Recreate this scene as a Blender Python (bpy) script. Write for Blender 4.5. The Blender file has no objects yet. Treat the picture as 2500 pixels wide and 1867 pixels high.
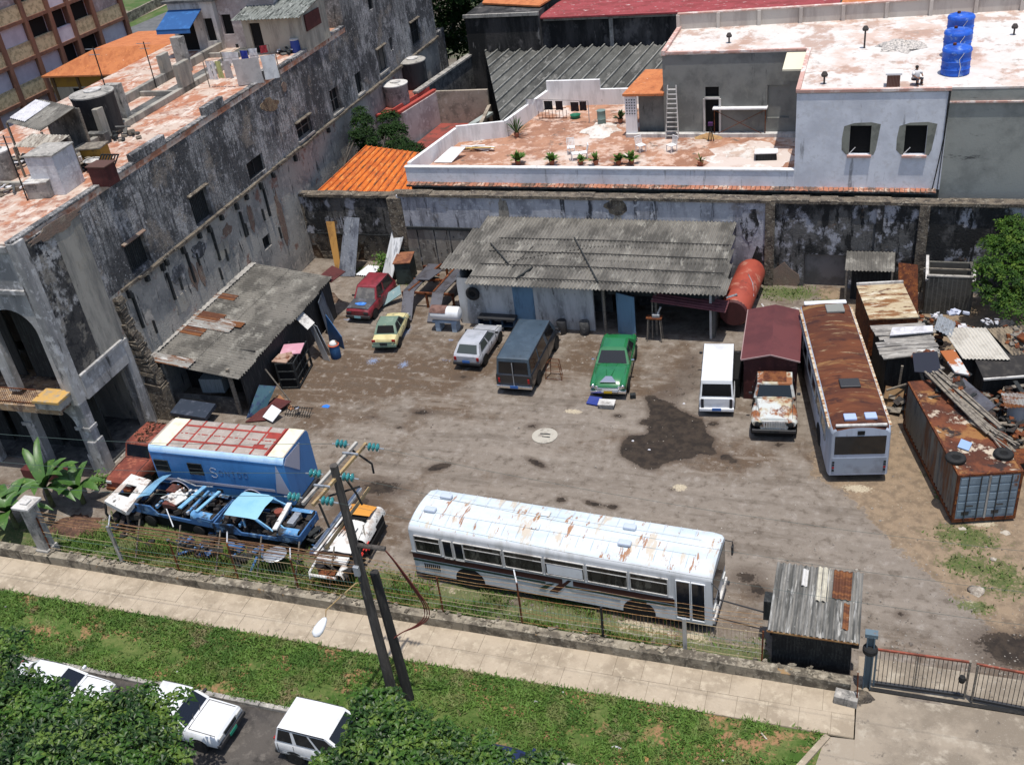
import bpy, bmesh, math, random
import numpy as np
from mathutils import Vector, Matrix
random.seed(7)
R=math.radians
SC=bpy.context.scene
COL=SC.collection
# ---------------- camera ----------------
H=28.5; FPX=2504.2
_pi,_ro,_ya=R(32.2897),R(-7.7053),R(-21.963)
_f=Vector((math.sin(_ya)*math.cos(_pi),math.cos(_ya)*math.cos(_pi),-math.sin(_pi)))
_r=Vector((math.cos(_ya),-math.sin(_ya),0)); _u=_r.cross(_f)
_R=_r*math.cos(_ro)+_u*math.sin(_ro); _U=_u*math.cos(_ro)-_r*math.sin(_ro)
cam=bpy.data.cameras.new('camera'); camo=bpy.data.objects.new('camera',cam); COL.objects.link(camo)
cam.lens=36*FPX/2500; cam.sensor_width=36; cam.clip_end=2000; cam.clip_start=.5
camo.matrix_world=Matrix(((_R.x,_U.x,-_f.x,0),(_R.y,_U.y,-_f.y,0),(_R.z,_U.z,-_f.z,H),(0,0,0,1)))
SC.camera=camo
# ---------------- light ----------------
SUN=Vector((.09,-.12,1)).normalized()
w=bpy.data.worlds.new("World"); SC.world=w; w.use_nodes=True
nt=w.node_tree; bg=nt.nodes['Background']; sky=nt.nodes.new('ShaderNodeTexSky'); sky.sky_type='NISHITA'; sky.sun_disc=False
sky.sun_elevation=math.asin(SUN.z); sky.sun_rotation=math.atan2(SUN.x,SUN.y); sky.air_density=1; sky.dust_density=1.5; sky.ozone_density=1
nt.links.new(sky.outputs[0],bg.inputs[0]); bg.inputs[1].default_value=.145
sl=bpy.data.lights.new('sun','SUN'); sl.energy=4.0; sl.angle=R(.53); sl.color=(1,.96,.9)
so=bpy.data.objects.new('sun',sl); COL.objects.link(so); so.rotation_euler=SUN.to_track_quat('Z','Y').to_euler(); so.location=(0,0,60)
SC.view_settings.view_transform='Standard'; SC.view_settings.look='None'; SC.view_settings.exposure=.12; SC.view_settings.gamma=1
SC.render.engine='CYCLES'
SC.cycles.max_bounces=5
# ---------------- helpers ----------------
def V(*a): return Vector(a)
def ray(px,py): return _R*((px-1250)/FPX)-_U*((py-933.5)/FPX)+_f
def g(px,py,z=0):
    d=ray(px,py); return d*((z-H)/d.z)+V(0,0,H)
def fy(px,py,y):
    d=ray(px,py); return d*(y/d.y)+V(0,0,H)
def fx(px,py,x):
    d=ray(px,py); return d*(x/d.x)+V(0,0,H)
def tag(o,label=None,cat=None,group=None,kind=None):
    if label: o['label']=label
    if cat: o['category']=cat
    if group: o['group']=group
    if kind: o['kind']=kind
    return o
def thing(name,label,cat,loc=(0,0,0),rz=0,group=None):
    o=bpy.data.objects.new(name,None); COL.objects.link(o); o.location=loc; o.rotation_euler=(0,0,rz); o.empty_display_size=.2
    return tag(o,label,cat,group)
def copytree(o,parent=None):
    c=o.copy(); COL.objects.link(c)
    if parent: c.parent=parent
    for ch in list(o.children): copytree(ch,c)
    return c
class MB:
    def __init__(s): s.v=[];s.f=[];s.m=[]
    def add(s,vs,fs,m=0):
        n=len(s.v); s.v+=[tuple(v) for v in vs]
        for f in fs: s.f.append(tuple(i+n for i in f)); s.m.append(m)
        return s
    def poly(s,pts,m=0): return s.add(pts,[tuple(range(len(pts)))],m)
    def hexa(s,b,t,m=0):  # bottom 4, top 4 (same order, ccw from above)
        return s.add(list(b)+list(t),[(3,2,1,0),(4,5,6,7),(0,1,5,4),(1,2,6,5),(2,3,7,6),(3,0,4,7)],m)
    def box(s,c,d,rz=0,m=0,rx=0,ry=0):
        x,y,z=d[0]/2,d[1]/2,d[2]/2
        M=Matrix.Rotation(rz,3,'Z')@Matrix.Rotation(ry,3,'Y')@Matrix.Rotation(rx,3,'X'); c=Vector(c)
        P=[M@Vector(p)+c for p in ((-x,-y,-z),(x,-y,-z),(x,y,-z),(-x,y,-z),(-x,-y,z),(x,-y,z),(x,y,z),(-x,y,z))]
        return s.hexa(P[:4],P[4:],m)
    def bx(s,x0,x1,y0,y1,z0,z1,m=0): return s.box(((x0+x1)/2,(y0+y1)/2,(z0+z1)/2),(abs(x1-x0),abs(y1-y0),abs(z1-z0)),0,m)
    def beam(s,a,b,w,h=None,m=0,up=(0,0,1)):
        a=Vector(a);b=Vector(b);h=h or w; d=(b-a).normalized(); up=Vector(up)
        if abs(d.dot(up))>.98: up=V(1,0,0)
        x=d.cross(up).normalized()*w/2; y=x.cross(d).normalized()*h/2
        return s.hexa([a-x-y,a+x-y,b+x-y,b-x-y],[a-x+y,a+x+y,b+x+y,b-x+y],m)
    def tube(s,pts,r,n=6,m=0,caps=True,r2=None):
        pts=[Vector(p) for p in pts]; rings=[]; k=len(pts)
        for i,p in enumerate(pts):
            d=(pts[min(i+1,k-1)]-pts[max(i-1,0)]).normalized()
            u=V(0,0,1) if abs(d.z)<.95 else V(1,0,0)
            x=d.cross(u).normalized(); y=x.cross(d)
            rr=r if r2 is None else r+(r2-r)*i/max(1,k-1)
            rings.append([p+(x*math.cos(2*math.pi*j/n)+y*math.sin(2*math.pi*j/n))*rr for j in range(n)])
        vs=[v for q in rings for v in q]; fs=[]
        for i in range(k-1):
            for j in range(n): fs.append((i*n+j,i*n+(j+1)%n,(i+1)*n+(j+1)%n,(i+1)*n+j))
        if caps: fs.append(tuple(range(n-1,-1,-1))); fs.append(tuple((k-1)*n+j for j in range(n)))
        return s.add(vs,fs,m)
    def lathe(s,prof,n=16,c=(0,0,0),m=0,axis='Z'):  # prof [(r,h)]
        c=Vector(c); vs=[];fs=[]
        for r,h in prof:
            for j in range(n):
                a=2*math.pi*j/n; p=(r*math.cos(a),r*math.sin(a),h)
                if axis=='X': p=(p[2],p[0],p[1])
                if axis=='Y': p=(p[1],p[2],p[0])
                vs.append(Vector(p)+c)
        for i in range(len(prof)-1):
            for j in range(n): fs.append((i*n+j,i*n+(j+1)%n,(i+1)*n+(j+1)%n,(i+1)*n+j))
        fs.append(tuple(range(n-1,-1,-1))); fs.append(tuple((len(prof)-1)*n+j for j in range(n)))
        return s.add(vs,fs,m)
    def prism(s,pts,z0,z1,m=0):
        n=len(pts); A=sum(pts[i][0]*pts[(i+1)%n][1]-pts[(i+1)%n][0]*pts[i][1] for i in range(n))
        if A<0: pts=pts[::-1]
        vs=[(p[0],p[1],z0) for p in pts]+[(p[0],p[1],z1) for p in pts]
        return s.add(vs,[tuple(range(n-1,-1,-1)),tuple(range(n,2*n))]+[(i,(i+1)%n,n+(i+1)%n,n+i) for i in range(n)],m)
    def ext(s,pts,d,m=0):  # planar polygon of 3d points extruded by vector d
        pts=[Vector(p) for p in pts]; d=Vector(d); n=len(pts)
        nrm=Vector((0,0,0))
        for i in range(n): nrm+=pts[i].cross(pts[(i+1)%n])
        if nrm.dot(d)<0: pts=pts[::-1]
        vs=pts+[p+d for p in pts]
        return s.add(vs,[tuple(range(n-1,-1,-1)),tuple(range(n,2*n))]+[(i,(i+1)%n,n+(i+1)%n,n+i) for i in range(n)],m)
    def corr(s,O,U,W,pitch=.18,amp=.028,m=0,th=.012,sag=0,n=6,jag=0):
        """corrugated sheet: O corner, U vector across the ribs, W vector along them"""
        O=Vector(O);U=Vector(U);W=Vector(W); L=U.length; k=max(2,int(L/pitch*n)); N=U.cross(W).normalized()
        if N.z<0:N=-N
        rows=2 if not sag else 6; vs=[]
        for t in range(2):
            for r in range(rows):
                q=r/(rows-1)
                for i in range(k+1):
                    a=i/k; e=jag*(math.sin(i*.9)+math.sin(i*2.3+1))*.5 if r in(0,rows-1) else 0
                    vs.append(O+U*a+W*(q+(e if r else -e))+N*(amp*math.sin(2*math.pi*a*L/pitch)-sag*4*q*(1-q)-t*th))
        fs=[];S=rows*(k+1)
        for r in range(rows-1):
            for i in range(k):
                a=r*(k+1)+i; fs.append((a,a+1,a+k+2,a+k+1)); fs.append((S+a+k+1,S+a+k+2,S+a+1,S+a))
        for i in range(k):
            fs.append((i,S+i,S+i+1,i+1)); b=(rows-1)*(k+1)+i; fs.append((b+1,S+b+1,S+b,b))
        return s.add(vs,fs,m)
    def holed(s,O,U,Vv,Wd,Ht,holes,depth,N,m=0,mr=None):
        """rectangular wall face with openings; N outward normal, reveals go inwards by depth"""
        O=Vector(O);U=Vector(U);Vv=Vector(Vv);N=Vector(N); mr=m if mr is None else mr
        us=sorted({0,Wd}|{h[0] for h in holes}|{h[2] for h in holes}); vs_=sorted({0,Ht}|{h[1] for h in holes}|{h[3] for h in holes})
        P=lambda u,v,d=0: O+U*u+Vv*v-N*d
        flip=U.cross(Vv).dot(N)<0
        def q(a,b,c,d,mm): s.poly([a,d,c,b] if flip else [a,b,c,d],mm)
        for i in range(len(us)-1):
            for j in range(len(vs_)-1):
                cu,cv=(us[i]+us[i+1])/2,(vs_[j]+vs_[j+1])/2
                if any(h[0]<cu<h[2] and h[1]<cv<h[3] for h in holes): continue
                q(P(us[i],vs_[j]),P(us[i+1],vs_[j]),P(us[i+1],vs_[j+1]),P(us[i],vs_[j+1]),m)
        for u0,v0,u1,v1 in [h[:4] for h in holes]:
            C=[(u0,v0),(u1,v0),(u1,v1),(u0,v1)]
            for k in range(4):
                a,b=C[k],C[(k+1)%4]; q(P(*a),P(*a,depth),P(*b,depth),P(*b),mr)
        return s
    def build(s,name,mats,parent=None,smooth=False,bevel=0,loc=None):
        me=bpy.data.meshes.new(name); me.from_pydata(s.v,[],s.f)
        if not isinstance(mats,(list,tuple)): mats=[mats]
        for x in mats: me.materials.append(x)
        if len(mats)>1: me.polygons.foreach_set('material_index',s.m)
        me.update()
        if smooth:
            me.polygons.foreach_set('use_smooth',[True]*len(me.polygons))
            if smooth is not True: me.set_sharp_from_angle(angle=R(smooth))
        o=bpy.data.objects.new(name,me); COL.objects.link(o)
        if parent: o.parent=parent
        if loc: o.location=loc
        if bevel:
            b=o.modifiers.new('bevel','BEVEL'); b.width=bevel; b.segments=2; b.limit_method='ANGLE'
        return o
# ---------------- materials ----------------
def M(name,base,rough=.85,metal=0,layers=(),bump=None,spec=.3,coat=0,alpha=1,trans=0,rnd=False,sub=0):
    """layers: (colour, scale, lo, hi, stretch, detail, strength, [kind])"""
    m=bpy.data.materials.new(name); m.use_nodes=True; n=m.node_tree; L=n.links; b=n.nodes['Principled BSDF']
    b.inputs['Roughness'].default_value=rough; b.inputs['Metallic'].default_value=metal; b.inputs['Specular IOR Level'].default_value=spec
    b.inputs['Coat Weight'].default_value=coat; b.inputs['Alpha'].default_value=alpha; b.inputs['Transmission Weight'].default_value=trans
    tc=n.nodes.new('ShaderNodeTexCoord'); src=tc.outputs['Object']
    oi=n.nodes.new('ShaderNodeObjectInfo'); va=n.nodes.new('ShaderNodeVectorMath'); va.operation='MULTIPLY_ADD'
    cb=n.nodes.new('ShaderNodeCombineXYZ')
    for i in range(3): L.new(oi.outputs['Random'],cb.inputs[i])
    L.new(cb.outputs[0],va.inputs[0]); va.inputs[1].default_value=(37,53,29); L.new(src,va.inputs[2]); src=va.outputs[0]
    cur=None
    for q in layers:
        c,sc,lo,hi=q[:4]; st=q[4] if len(q)>4 and q[4] else (1,1,1); dt=q[5] if len(q)>5 else 5; fa=q[6] if len(q)>6 else 1; kd=q[7] if len(q)>7 else 'n'
        mp=n.nodes.new('ShaderNodeMapping'); mp.inputs['Scale'].default_value=st; L.new(src,mp.inputs['Vector'])
        if kd=='v':
            t=n.nodes.new('ShaderNodeTexVoronoi'); t.inputs['Scale'].default_value=sc; out=t.outputs['Distance']
        elif kd=='b':
            t=n.nodes.new('ShaderNodeTexBrick'); t.inputs['Scale'].default_value=sc; t.inputs['Color1'].default_value=(0,0,0,1); t.inputs['Color2'].default_value=(.35,.35,.35,1); t.inputs['Mortar'].default_value=(1,1,1,1); t.inputs['Mortar Size'].default_value=dt; out=t.outputs['Color']
        else:
            t=n.nodes.new('ShaderNodeTexNoise'); t.inputs['Scale'].default_value=sc; t.inputs['Detail'].default_value=dt; t.inputs['Roughness'].default_value=.68; out=t.outputs['Fac']; sh=.025 if lo>.5 else 0; lo-=sh; hi-=sh
        L.new(mp.outputs[0],t.inputs['Vector'])
        mr=n.nodes.new('ShaderNodeMapRange'); mr.interpolation_type='SMOOTHSTEP'; mr.inputs[1].default_value=lo; mr.inputs[2].default_value=hi; mr.inputs[4].default_value=fa
        L.new(out,mr.inputs[0])
        mx=n.nodes.new('ShaderNodeMix'); mx.data_type='RGBA'; L.new(mr.outputs[0],mx.inputs[0])
        if cur: L.new(cur,mx.inputs[6])
        else: mx.inputs[6].default_value=(*base,1)
        mx.inputs[7].default_value=(*c,1); cur=mx.outputs[2]
    if rnd:
        hs=n.nodes.new('ShaderNodeHueSaturation'); mr=n.nodes.new('ShaderNodeMapRange'); L.new(oi.outputs['Random'],mr.inputs[0]); mr.inputs[3].default_value=.7; mr.inputs[4].default_value=1.3; L.new(mr.outputs[0],hs.inputs['Value'])
        if cur: L.new(cur,hs.inputs['Color'])
        else: hs.inputs['Color'].default_value=(*base,1)
        cur=hs.outputs[0]
    if cur: L.new(cur,b.inputs['Base Color'])
    else: b.inputs['Base Color'].default_value=(*base,1)
    if bump:
        t=n.nodes.new('ShaderNodeTexNoise'); t.inputs['Scale'].default_value=bump[0]; t.inputs['Detail'].default_value=6; t.inputs['Roughness'].default_value=.65; L.new(src,t.inputs['Vector'])
        bp=n.nodes.new('ShaderNodeBump'); bp.inputs['Strength'].default_value=bump[1]; bp.inputs['Distance'].default_value=bump[2] if len(bump)>2 else .03
        L.new(t.outputs['Fac'],bp.inputs['Height']); L.new(bp.outputs[0],b.inputs['Normal'])
    m.diffuse_color=(*base,1)
    return m
ST=(.35,.35,1)      # horizontally stretched? (low scale = stretched along that axis)
VS=(1,1,.22)        # vertical streaks
BLK=(.018,.019,.02); RUST=(.16,.05,.017); RUSTD=(.075,.022,.011); RUSTO=(.34,.13,.03)
mGlass=M('dark_glass',(.012,.014,.016),.08,spec=.6)
mGlassB=M('blue_dark_glass',(.009,.011,.017),.12,spec=.6)
mBlack=M('black_rubber',(.014,.014,.014),.75,layers=[((.04,.037,.033),9,.5,.7,None,4,.6)])
mVoid=M('dark_interior',(.008,.008,.008),.95)
mChrome=M('chrome',(.75,.75,.76),.12,1)
mGalv=M('galvanised_steel',(.42,.44,.46),.45,.6,[((.2,.19,.18),4,.5,.7,VS)])
mConc=M('weathered_concrete',(.33,.31,.28),.9,0,[((.13,.125,.115),1.6,.45,.68),((.48,.45,.4),5,.55,.72),((.05,.05,.05),3,.6,.75,VS)],(14,.4))
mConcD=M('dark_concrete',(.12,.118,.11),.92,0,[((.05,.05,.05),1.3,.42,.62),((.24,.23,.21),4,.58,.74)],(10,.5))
mWood=M('grey_timber',(.22,.19,.15),.85,0,[((.1,.085,.07),3,.4,.65,(1,1,8)),((.33,.29,.24),8,.55,.75)],(20,.4))
mRust=M('rust',RUST,.85,.1,[(RUSTD,3,.4,.6),(RUSTO,7,.58,.72)],(25,.3))
mRed=M('maroon_paint',(.09,.022,.02),.7,0,[((.06,.016,.015),1.5,.4,.65,VS),((.13,.04,.035),6,.6,.75)])
mAsb=M('asbestos_cement',(.185,.172,.15),.92,0,[((.09,.084,.074),.7,.42,.6,(1,.6,1),9),((.29,.275,.24),1.6,.55,.72,(1,.5,1)),((.045,.045,.042),6,.6,.74),((.38,.37,.34),9,.68,.78)],(30,.25))
# ================= ground =================
def stru(o): o['kind']='structure'; return o
def stuff(o,label,cat): return tag(o,label,cat,None,'stuff')
mSoil=M('far_soil',(.12,.1,.075),.95,0,[((.05,.07,.025),.15,.45,.6),((.17,.15,.12),.6,.5,.7)])
o=MB().poly([(-400,-60,-.6),(200,-60,-.6),(200,700,-.6),(-400,700,-.6)]).build('ground',mSoil); stru(o)
def sdf(P,poly):
    P=np.asarray(P); d=np.full(len(P),1e9); ins=np.zeros(len(P),bool); n=len(poly)
    for i in range(n):
        a=np.array(poly[i]);b=np.array(poly[(i+1)%n]); e=b-a; t=np.clip(((P-a)@e)/(e@e+1e-9),0,1); q=a+t[:,None]*e-P
        d=np.minimum(d,np.hypot(q[:,0],q[:,1]))
        c=((a[1]>P[:,1])!=(b[1]>P[:,1])); xi=a[0]+(P[:,1]-a[1])*(b[0]-a[0])/((b[1]-a[1]) or 1e-9); ins^=c&(P[:,0]<xi)
    return np.where(ins,d,-d)
def pg(pts,z=0): return [tuple(g(*p,z)[:2]) for p in pts]
def blob(P,px,py,rx,ry,a=0,k=1):
    c=g(px,py); dx=P[:,0]-c.x; dy=P[:,1]-c.y; ca,sa=math.cos(a),math.sin(a)
    return k*np.clip(1-np.hypot((dx*ca+dy*sa)/rx,(-dx*sa+dy*ca)/ry),0,1)
def sm(x,a,b): t=np.clip((x-a)/(b-a),0,1); return t*t*(3-2*t)
x0,x1,y0,y1,st=-48,18,25,57,.17
nx=int((x1-x0)/st)+1; ny=int((y1-y0)/st)+1
gx,gy=np.meshgrid(np.linspace(x0,x1,nx),np.linspace(y0,y1,ny)); P=np.stack([gx.ravel(),gy.ravel()],1)
Z=lambda pts,ox,oy,s=3.16: [(ox+a/s,oy+b/s) for a,b in pts]
pud=pg(Z([(1190,30),(1240,20),(1330,60),(1450,130),(1620,210),(1650,300),(1710,350),(1700,420),(1730,460),(1680,470),(1600,460),(1520,500),(1420,510),(1320,540),(1250,590),(1160,570),(1080,520),(1000,470),(1000,420),(1060,330),(1210,320),(1220,240),(1150,230),(1160,205),(1230,200),(1220,100)],1200,960))
trail=pg(Z([(1500,1150),(1600,1140),(1610,1300),(1600,1420),(1470,1500),(1440,1580),(1300,1560),(1270,1420),(1420,1330),(1450,1220)],1200,500))
wet=np.clip(.5+sdf(P,pud)*.9,0,1)
wet=np.maximum(wet,np.clip(.3+sdf(P,trail)*.4,0,.4))
for px,py,rx,ry,a,k in [(1030,1007,1.1,.5,0,.62),(910,1018,.7,.35,0,.5),(1070,1140,1.0,.45,.6,.75),(1310,1130,1.1,.35,-.5,.7),(1450,1230,.9,.3,-.25,.7),(1495,1237,.5,.35,0,.7),(1370,1220,.45,.4,0,.66),(1770,1115,.6,.45,0,.7),(1790,1125,.45,.35,0,.66),(1510,1015,.6,.4,0,.6),(975,1043,.5,.3,0,.6),(1740,1035,.7,.5,0,.6),(1825,1410,1.3,1.1,0,.55),(1850,1440,.9,.9,0,.6),(1245,1165,1.2,.8,0,.4),(930,1190,2.2,1.2,0,.62),(870,1235,1.8,1.4,0,.62),(1130,920,1.2,.7,0,.5),(1180,830,1.4,.8,.4,.45),(1620,820,2,.7,0,.3),(1400,980,1,.7,0,.3),(2200,1500,.5,.4,0,.55),(1010,1350,1,.6,0,.5),(1900,1085,.9,.6,0,.55),(1390,990,.6,.3,0,.5),(2480,1585,2.4,1.5,0,.7),(1080,800,1,1.2,0,.4),(1330,1060,.5,.4,0,.4),(1640,1195,.4,.3,0,.5),(1300,1040,.7,.5,.3,.55)]:
    wet=np.maximum(wet,.62*0+blob(P,px,py,rx*1.35,ry*1.35,a,k))
# light asphalt and brown dirt
dirt=np.full(len(P),.42)
for px,py,rx,ry,k in [(1000,900,9,4.5,.5),(780,950,5,4,.45),(1500,900,6,3,.3),(850,1260,4,4,.4),(1750,1120,5,2.6,.3),(1300,880,6,3,.2),(2060,1240,3,3,.25),(1750,1180,6,1.2,.25)]: dirt+=blob(P,px,py,rx,ry,0,k)
for px,py,rx,ry,k in [(1800,1250,8,4,-.5),(2000,1330,6,4,-.45),(1500,1200,7,2.5,-.35),(1250,1110,6,3,-.3),(1950,1020,2.5,2,-.3),(1300,960,6,2,-.2),(2250,1450,4,3,-.3)]: dirt+=blob(P,px,py,rx,ry,0,k)
edge=pg([(1985,1165),(2050,1195),(2110,1250),(2180,1330),(2300,1430),(2390,1500),(2440,1580),(2500,1650),(3900,1700),(3600,900),(2000,700),(1990,900)])
sand=np.clip(.5+sdf(P,edge)*.7,0,1)
grass=np.clip(.5+(27.15+.25*np.sin(P[:,0]*1.7)-P[:,1])*.5,0,1)*sm(-P[:,0],6.2,8.5)
grass=np.maximum(grass,np.clip(.5+(26.3-P[:,1])*.5,0,1)*sm(-P[:,0],1.5,2.5))
grass=np.maximum(grass,np.clip(.5+sdf(P,pg([(110,1330),(420,1200),(330,1140),(430,1100),(440,1180),(700,1270),(760,1330),(700,1440),(130,1360)]))*.6,0,1))
for px,py,rx,ry in [(1920,715,3.2,1.6),(2010,740,1.5,1),(750,610,1.8,1.2),(900,660,2,1.4),(1000,690,1.5,.8),(2360,1310,2.2,1.3),(2290,1150,.9,2.0),(2360,1380,1.7,1.2),(2450,1410,1.5,1.8),(2380,1480,1.2,.6),(2300,1200,.5,1.2)]: grass=np.maximum(grass,blob(P,px,py,rx,ry,0,.95))
stone=np.zeros(len(P))
for px,py,rx,ry in [(1340,1500,2.4,.6),(1560,1535,2.3,.6),(1700,1560,.8,.6),(1120,1450,1.6,.6),(1770,1600,1.2,.5)]: stone=np.maximum(stone,blob(P,px,py,rx,ry,0,1.2))
for px,py,rx,ry in [(2095,1192,.9,.4),(2390,1275,1,.4),(2370,1475,.6,.3),(1855,1020,.3,.3),(1660,1190,.5,.4),(1400,1005,.7,.3)]: stone=np.maximum(stone,blob(P,px,py,rx,ry,0,1.2))
blue=np.zeros(len(P))
for px,py,rx,ry in [(1090,880,1.1,.2),(990,810,.5,1.6),(985,890,.6,.9),(1100,830,.4,.3),(850,780,.8,.3),(910,880,.8,.8)]: blue=np.maximum(blue,blob(P,px,py,rx,ry,0,.9))
me=bpy.data.meshes.new('yard')
idx=np.arange(nx*ny).reshape(ny,nx); F=np.stack([idx[:-1,:-1],idx[:-1,1:],idx[1:,1:],idx[1:,:-1]],-1).reshape(-1,4)
zz=.018*np.sin(P[:,0]*.9+np.sin(P[:,1]*.7))*np.sin(P[:,1]*.8+1); 
me.from_pydata(np.stack([P[:,0],P[:,1],zz],1).tolist(),[],F.tolist())
for nm,a,b,c in (('paint',wet,dirt,sand),('paint_two',grass,stone,blue)):
    at=me.color_attributes.new(nm,'FLOAT_COLOR','POINT'); at.data.foreach_set('color',np.stack([a,np.clip(b,0,1),c,np.ones(len(P))],1).astype(np.float32).ravel())
def yard_mat():
    m=bpy.data.materials.new('yard_surface'); m.use_nodes=True; n=m.node_tree; L=n.links; b=n.nodes['Principled BSDF']; b.inputs['Specular IOR Level'].default_value=.25
    tc=n.nodes.new('ShaderNodeTexCoord')
    def noise(s,d=6,r=.62):
        t=n.nodes.new('ShaderNodeTexNoise'); t.inputs['Scale'].default_value=s; t.inputs['Detail'].default_value=d; t.inputs['Roughness'].default_value=r; L.new(tc.outputs['Object'],t.inputs['Vector']); return t.outputs['Fac']
    def attr(nm):
        a=n.nodes.new('ShaderNodeAttribute'); a.attribute_name=nm; s=n.nodes.new('ShaderNodeSeparateColor'); L.new(a.outputs['Color'],s.inputs[0]); return s.outputs
    def ma(op,a,b):
        q=n.nodes.new('ShaderNodeMath'); q.operation=op
        for i,x in enumerate((a,b)):
            if hasattr(x,'links'): L.new(x,q.inputs[i])
            else: q.inputs[i].default_value=x
        return q.outputs[0]
    def ss(x,a,b,k=1):
        q=n.nodes.new('ShaderNodeMapRange'); q.interpolation_type='SMOOTHSTEP'; L.new(x,q.inputs[0]); q.inputs[1].default_value=a; q.inputs[2].default_value=b; q.inputs[4].default_value=k; return q.outputs[0]
    def mix(f,a,c):
        q=n.nodes.new('ShaderNodeMix'); q.data_type='RGBA'; L.new(f,q.inputs[0])
        for i,x in ((6,a),(7,c)):
            if isinstance(x,tuple): q.inputs[i].default_value=(*x,1)
            else: L.new(x,q.inputs[i])
        return q.outputs[2]
    a1=attr('paint'); a2=attr('paint_two'); n1=noise(.42,8,.68); n2=noise(2.3); n3=noise(9,4); n4=noise(40,3); mp=n.nodes.new('ShaderNodeMapping'); mp.inputs['Scale'].default_value=(.22,1.5,1); mp.inputs['Rotation'].default_value=(0,0,.18); L.new(tc.outputs['Object'],mp.inputs['Vector']); n7t=n.nodes.new('ShaderNodeTexNoise'); n7t.inputs['Scale'].default_value=.9; n7t.inputs['Detail'].default_value=8; n7t.inputs['Roughness'].default_value=.65; L.new(mp.outputs[0],n7t.inputs['Vector']); n7=n7t.outputs['Fac']
    c=mix(ss(ma('ADD',a1[1],ma('MULTIPLY',ma('SUBTRACT',n1,.5),1.5)),.34,.72),(.205,.172,.14),(.105,.071,.046))
    c=mix(ss(n2,.52,.7,.7),c,(.3,.265,.23)); c=mix(ss(n2,.49,.32,.62),c,(.08,.061,.046)); c=mix(ss(n7,.53,.63,.4),c,(.085,.066,.05)); c=mix(ss(n7,.46,.36,.5),c,(.26,.22,.18))
    c=mix(ss(n3,.6,.74,.7),c,(.27,.24,.2)); c=mix(ss(n3,.37,.26,.55),c,(.07,.058,.048))
    c=mix(ss(n4,.6,.75,.4),c,(.3,.27,.24)); c=mix(ss(n4,.42,.3,.45),c,(.06,.05,.045))
    s=mix(ss(n2,.4,.65),(.26,.19,.125),(.17,.125,.085)); s=mix(ss(n3,.58,.72,.8),s,(.36,.3,.22)); s=mix(ss(n4,.55,.7,.5),s,(.1,.08,.05))
    c=mix(ss(ma('ADD',a1[2],ma('ADD',ma('MULTIPLY',ma('SUBTRACT',n2,.5),1.3),ma('MULTIPLY',ma('SUBTRACT',n3,.5),.9))),.42,.6),c,s)
    c=mix(ss(ma('ADD',a2[2],ma('MULTIPLY',ma('SUBTRACT',n3,.5),1.6)),.45,.85,.75),c,(.2,.27,.42))
    e=ma('ADD',ma('MULTIPLY',ma('SUBTRACT',n2,.5),.42),ma('MULTIPLY',ma('SUBTRACT',n3,.5),.22))
    w=ss(ma('ADD',a1[0],e),.42,.48)
    c=mix(ss(ma('ADD',a1[0],e),.2,.42,.6),c,(.075,.054,.04)); c=mix(w,c,mix(ss(n2,.4,.6),(.021,.015,.011),(.042,.03,.021)))
    c=mix(ss(ma('ADD',a2[1],ma('MULTIPLY',ma('SUBTRACT',n3,.5),1.5)),.35,.6),c,mix(ss(n4,.4,.65),(.5,.43,.31),(.26,.21,.15)))
    gr=mix(ss(n3,.4,.65),(.05,.085,.02),(.12,.125,.045)); gr=mix(ss(n4,.5,.7,.5),gr,(.03,.05,.012)); gr=mix(ss(n2,.58,.7,.8),gr,(.17,.13,.08))
    c=mix(ss(ma('ADD',a2[0],ma('ADD',ma('MULTIPLY',ma('SUBTRACT',n3,.5),1.5),ma('MULTIPLY',ma('SUBTRACT',n2,.5),1.6))),.34,.66,.9),c,gr)
    L.new(c,b.inputs['Base Color'])
    r=n.nodes.new('ShaderNodeMapRange'); L.new(w,r.inputs[0]); r.inputs[3].default_value=.93; r.inputs[4].default_value=.72; L.new(r.outputs[0],b.inputs['Roughness'])
    bp=n.nodes.new('ShaderNodeBump'); bp.inputs['Strength'].default_value=.5; bp.inputs['Distance'].default_value=.03; L.new(ma('ADD',n3,n4),bp.inputs['Height']); L.new(bp.outputs[0],b.inputs['Normal'])
    return m
me.materials.append(yard_mat()); me.polygons.foreach_set('use_smooth',[True]*len(me.polygons)); yard=bpy.data.objects.new('yard',me); COL.objects.link(yard); stru(yard)
# street side
mSide=M('pavement_concrete',(.4,.33,.245),.9,0,[((.29,.235,.17),.7,.4,.65),((.44,.37,.275),3,.52,.7),((.2,.165,.125),1.3,.62,.76,None,5,.75),((.23,.2,.16),18,.6,.75,None,3,.6)],(30,.25))
mRoad=M('street_asphalt',(.085,.075,.066),.9,0,[((.045,.04,.037),.55,.42,.64),((.13,.115,.1),2.4,.55,.72),((.03,.027,.025),1.1,.6,.74),((.15,.135,.12),22,.58,.75,None,3,.5)],(35,.35))
mDrive=M('driveway_concrete',(.3,.25,.19),.9,0,[((.2,.165,.125),.4,.42,.62,None,9),((.38,.33,.26),1.2,.54,.72),((.08,.068,.058),2.6,.62,.76),((.33,.29,.24),20,.6,.75,None,3,.6)],(30,.3))
mGrassG=M('verge_soil',(.09,.125,.03),.95,0,[((.042,.09,.012),.7,.42,.6,None,8),((.13,.15,.045),1.2,.52,.66,None,8,.8),((.3,.16,.085),.8,.545,.62,None,9,.9),((.035,.07,.01),9,.52,.68,None,4,.7)],(40,.5))
o=MB().bx(-60,30,-8,20,-.5,-.11).build('road',mRoad); stru(o)
mb=MB()
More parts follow.
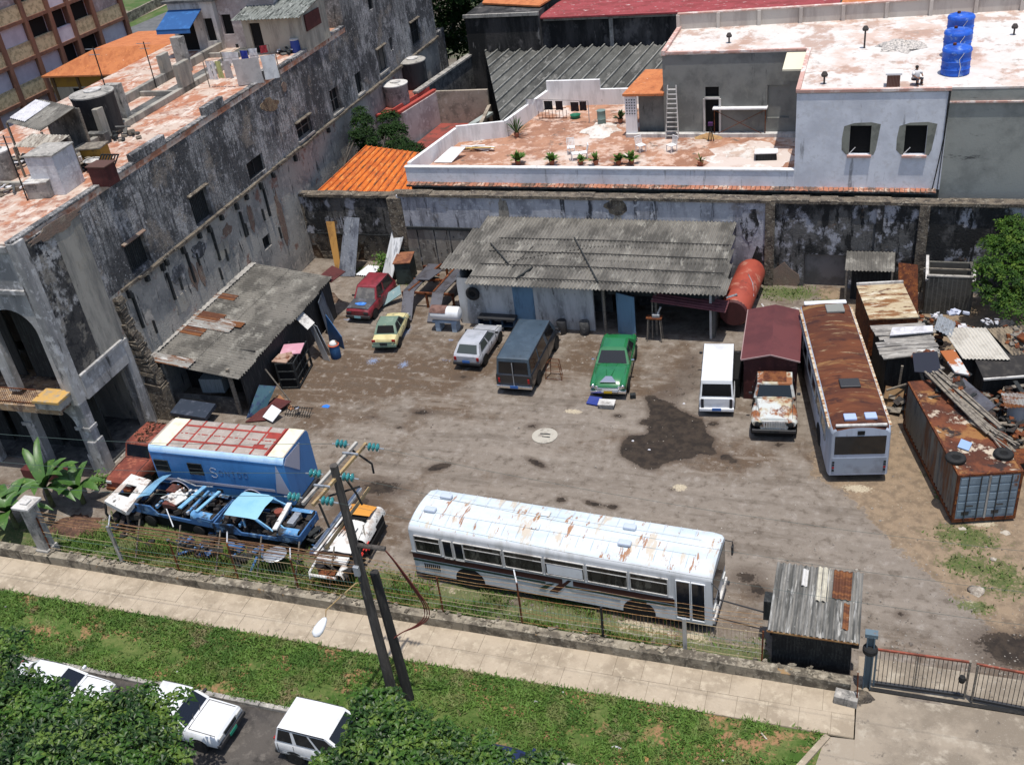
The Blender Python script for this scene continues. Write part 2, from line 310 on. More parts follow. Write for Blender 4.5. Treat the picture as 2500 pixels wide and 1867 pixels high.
for i in range(46):
    for r,(ya,yb) in enumerate(((23.06,23.945),(23.955,24.86))):
        xa=.80-(i+1)*1.02+(.0 if r else .3); xb=xa+1.008
        if r==0 and i==0: xb=.8
        zt=.02+random.uniform(-.006,.006); mb.bx(xa,min(xb,.8),ya,yb,-.3,zt)
o=mb.build('pavement',mSide); stru(o)
mJoint=M('joint_dirt',(.17,.14,.1),.95)
o=MB().bx(-60,.8,23.03,24.88,-.3,.004).build('pavement_bed',mJoint); stru(o)
mb=MB(); mb.bx(.84,40,20.1,26.6,-.3,.012); mb.ext([(-.62,20.1,-.3),(.84,20.1,-.3),(.84,23.02,-.3),(-.05,22.95,-.3)],(0,0,.3)); o=mb.build('driveway',mDrive); stru(o)
o=MB().bx(-60,0,20.12,23.04,-.4,-.01).build('verge',mGrassG); stru(o)
mb=MB()
for i in range(40):
    xa=-60+i*1.5; mb.bx(xa+.015,xa+1.485,19.92,20.12,-.5,.02+random.uniform(-.01,.01))
o=mb.build('kerb',mConc,bevel=.02); stru(o)
mb=MB(); mb.beam((-.72,21.65,.02),(.0,22.95,.02),.2,.12); mb.beam((-1.55,20.15,.02),(-.72,21.65,.02),.2,.12); o=mb.build('verge_edging',mSide); stru(o)
# grass blades (verge, and tufts in the yard)
def blades(name,label,pts,h0,h1,mat,lean=.7,w=.03):
    n=len(pts); rs=np.random.RandomState(3); a=rs.uniform(0,6.283,n); h=rs.uniform(h0,h1,n); ww=w*rs.uniform(.6,1.4,n)
    dx,dy=np.cos(a),np.sin(a); b=rs.uniform(0,6.283,n); lx=np.cos(b)*h*lean*rs.rand(n); ly=np.sin(b)*h*lean*rs.rand(n)
    v=np.empty((n,3,3),np.float32)
    v[:,0]=np.stack([pts[:,0]-dx*ww,pts[:,1]-dy*ww,pts[:,2]],1); v[:,1]=np.stack([pts[:,0]+dx*ww,pts[:,1]+dy*ww,pts[:,2]],1); v[:,2]=np.stack([pts[:,0]+lx,pts[:,1]+ly,pts[:,2]+h],1)
    me=bpy.data.meshes.new(name); me.vertices.add(3*n); me.vertices.foreach_set('co',v.ravel()); me.loops.add(3*n); me.loops.foreach_set('vertex_index',np.arange(3*n,dtype=np.int32))
    me.polygons.add(n); me.polygons.foreach_set('loop_start',np.arange(0,3*n,3,dtype=np.int32)); me.update(calc_edges=True); me.materials.append(mat)
    o=bpy.data.objects.new(name,me); COL.objects.link(o); return stuff(o,label,'grass')
mBlade=M('grass_blades',(.1,.18,.03),.7,0,[((.06,.125,.02),.7,.42,.6,None,8),((.15,.175,.055),1.2,.52,.66,None,8),((.22,.17,.09),.62,.6,.68,None,9,.8),((.035,.08,.01),6,.55,.7)])
rs=np.random.RandomState(5)
N=56000; q=np.stack([rs.uniform(-36,0,N),20.06+3.03*rs.rand(N)+.06*rs.randn(N)*(rs.rand(N)<.3),np.zeros(N)],1)
nz=np.sin(q[:,0]*1.3+2*np.sin(q[:,1]*1.9))+np.sin(q[:,0]*.47+q[:,1]*2.1)+.8*np.sin(q[:,0]*3.1-q[:,1]*2.7)
keep=(nz<1.9)|(rs.rand(N)<.5)
for px,py,rx,ry in [(75,1520,.8,.5),(140,1530,.9,.6),(310,1585,1.5,.7),(800,1695,1.5,.5),(430,1600,.5,.3),(200,1545,.6,.4),(620,1620,.5,.3),(1150,1750,.5,.4),(1600,1790,.7,.5),(1420,1800,.6,.4),(1000,1690,.6,.4),(270,1570,.7,.4),(530,1680,.8,.4),(1465,1750,.35,.8),(1770,1760,.6,.8),(1080,1760,.7,.5),(1880,1830,1.2,.5),(1930,1820,1,.5),(2480-540,1790,.7,.4),(1210,1820,.8,.3)]:
    c=g(px,py); rd_=((q[:,0]-c.x)/rx)**2+((q[:,1]-c.y)/ry)**2+.5*np.sin(q[:,0]*9+q[:,1]*4)*np.sin(q[:,1]*11); keep&=~((rd_<1.0)&(rs.rand(N)<np.clip(1.25-rd_*.9,0,.96)))
q=q[keep]; q=q[~((q[:,0]>-1.6)&(q[:,1]<23.05-(-q[:,0])*1.55))]
blades('verge_grass','mown green grass of the strip between pavement and kerb',q,.05,.13,mBlade,2.2,.035)
N=90000; q=np.stack([rs.uniform(-35,10,N),rs.uniform(25.3,55.5,N),np.zeros(N)],1)
gi=np.clip(((q[:,1]-y0)/st).round().astype(int),0,ny-1)*nx+np.clip(((q[:,0]-x0)/st).round().astype(int),0,nx-1)
q=q[(grass[gi]>.22)&(grass[gi]+rs.uniform(-.45,.45,N)+.35*np.sin(q[:,0]*3+np.sin(q[:,1]*4))*np.sin(q[:,1]*3.7)>.62)&(stone[gi]<.35)]
N2=26000; q2=np.stack([rs.uniform(-34,-5,N2),rs.uniform(25.28,27.3,N2),np.zeros(N2)],1); gi=np.clip(((q2[:,1]-y0)/st).round().astype(int),0,ny-1)*nx+np.clip(((q2[:,0]-x0)/st).round().astype(int),0,nx-1)
q2=q2[(grass[gi]+rs.uniform(-.3,.3,N2)>.5)&(stone[gi]<.35)&(np.sin(q2[:,0]*2+np.sin(q2[:,1]*3))<.6)]
blades('yard_grass','rough grass tufts growing along the yard edges and fence',np.concatenate([q,q2]),.06,.2,mBlade,1.3,.032)
# low boundary wall
mLow=M('old_wall_plaster',(.26,.225,.17),.92,0,[((.1,.085,.065),1.4,.42,.6),((.36,.32,.25),4,.55,.7),((.05,.045,.035),2.2,.6,.72,VS),((.3,.17,.06),1.7,.68,.74,None,4,.7)],(16,.6))
t=thing('boundary_wall','low stained plaster wall carrying the yard fence beside the pavement','wall',(-16,25.05,0))
mb=MB(); xs=-34.4
while xs<.6:
    L_=random.uniform(1.6,3.2); xe=min(xs+L_,.62); h=.46+random.uniform(-.03,.03)
    mb.bx(xs+16,xe+16,-.19,.2,0,h); xs=xe
mb.build('wall_body',mLow,t)
mb=MB()
for i in range(260):
    x=random.uniform(-33,0.2); s=random.uniform(.04,.13); mb.box((x+16,random.uniform(-.1,.3),.47),(s*1.5,s,s*.6),random.random()*3)
mb.build('rubble_capping',mLow,t)

# gravel strewn over the yard
mGv=M('gravel_stones',(.3,.27,.23),.95,0,[((.12,.1,.085),2,.42,.6),((.5,.46,.4),5,.56,.68)])
rs=np.random.RandomState(9); mb=MB()
for i in range(2600):
    x=rs.uniform(-33,9); y=rs.uniform(25.6,52); 
    if rs.rand()<.45: x=rs.uniform(-12,9); y=25.5+abs(rs.randn())*3
    s_=rs.uniform(.015,.05)*(2 if rs.rand()<.05 else 1); a=rs.uniform(0,3)
    c_,s2=math.cos(a)*s_,math.sin(a)*s_; z=.01
    mb.add([(x-c_,y-s2,z),(x+s2*.8,y-c_*.8,z),(x+c_,y+s2,z),(x-s2*.8,y+c_*.8,z),(x+rs.uniform(-.3,.3)*s_,y,z+s_*.7)],[(0,1,4),(1,2,4),(2,3,4),(3,0,4)])
stuff(mb.build('gravel',mGv),'loose gravel and pebbles strewn over the bare yard ground','gravel')
# ================= left building =================
mPl=M('mouldy_plaster',(.225,.22,.215),.92,0,[((.075,.075,.077),.3,.44,.54,(1,1,.7),11,.95),((.38,.365,.35),.42,.545,.59,(1,1,.9),12,.9),((.4,.385,.385),1.5,.54,.64,(1,1,.8),10,.8),((.05,.05,.052),.55,.5,.6,(1,1,.45),10,.9),((.035,.035,.037),3.2,.53,.63,(2,2,.18),7,.8),((.3,.25,.2),.4,.56,.66,None,8,.7),((.5,.485,.48),5,.6,.68,(1,1,.9),8,.75),((.07,.068,.066),9,.52,.62,(.6,.6,2.2),5,.6),((.02,.022,.025),7,.6,.7,None,5,.6)],(7,.9,.05))
mPlL=M('lower_plaster',(.36,.335,.295),.92,0,[((.19,.185,.175),.6,.42,.6,None,7),((.48,.43,.37),1.2,.52,.66,None,7,.8),((.2,.085,.055),.8,.62,.69,None,8,.75),((.045,.045,.045),2.2,.6,.7,(1.4,1.4,.25))],(8,.9,.05))
mPlF=M('pale_front_plaster',(.38,.365,.345),.9,0,[((.22,.215,.21),.9,.44,.6,VS,8),((.5,.49,.48),2.5,.54,.68),((.07,.065,.06),2.4,.6,.72,VS)],(12,.5))
mPlB=M('bare_render',(.34,.315,.27),.92,0,[((.19,.18,.16),.8,.42,.6,VS,6),((.3,.27,.22),1.1,.55,.7),((.06,.06,.06),1.3,.6,.72,VS)],(12,.5))
mBrick=M('exposed_brick',(.15,.062,.038),.92,0,[((.08,.035,.025),3,.4,.6),((.25,.19,.14),1.5,.55,.68),((.3,.25,.2),7,.3,.85,None,.08,.6,'b')],(16,.9,.05))
mRub=M('rubble_stone',(.17,.14,.105),.95,0,[((.06,.05,.042),2.5,.42,.58,None,7),((.32,.28,.22),5,.55,.68,None,6)],(6,1,.12))
mTerr=M('terracotta_roof',(.38,.165,.095),.9,0,[((.5,.41,.34),.5,.42,.56,None,9,.9),((.27,.13,.09),1.3,.54,.64,None,9,.8),((.62,.55,.48),1.8,.54,.66,(1,.5,1),8,.8),((.2,.075,.045),2.6,.6,.72),((.09,.08,.07),1.2,.64,.74,None,7,.7)],(18,.3))
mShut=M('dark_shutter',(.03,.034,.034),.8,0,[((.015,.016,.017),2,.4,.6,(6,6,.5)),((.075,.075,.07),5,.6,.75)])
mShG=M('grey_shutter',(.19,.17,.15),.85,0,[((.1,.09,.08),3,.4,.6,(6,6,.6))])
mWhiteDirty=M('dirty_white_paint',(.55,.53,.5),.85,0,[((.3,.28,.26),1.5,.45,.65,VS),((.12,.11,.1),3,.62,.74)],(10,.2))
AL=R(1.2)
LB=thing('old_mansion','tall decaying plaster mansion with a black mouldy side wall and arcaded front','building',(-34.64,31.2,0),AL)
LBM=Matrix.Translation((-34.64,31.2,0))@Matrix.Rotation(AL,4,'Z'); LBI=LBM.inverted()
def lw(p): return LBM@Vector(p)                 # mansion local -> world
def lg(px,py,z): return LBI@g(px,py,z)          # pixel at height -> mansion local
def fac(px,py,d=0):                             # pixel on the side wall plane (offset d)
    o=LBM@V(d,0,0); n=(LBM.to_3x3()@V(1,0,0)); r=ray(px,py); t=((o-V(0,0,H)).dot(n))/r.dot(n); return LBI@(r*t+V(0,0,H))
ZT=12.4
# side wall (local x=0, faces +x)
HO=[(6.4,7.6,8.1,9.2),(12.45,7.43,14.2,9.18),(18.6,7.6,20.55,8.66),(21.4,7.1,22.4,7.7),(25.1,7.66,27.1,8.78),(30.4,7.6,31.8,9.2),(34.6,7.6,35.55,9.05),(38.75,7.85,40.35,9.6),(41.4,8.8,41.9,9.75),(45.7,7.95,47.5,9.75),(38.9,12.4,39.7,13.3),(.5,.0,3.8,4.05),(18.2,3.2,19.1,4.0)]
mb=MB()
mb.holed((0,0,7.4),(0,1,0),(0,0,1),51,ZT-7.4,[(a,b-7.4,c,d-7.4) for a,b,c,d in HO if 7.4<b and d<ZT],.45,(1,0,0),0)
mb.holed((0,34.5,ZT),(0,1,0),(0,0,1),16.5,5.6,[(4.4,.0+.01,5.2,.9)],.45,(1,0,0),0)
mb.poly([(0,34.5,ZT),(0,34.5,18),(-9,34.5,18),(-9,34.5,ZT)],0)
mb.poly([(0,51,0),(0,51,18),(-9,51,18),(-9,51,0)],0)
mb.poly([(-9,34.5,ZT),(-9,34.5,18),(-9,51,18),(-9,51,ZT)],0); mb.poly([(0,34.5,18),(0,51,18),(-9,51,18),(-9,34.5,18)],0)
mb.build('upper_wall',mPl,LB)
mb=MB(); mb.holed((0,0,0),(0,1,0),(0,0,1),51,7.4,[(.5,0,3.8,4.05),(18.2,3.2,19.1,4.0),(21.4,7.1,22.4,7.399)],.5,(1,0,0),0); mb.build('lower_wall',mPlL,LB)
# corner pilaster block and plain render panel
mb=MB(); mb.bx(-.3,.16,-.12,.55,4.05,ZT+.02); mb.build('corner_pier',mPlF,LB,bevel=.03)
mb=MB(); mb.bx(-.2,.12,2.3,4.15,5.35,ZT-.35); mb.build('render_panel',mPlB,LB); mb=MB(); mb.bx(-.2,.115,.55,2.3,5.35,ZT-.2); mb.build('peeling_panel',M('peeling_black_plaster',(.05,.048,.047),.93,0,[((.42,.41,.4),.55,.5,.58,(1,1,.7),10,.95),((.2,.18,.15),1.3,.53,.62,None,9,.8),((.022,.022,.024),1.5,.54,.64,None,8)],(8,.9,.05)),LB)
mb=MB(); mb.bx(-.2,.2,.55,3.9,4.0,5.2); mb.bx(-.2,.26,.55,3.9,5.2,5.35); mb.build('lintel_beam',mPlF,LB,bevel=.02)
mb=MB(); mb.bx(-.35,.1,-.02,.48,0,4.05); mb.bx(-.42,.17,-.1,.56,0,1.9); mb.bx(-.4,.15,-.08,.53,2.5,2.72); mb.build('portico_pillar',mPlF,LB,bevel=.03)
mb=MB(); mb.bx(-.3,.14,3.8,4.35,0,5.2); mb.build('portico_pillar',mPlF,LB,bevel=.03)
# brick patches (plaster fallen), slightly proud of the wall
def patch(cen,w,h,name,mat,x=.02,n=18,seed=0,ang=0):
    rr=random.Random(seed); pts=[]
    for i in range(n):
        a=2*math.pi*i/n; k=rr.uniform(.7,1.12); y,z=w*k*math.cos(a),h*k*math.sin(a); pts.append((x,cen[0]+y*math.cos(ang)-z*math.sin(ang),cen[1]+y*math.sin(ang)+z*math.cos(ang)))
    m=MB(); m.ext(pts,(.03,0,0)); return m.build(name,mat,LB)
patch((2.6,12.0),1.9,.32,'brick_patch',mBrick,.125,22,1)
patch((22.6,10.9),1.1,.42,'brick_patch',M('tan_brick',(.25,.18,.11),.95,0,[((.14,.09,.06),3,.4,.6)],(9,.8,.05)),.005,18,2,-.2)
patch((24.8,11.3),.35,.3,'brick_patch',mBrick,.005,12,5)
for s,(y,z,w,h,mt) in enumerate([(10.9,5.2,.35,.8,mBrick),(11.6,5.0,.25,.9,mBrick),(15.0,6.1,.5,.35,mBrick),(17.6,5.6,.3,1.0,mBrick),(20.8,4.2,.35,1.9,mBrick),(9.7,5.9,.75,.55,mPl),(12.0,6.3,.8,.45,mPl),(14.0,5.3,.8,.6,mPlB),(9.4,4.4,.8,.65,mPlB)]):
    patch((y,z),w,h,'plaster_scar',mt,.004,15,20+s)
# ledge with broken joist stubs below
mb=MB(); 
y=5.2
while y<51:
    L_=random.uniform(1.2,2.6); mb.bx(-.05,.2+random.uniform(-.05,.06),y,min(y+L_,51),7.2+random.uniform(0,.06),7.38+random.uniform(-.02,.03)); y+=L_
mb.build('string_course',mRub,LB)
for i,y in enumerate([5.6,7.2,8.6,9.0,10.6,12.3,13.3,14.7,16.4,17.6,19.4,21,24,29]):
    mb=MB(); mb.bx(-.05,.22,y-.09,y+.09,6.75+.1*(i%2),7.15); mb.build('joist_stub',mShut,LB)
    if i%2==0 and y<22: mb=MB(); mb.bx(-.05,.13,y+.15,y+.27,4.9,6.9-.2*(i%3)); mb.build('stub_shadow',mShut,LB)  # dark strips under the stubs paint their long cast shadows
for y,z in [(9.6,5.55),(11.6,6.0),(14.2,5.0),(16.8,5.4),(6.6,4.6),(13.2,4.3),(18.9,5.4),(20.2,3.6)]: mb=MB(); mb.bx(-.05,.1,y,y+.1,z-.5,z+.25); mb.build('joist_stub',mShut,LB)

# jagged remains of a demolished cross wall
mb=MB(); rr=random.Random(4)
for i in range(60):
    q=i/59; z=7.15-q*5.2; y=4.75+q*.15; d=.15+.85*max(0,q-.25)*1.1
    mb.box((d*.5,y+rr.uniform(-.1,.1),z),(d+.1+rr.uniform(0,.12),.45+rr.uniform(-.1,.1),.2),0,0,rr.uniform(-.2,.2),rr.uniform(-.3,.3))
mb.bx(-.1,1.0,4.6,5.1,0,2.0)
mb.build('broken_cross_wall',mRub,LB)
# windows
for i,(a,b,c,d) in enumerate(HO):
    if i==11: continue
    w=MB(); x=-.3 if i in(0,1) else -.22
    w.bx(x-.06,x,a,c,b,d)
    n=int((c-a)/.14)
    if i in (0,1,7):
        for k in range(n): w.bx(x,x+.03,a+.03+k*(c-a)/n,a+.10+k*(c-a)/n,b+.05,d-.05)
    ow=w.build('window',mShG if i in (7,8) else (mShut if i in(0,1,6) else mVoid),LB)
    f=MB(); t_=.07
    f.bx(x,x+.06,a,a+t_,b,d); f.bx(x,x+.06,c-t_,c,b,d); f.bx(x,x+.06,a+t_,c-t_,d-t_,d); f.bx(x,x+.06,a+t_,c-t_,b,b+t_); f.bx(x+.005,x+.05,(a+c)/2-.03,(a+c)/2+.03,b+t_,d-t_)
    if i in (4,5,9): f.bx(x+.003,x+.04,a+t_,c-t_,(b+d)/2,(b+d)/2+.05)
    f.build('frame',mShG if i in (3,4,5) else mShut,ow)
    if i in (0,1,4,7,9):
        h=MB(); h.box(((.03),(a+c)/2,d+.07),(.3,c-a+.2,.07),0,0,0,.3); h.build('hood',mRub if i else mBrick,ow)
    if i in (4,5,6,7):
        h=MB(); h.bx(-.02,.12,a-.1,c+.1,b-.14,b-.01); h.build('sill',mConc,ow)
# roof slab
def roofpts(z,pts): return [(x,y,z) for x,y in pts]
mb=MB(); mb.ext(roofpts(ZT-.3,[(.02,-.05),(.02,34.45),(-12.6,34.45),(-12.6,-.05)]),(0,0,.3)); mb.build('roof',mTerr,LB)
mb=MB(); 
for a,b,h in [(-.1,9.1,.12),(9.1,12.0,.5),(12.0,16.0,.1),(16,18,.55),(18,22.8,.1),(22.8,24.4,.5),(24.4,34.4,.18)]: mb.bx(-.32,.04,a,b,ZT,ZT+h)
mb.build('parapet',mPl,LB,bevel=.03)
mb=MB()
mb.bx(-12.5,-4.3,-.05,.35,ZT,ZT+.35); mb.bx(-1.9,-1.6,-.05,.4,ZT,ZT+.3)
mb.build('front_coping',mTerr,LB)
mb=MB()
for a,b,h,x in [(8,12,.45,-4.2),(12,26,.35,-4.3),(12.5,14,1.7,-4.25),(20.4,21.7,1.7,-4.3),(14,33,.5,-7.2),(23,23.9,1.6,-7.2)]: mb.bx(x-.17,x+.17,a,b,ZT,ZT+h)
for y in (6,15,20,28): mb.bx(-7,-4.4,y,y+.2,ZT,ZT+.3)
mb.build('roof_upstands',mPlB,LB,bevel=.03)
mb=MB(); mb.bx(-5.9,-4.6,9,33,ZT,ZT+.012); mb.build('gutter_channel',mConcD,LB)
# arcaded front (faces -y)
def arch(mb,xc,hw,zs,ztop,x0,x1,y0,y1,m=0,n=14,ry=None):
    """wall panel x0..x1 with a round-headed opening, extruded y0..y1"""
    ry=ry or hw; pts=[(x0,zs-50 if False else 0)]
    prof=[(xc-hw,0)]+[(xc-hw*math.cos(math.pi*i/n),zs+ry*math.sin(math.pi*i/n)) for i in range(n+1)]+[(xc+hw,0)]
    fr=[(x0,0)]+prof+[(x1,0),(x1,ztop),(x0,ztop)]
    return fr
def wallprof(mb,fr,y0,y1,z0,m=0): mb.ext([(x,y0,z0+z) for x,z in fr],(0,y1-y0,0),m)
for k in range(3):
    xr=-.3-3.15*k; mb=MB(); fr=arch(mb,xr-1.6,1.32,2.75,4.1,xr-3.15+.002,xr,0,0,ry=1.15); wallprof(mb,fr,-.02,.42,0)
    mb.bx(xr-.42,xr+.12,-.08,-.02,2.55,2.75); mb.bx(xr-.34,xr+.04,-.07,-.02,0,1.1)
    mb.build('arcade_bay',mPlF,LB)
    mb=MB(); fr=arch(mb,xr-1.6,1.28,3.3,7.6,xr-3.15+.002,xr,0,0,ry=1.25); wallprof(mb,fr,-.02,.35,4.55)
    mb.bx(xr-3.15,xr,-.16,-.02,9.95,10.15); mb.bx(xr-3.15,xr,-.2,-.02,ZT-.35,ZT-.1)
    mb.build('loggia_bay',mPlF,LB)
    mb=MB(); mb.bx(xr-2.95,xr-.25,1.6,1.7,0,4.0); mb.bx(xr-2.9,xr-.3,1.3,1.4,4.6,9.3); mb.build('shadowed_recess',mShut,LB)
mb=MB(); mb.bx(-9.6,-.3,-.75,2.2,4.1,4.32); mb.bx(-9.6,-.3,-.85,-.75,4.0,4.38); mb.build('balcony_slab',M('rusty_concrete',(.3,.2,.12),.9,0,[((.12,.08,.06),2,.42,.6),((.4,.33,.26),5,.55,.7)],(14,.4)),LB)
mb=MB()
for i in range(64): x=-9.5+i*.128; mb.tube([(x,-.68,4.33),(x,-.68,5.2)],.012,4)
mb.beam((-9.6,-.68,5.22),(-1.4,-.68,5.22),.05,.04); mb.beam((-9.6,-.68,4.45),(-1.4,-.68,4.45),.03,.03)
mb.build('balcony_railing',mRust,LB)
mb=MB(); mb.bx(-1.5,-.1,-1.0,.02,4.35,4.7,0); mb.bx(-1.55,-.05,-1.05,.05,4.7,4.85,1); mb.build('corner_bracket',[mConc,M('ochre_coping',(.5,.3,.09),.9,0,[((.3,.25,.18),3,.45,.65)])],LB,bevel=.02)
mb=MB(); mb.bx(-12.6,-9.5,0,.4,0,ZT-.01); mb.bx(-12.6,-12.2,.4,34.4,0,ZT-.31); mb.bx(-12.2,-.1,34.1,34.4,0,ZT-.31); mb.build('rear_walls',mPlL,LB)
mb=MB(); mb.bx(-9.5,-.46,4.3,4.5,0,4.05); mb.bx(-9.5,-.46,4.3,4.5,4.6,ZT-.31); mb.build('portico_back_wall',mPlB,LB)
mb=MB(); mb.bx(-9.5,-.1,.4,4.3,-.02,.12); mb.build('portico_floor',mConcD,LB)
# lower end wing beyond the tall block
mb=MB(); mb.bx(-6,-.1,51.05,53.0,0,7.5); mb.build('end_wing',mPl,LB)
# ================= things on the mansion roof =================
mTank=M('dark_tank_cement',(.05,.05,.05),.85,0,[((.025,.025,.027),1.5,.42,.6,VS),((.14,.135,.13),3,.62,.74,VS)],(14,.3))
def roof_tank(px0,px1,pyb,z,h,label,mat,lidm,group=None,name='water_tank'):
    a=g(px0,pyb,z); b=g(px1,pyb,z); c=(a+b)/2; r=(b-a).length/2; d=Vector((c.x,c.y,0)).normalized(); c=c+d*r*.55
    t=thing(name,label,'water tank',(c.x,c.y,z),0,group)
    mb=MB(); mb.lathe([(r*.96,0),(r,h*.1),(r,h*.9),(r*1.03,h*.94),(r*1.03,h)],24); mb.build('tank_body',mat,t,smooth=35)
    mb=MB(); mb.lathe([(r*1.06,h+.002),(r*1.06,h+.07),(r*.6,h+.16),(r*.55,h+.16)],24); l=mb.build('lid',lidm,t,smooth=35)
    mb=MB(); mb.lathe([(r*.42,h+.165),(r*.42,h+.24),(.01,h+.25)],16,(r*.1,0,0)); mb.build('hatch',mWhiteDirty,l,smooth=35)
    return t
roof_tank(218,300,333,ZT,2.2,'large dark cylindrical cement tank on the mansion roof','m' and mTank,mConc)
roof_tank(0,42,440,ZT,1.4,'pale grey ribbed tank at the left edge of the mansion roof',mConc,mWhiteDirty)
def boxthing(name,label,cat,loc,d,rz,mat,top=None,group=None,legs=0,topname='top'):
    t=thing(name,label,cat,loc,rz,group); mb=MB(); mb.bx(-d[0]/2,d[0]/2,-d[1]/2,d[1]/2,legs,d[2]); mb.build('body',mat,t,bevel=.02)
    if top: mb=MB(); mb.bx(-d[0]/2-.06,d[0]/2+.06,-d[1]/2-.06,d[1]/2+.06,d[2]+.002,d[2]+.08); mb.build(topname,top,t,bevel=.02)
    return t
def rl(px,py,z=ZT): return g(px,py,z)
mSheet=M('tarpaulin',(.55,.54,.56),.8,0,[((.4,.39,.4),2,.45,.65,VS),((.65,.64,.64),4,.55,.7)],(5,.6,.06))
p=rl(135,470); boxthing('covered_tank','tall box draped in a grey-white sheet on the mansion roof','box',(p.x,p.y+.5,ZT),(1.5,1.7,1.9),.1,mSheet,mConc,topname='lid')
p=rl(100,482); boxthing('roof_block','small pale cement block with a hole beside the draped box','block',(p.x,p.y+.3,ZT),(1.15,1.0,.75),.2,mConc,mWhiteDirty,topname='slab')
p=rl(252,455); boxthing('brown_cabinet','small brown cabinet at the edge of the mansion roof','cabinet',(p.x,p.y+.3,ZT),(1.0,.8,.95),.0,mRed,M('brown_board',(.09,.045,.035),.8),topname='top')
p=rl(180,445); t=boxthing('crate','yellow wooden crate among junk on the mansion roof','crate',(p.x-.3,p.y+2.4,ZT),(1.1,.9,.9),.2,M('yellow_crate',(.3,.17,.03),.8,0,[((.08,.05,.02),3,.5,.7)]),mWood,topname='slats')
p=rl(245,440); 
t=thing('satellite_dish','white dish lying on the mansion roof junk','dish',(p.x-1.2,p.y+1.2,ZT+.5)); MB().lathe([(.02,-.12),(.25,-.08),(.42,.05),(.44,.06),(.25,-.05),(.02,-.08)],18).build('dish',mWhiteDirty,t,smooth=True); MB().tube([(0,0,-.5),(0,0,-.1)],.03,6).build('mast',mGalv,t)
t=thing('folded_frame','black folded metal frame leaning on the mansion roof junk','frame',(p.x-.3,p.y+.9,ZT)); mb=MB()
for i in range(7): mb.beam((-.5+i*.17,-.3,.05),(-.4+i*.17,.5,.75),.05)
mb.beam((-.5,-.3,.05),(.55,-.3,.05),.06); mb.beam((-.4,.5,.75),(.65,.5,.75),.06); mb.build('bars',mBlack,t)
# rooftop lean-tos of corrugated sheet on posts
def leanto(label,corners,z0,z1,mat,extra=None,walls=None):
    """corners: 4 pixel points (front left, front right, back right, back left) of the roof at heights z0 (front) z1 (back)"""
    A=g(*corners[0],z0);B=g(*corners[1],z0);C=g(*corners[2],z1);D=g(*corners[3],z1)
    t=thing('lean_to',label,'lean-to',(A.x,A.y,ZT)); o=V(A.x,A.y,ZT)
    U=B-A; W=((D-A)+(C-B))/2
    mb=MB(); mb.corr(A-o,U,W,.2,.03); mb.build('roof_sheet',mat,t)
    for q in (A,B,C,D): mb=MB(); mb.beam((q.x-o.x,q.y-o.y,-.02),q-o-V(0,0,.05),.09); mb.build('post',mWood,t)
    if walls:
        mb=MB(); mb.hexa([(D-o)*.97+V(0,0,0) if 0 else V((D-o).x,(D-o).y,0),V((C-o).x,(C-o).y,0),V((C-o).x,(C-o).y+.1,0),V((D-o).x,(D-o).y+.1,0)],[D-o-V(0,0,.1),C-o-V(0,0,.1),C-o+V(0,.1,-.1),D-o+V(0,.1,-.1)]); mb.build('back_wall',walls,t)
    if extra: extra(t,A,B,C,D,o)
    return t
leanto('grey corrugated lean-to with one bright sheet at the mansion roof corner',[(15,298),(100,320),(190,262),(95,243)],ZT+2.0,ZT+2.4,mAsb,walls=mConcD,extra=lambda t,A,B,C,D,o: MB().corr(A-o+(D-A)*.12+V(0,0,.08),(B-A)*.42,(D-A)*.8,.2,.03).build('bright_sheet',mSheet,t))
leanto('low weathered corrugated lean-to below the grey one on the mansion roof',[(33,358),(125,362),(168,333),(80,325)],ZT+1.6,ZT+1.9,M('bleached_asbestos',(.4,.36,.3),.9,0,[((.2,.17,.14),1.5,.42,.6,(4,.5,1)),((.55,.52,.45),4,.55,.7)],(20,.3)),walls=mConcD)
# rooftop rooms
mPink=M('faded_pink_plaster',(.42,.36,.34),.92,0,[((.3,.25,.24),.7,.42,.62),((.52,.47,.45),2,.54,.7),((.14,.12,.11),1.8,.62,.74,VS)],(12,.4))
def room(name,label,P0,ux,uy,w,d,h,z0,mat,roofmat,holes=(),roofh=.15,over=.25):
    t=thing(name,label,'rooftop room',(P0.x,P0.y,z0),math.atan2(ux[1],ux[0]))
    mb=MB(); mb.holed((0,0,0),(1,0,0),(0,0,1),w,h,[q[:4] for q in holes],.25,(0,-1,0)); mb.poly([(w,0,0),(w,d,0),(w,d,h),(w,0,h)]); mb.poly([(0,d,0),(0,0,0),(0,0,h),(0,d,h)]); mb.poly([(w,d,0),(0,d,0),(0,d,h),(w,d,h)]); mb.build('walls',mat,t)
    mb=MB(); mb.bx(-over,w+over,-over,d+over,h,h+roofh); mb.build('roof',roofmat,t)
    for q in holes:
        mb=MB(); mb.bx(q[0],q[2],.2,.24,q[1],q[3]); mb.build(q[4],mVoid,t)
    return t
ca,sa=math.cos(AL),math.sin(AL)
P0=lw((-7.2,30.3,ZT)); rm=room('rooftop_room','pale pink rooftop room with a black doorway above the mansion','n' and P0,(ca,sa),0,4.5,4,3.6,ZT,mPink,mConcD,[(.35,.9,1.1,2.2,'window'),(2.0,.02,3.1,2.5,'door')])
P0=lw((-10.5,29.9,ZT)); r2=room('rooftop_room','whitish rooftop room under a bright blue awning','n' and P0,(ca,sa),0,3.5,4,3.2,ZT,mWhiteDirty,mConcD,[(2.5,.6,3.2,2.1,'window'),(.3,.02,1.7,2.2,'door')])
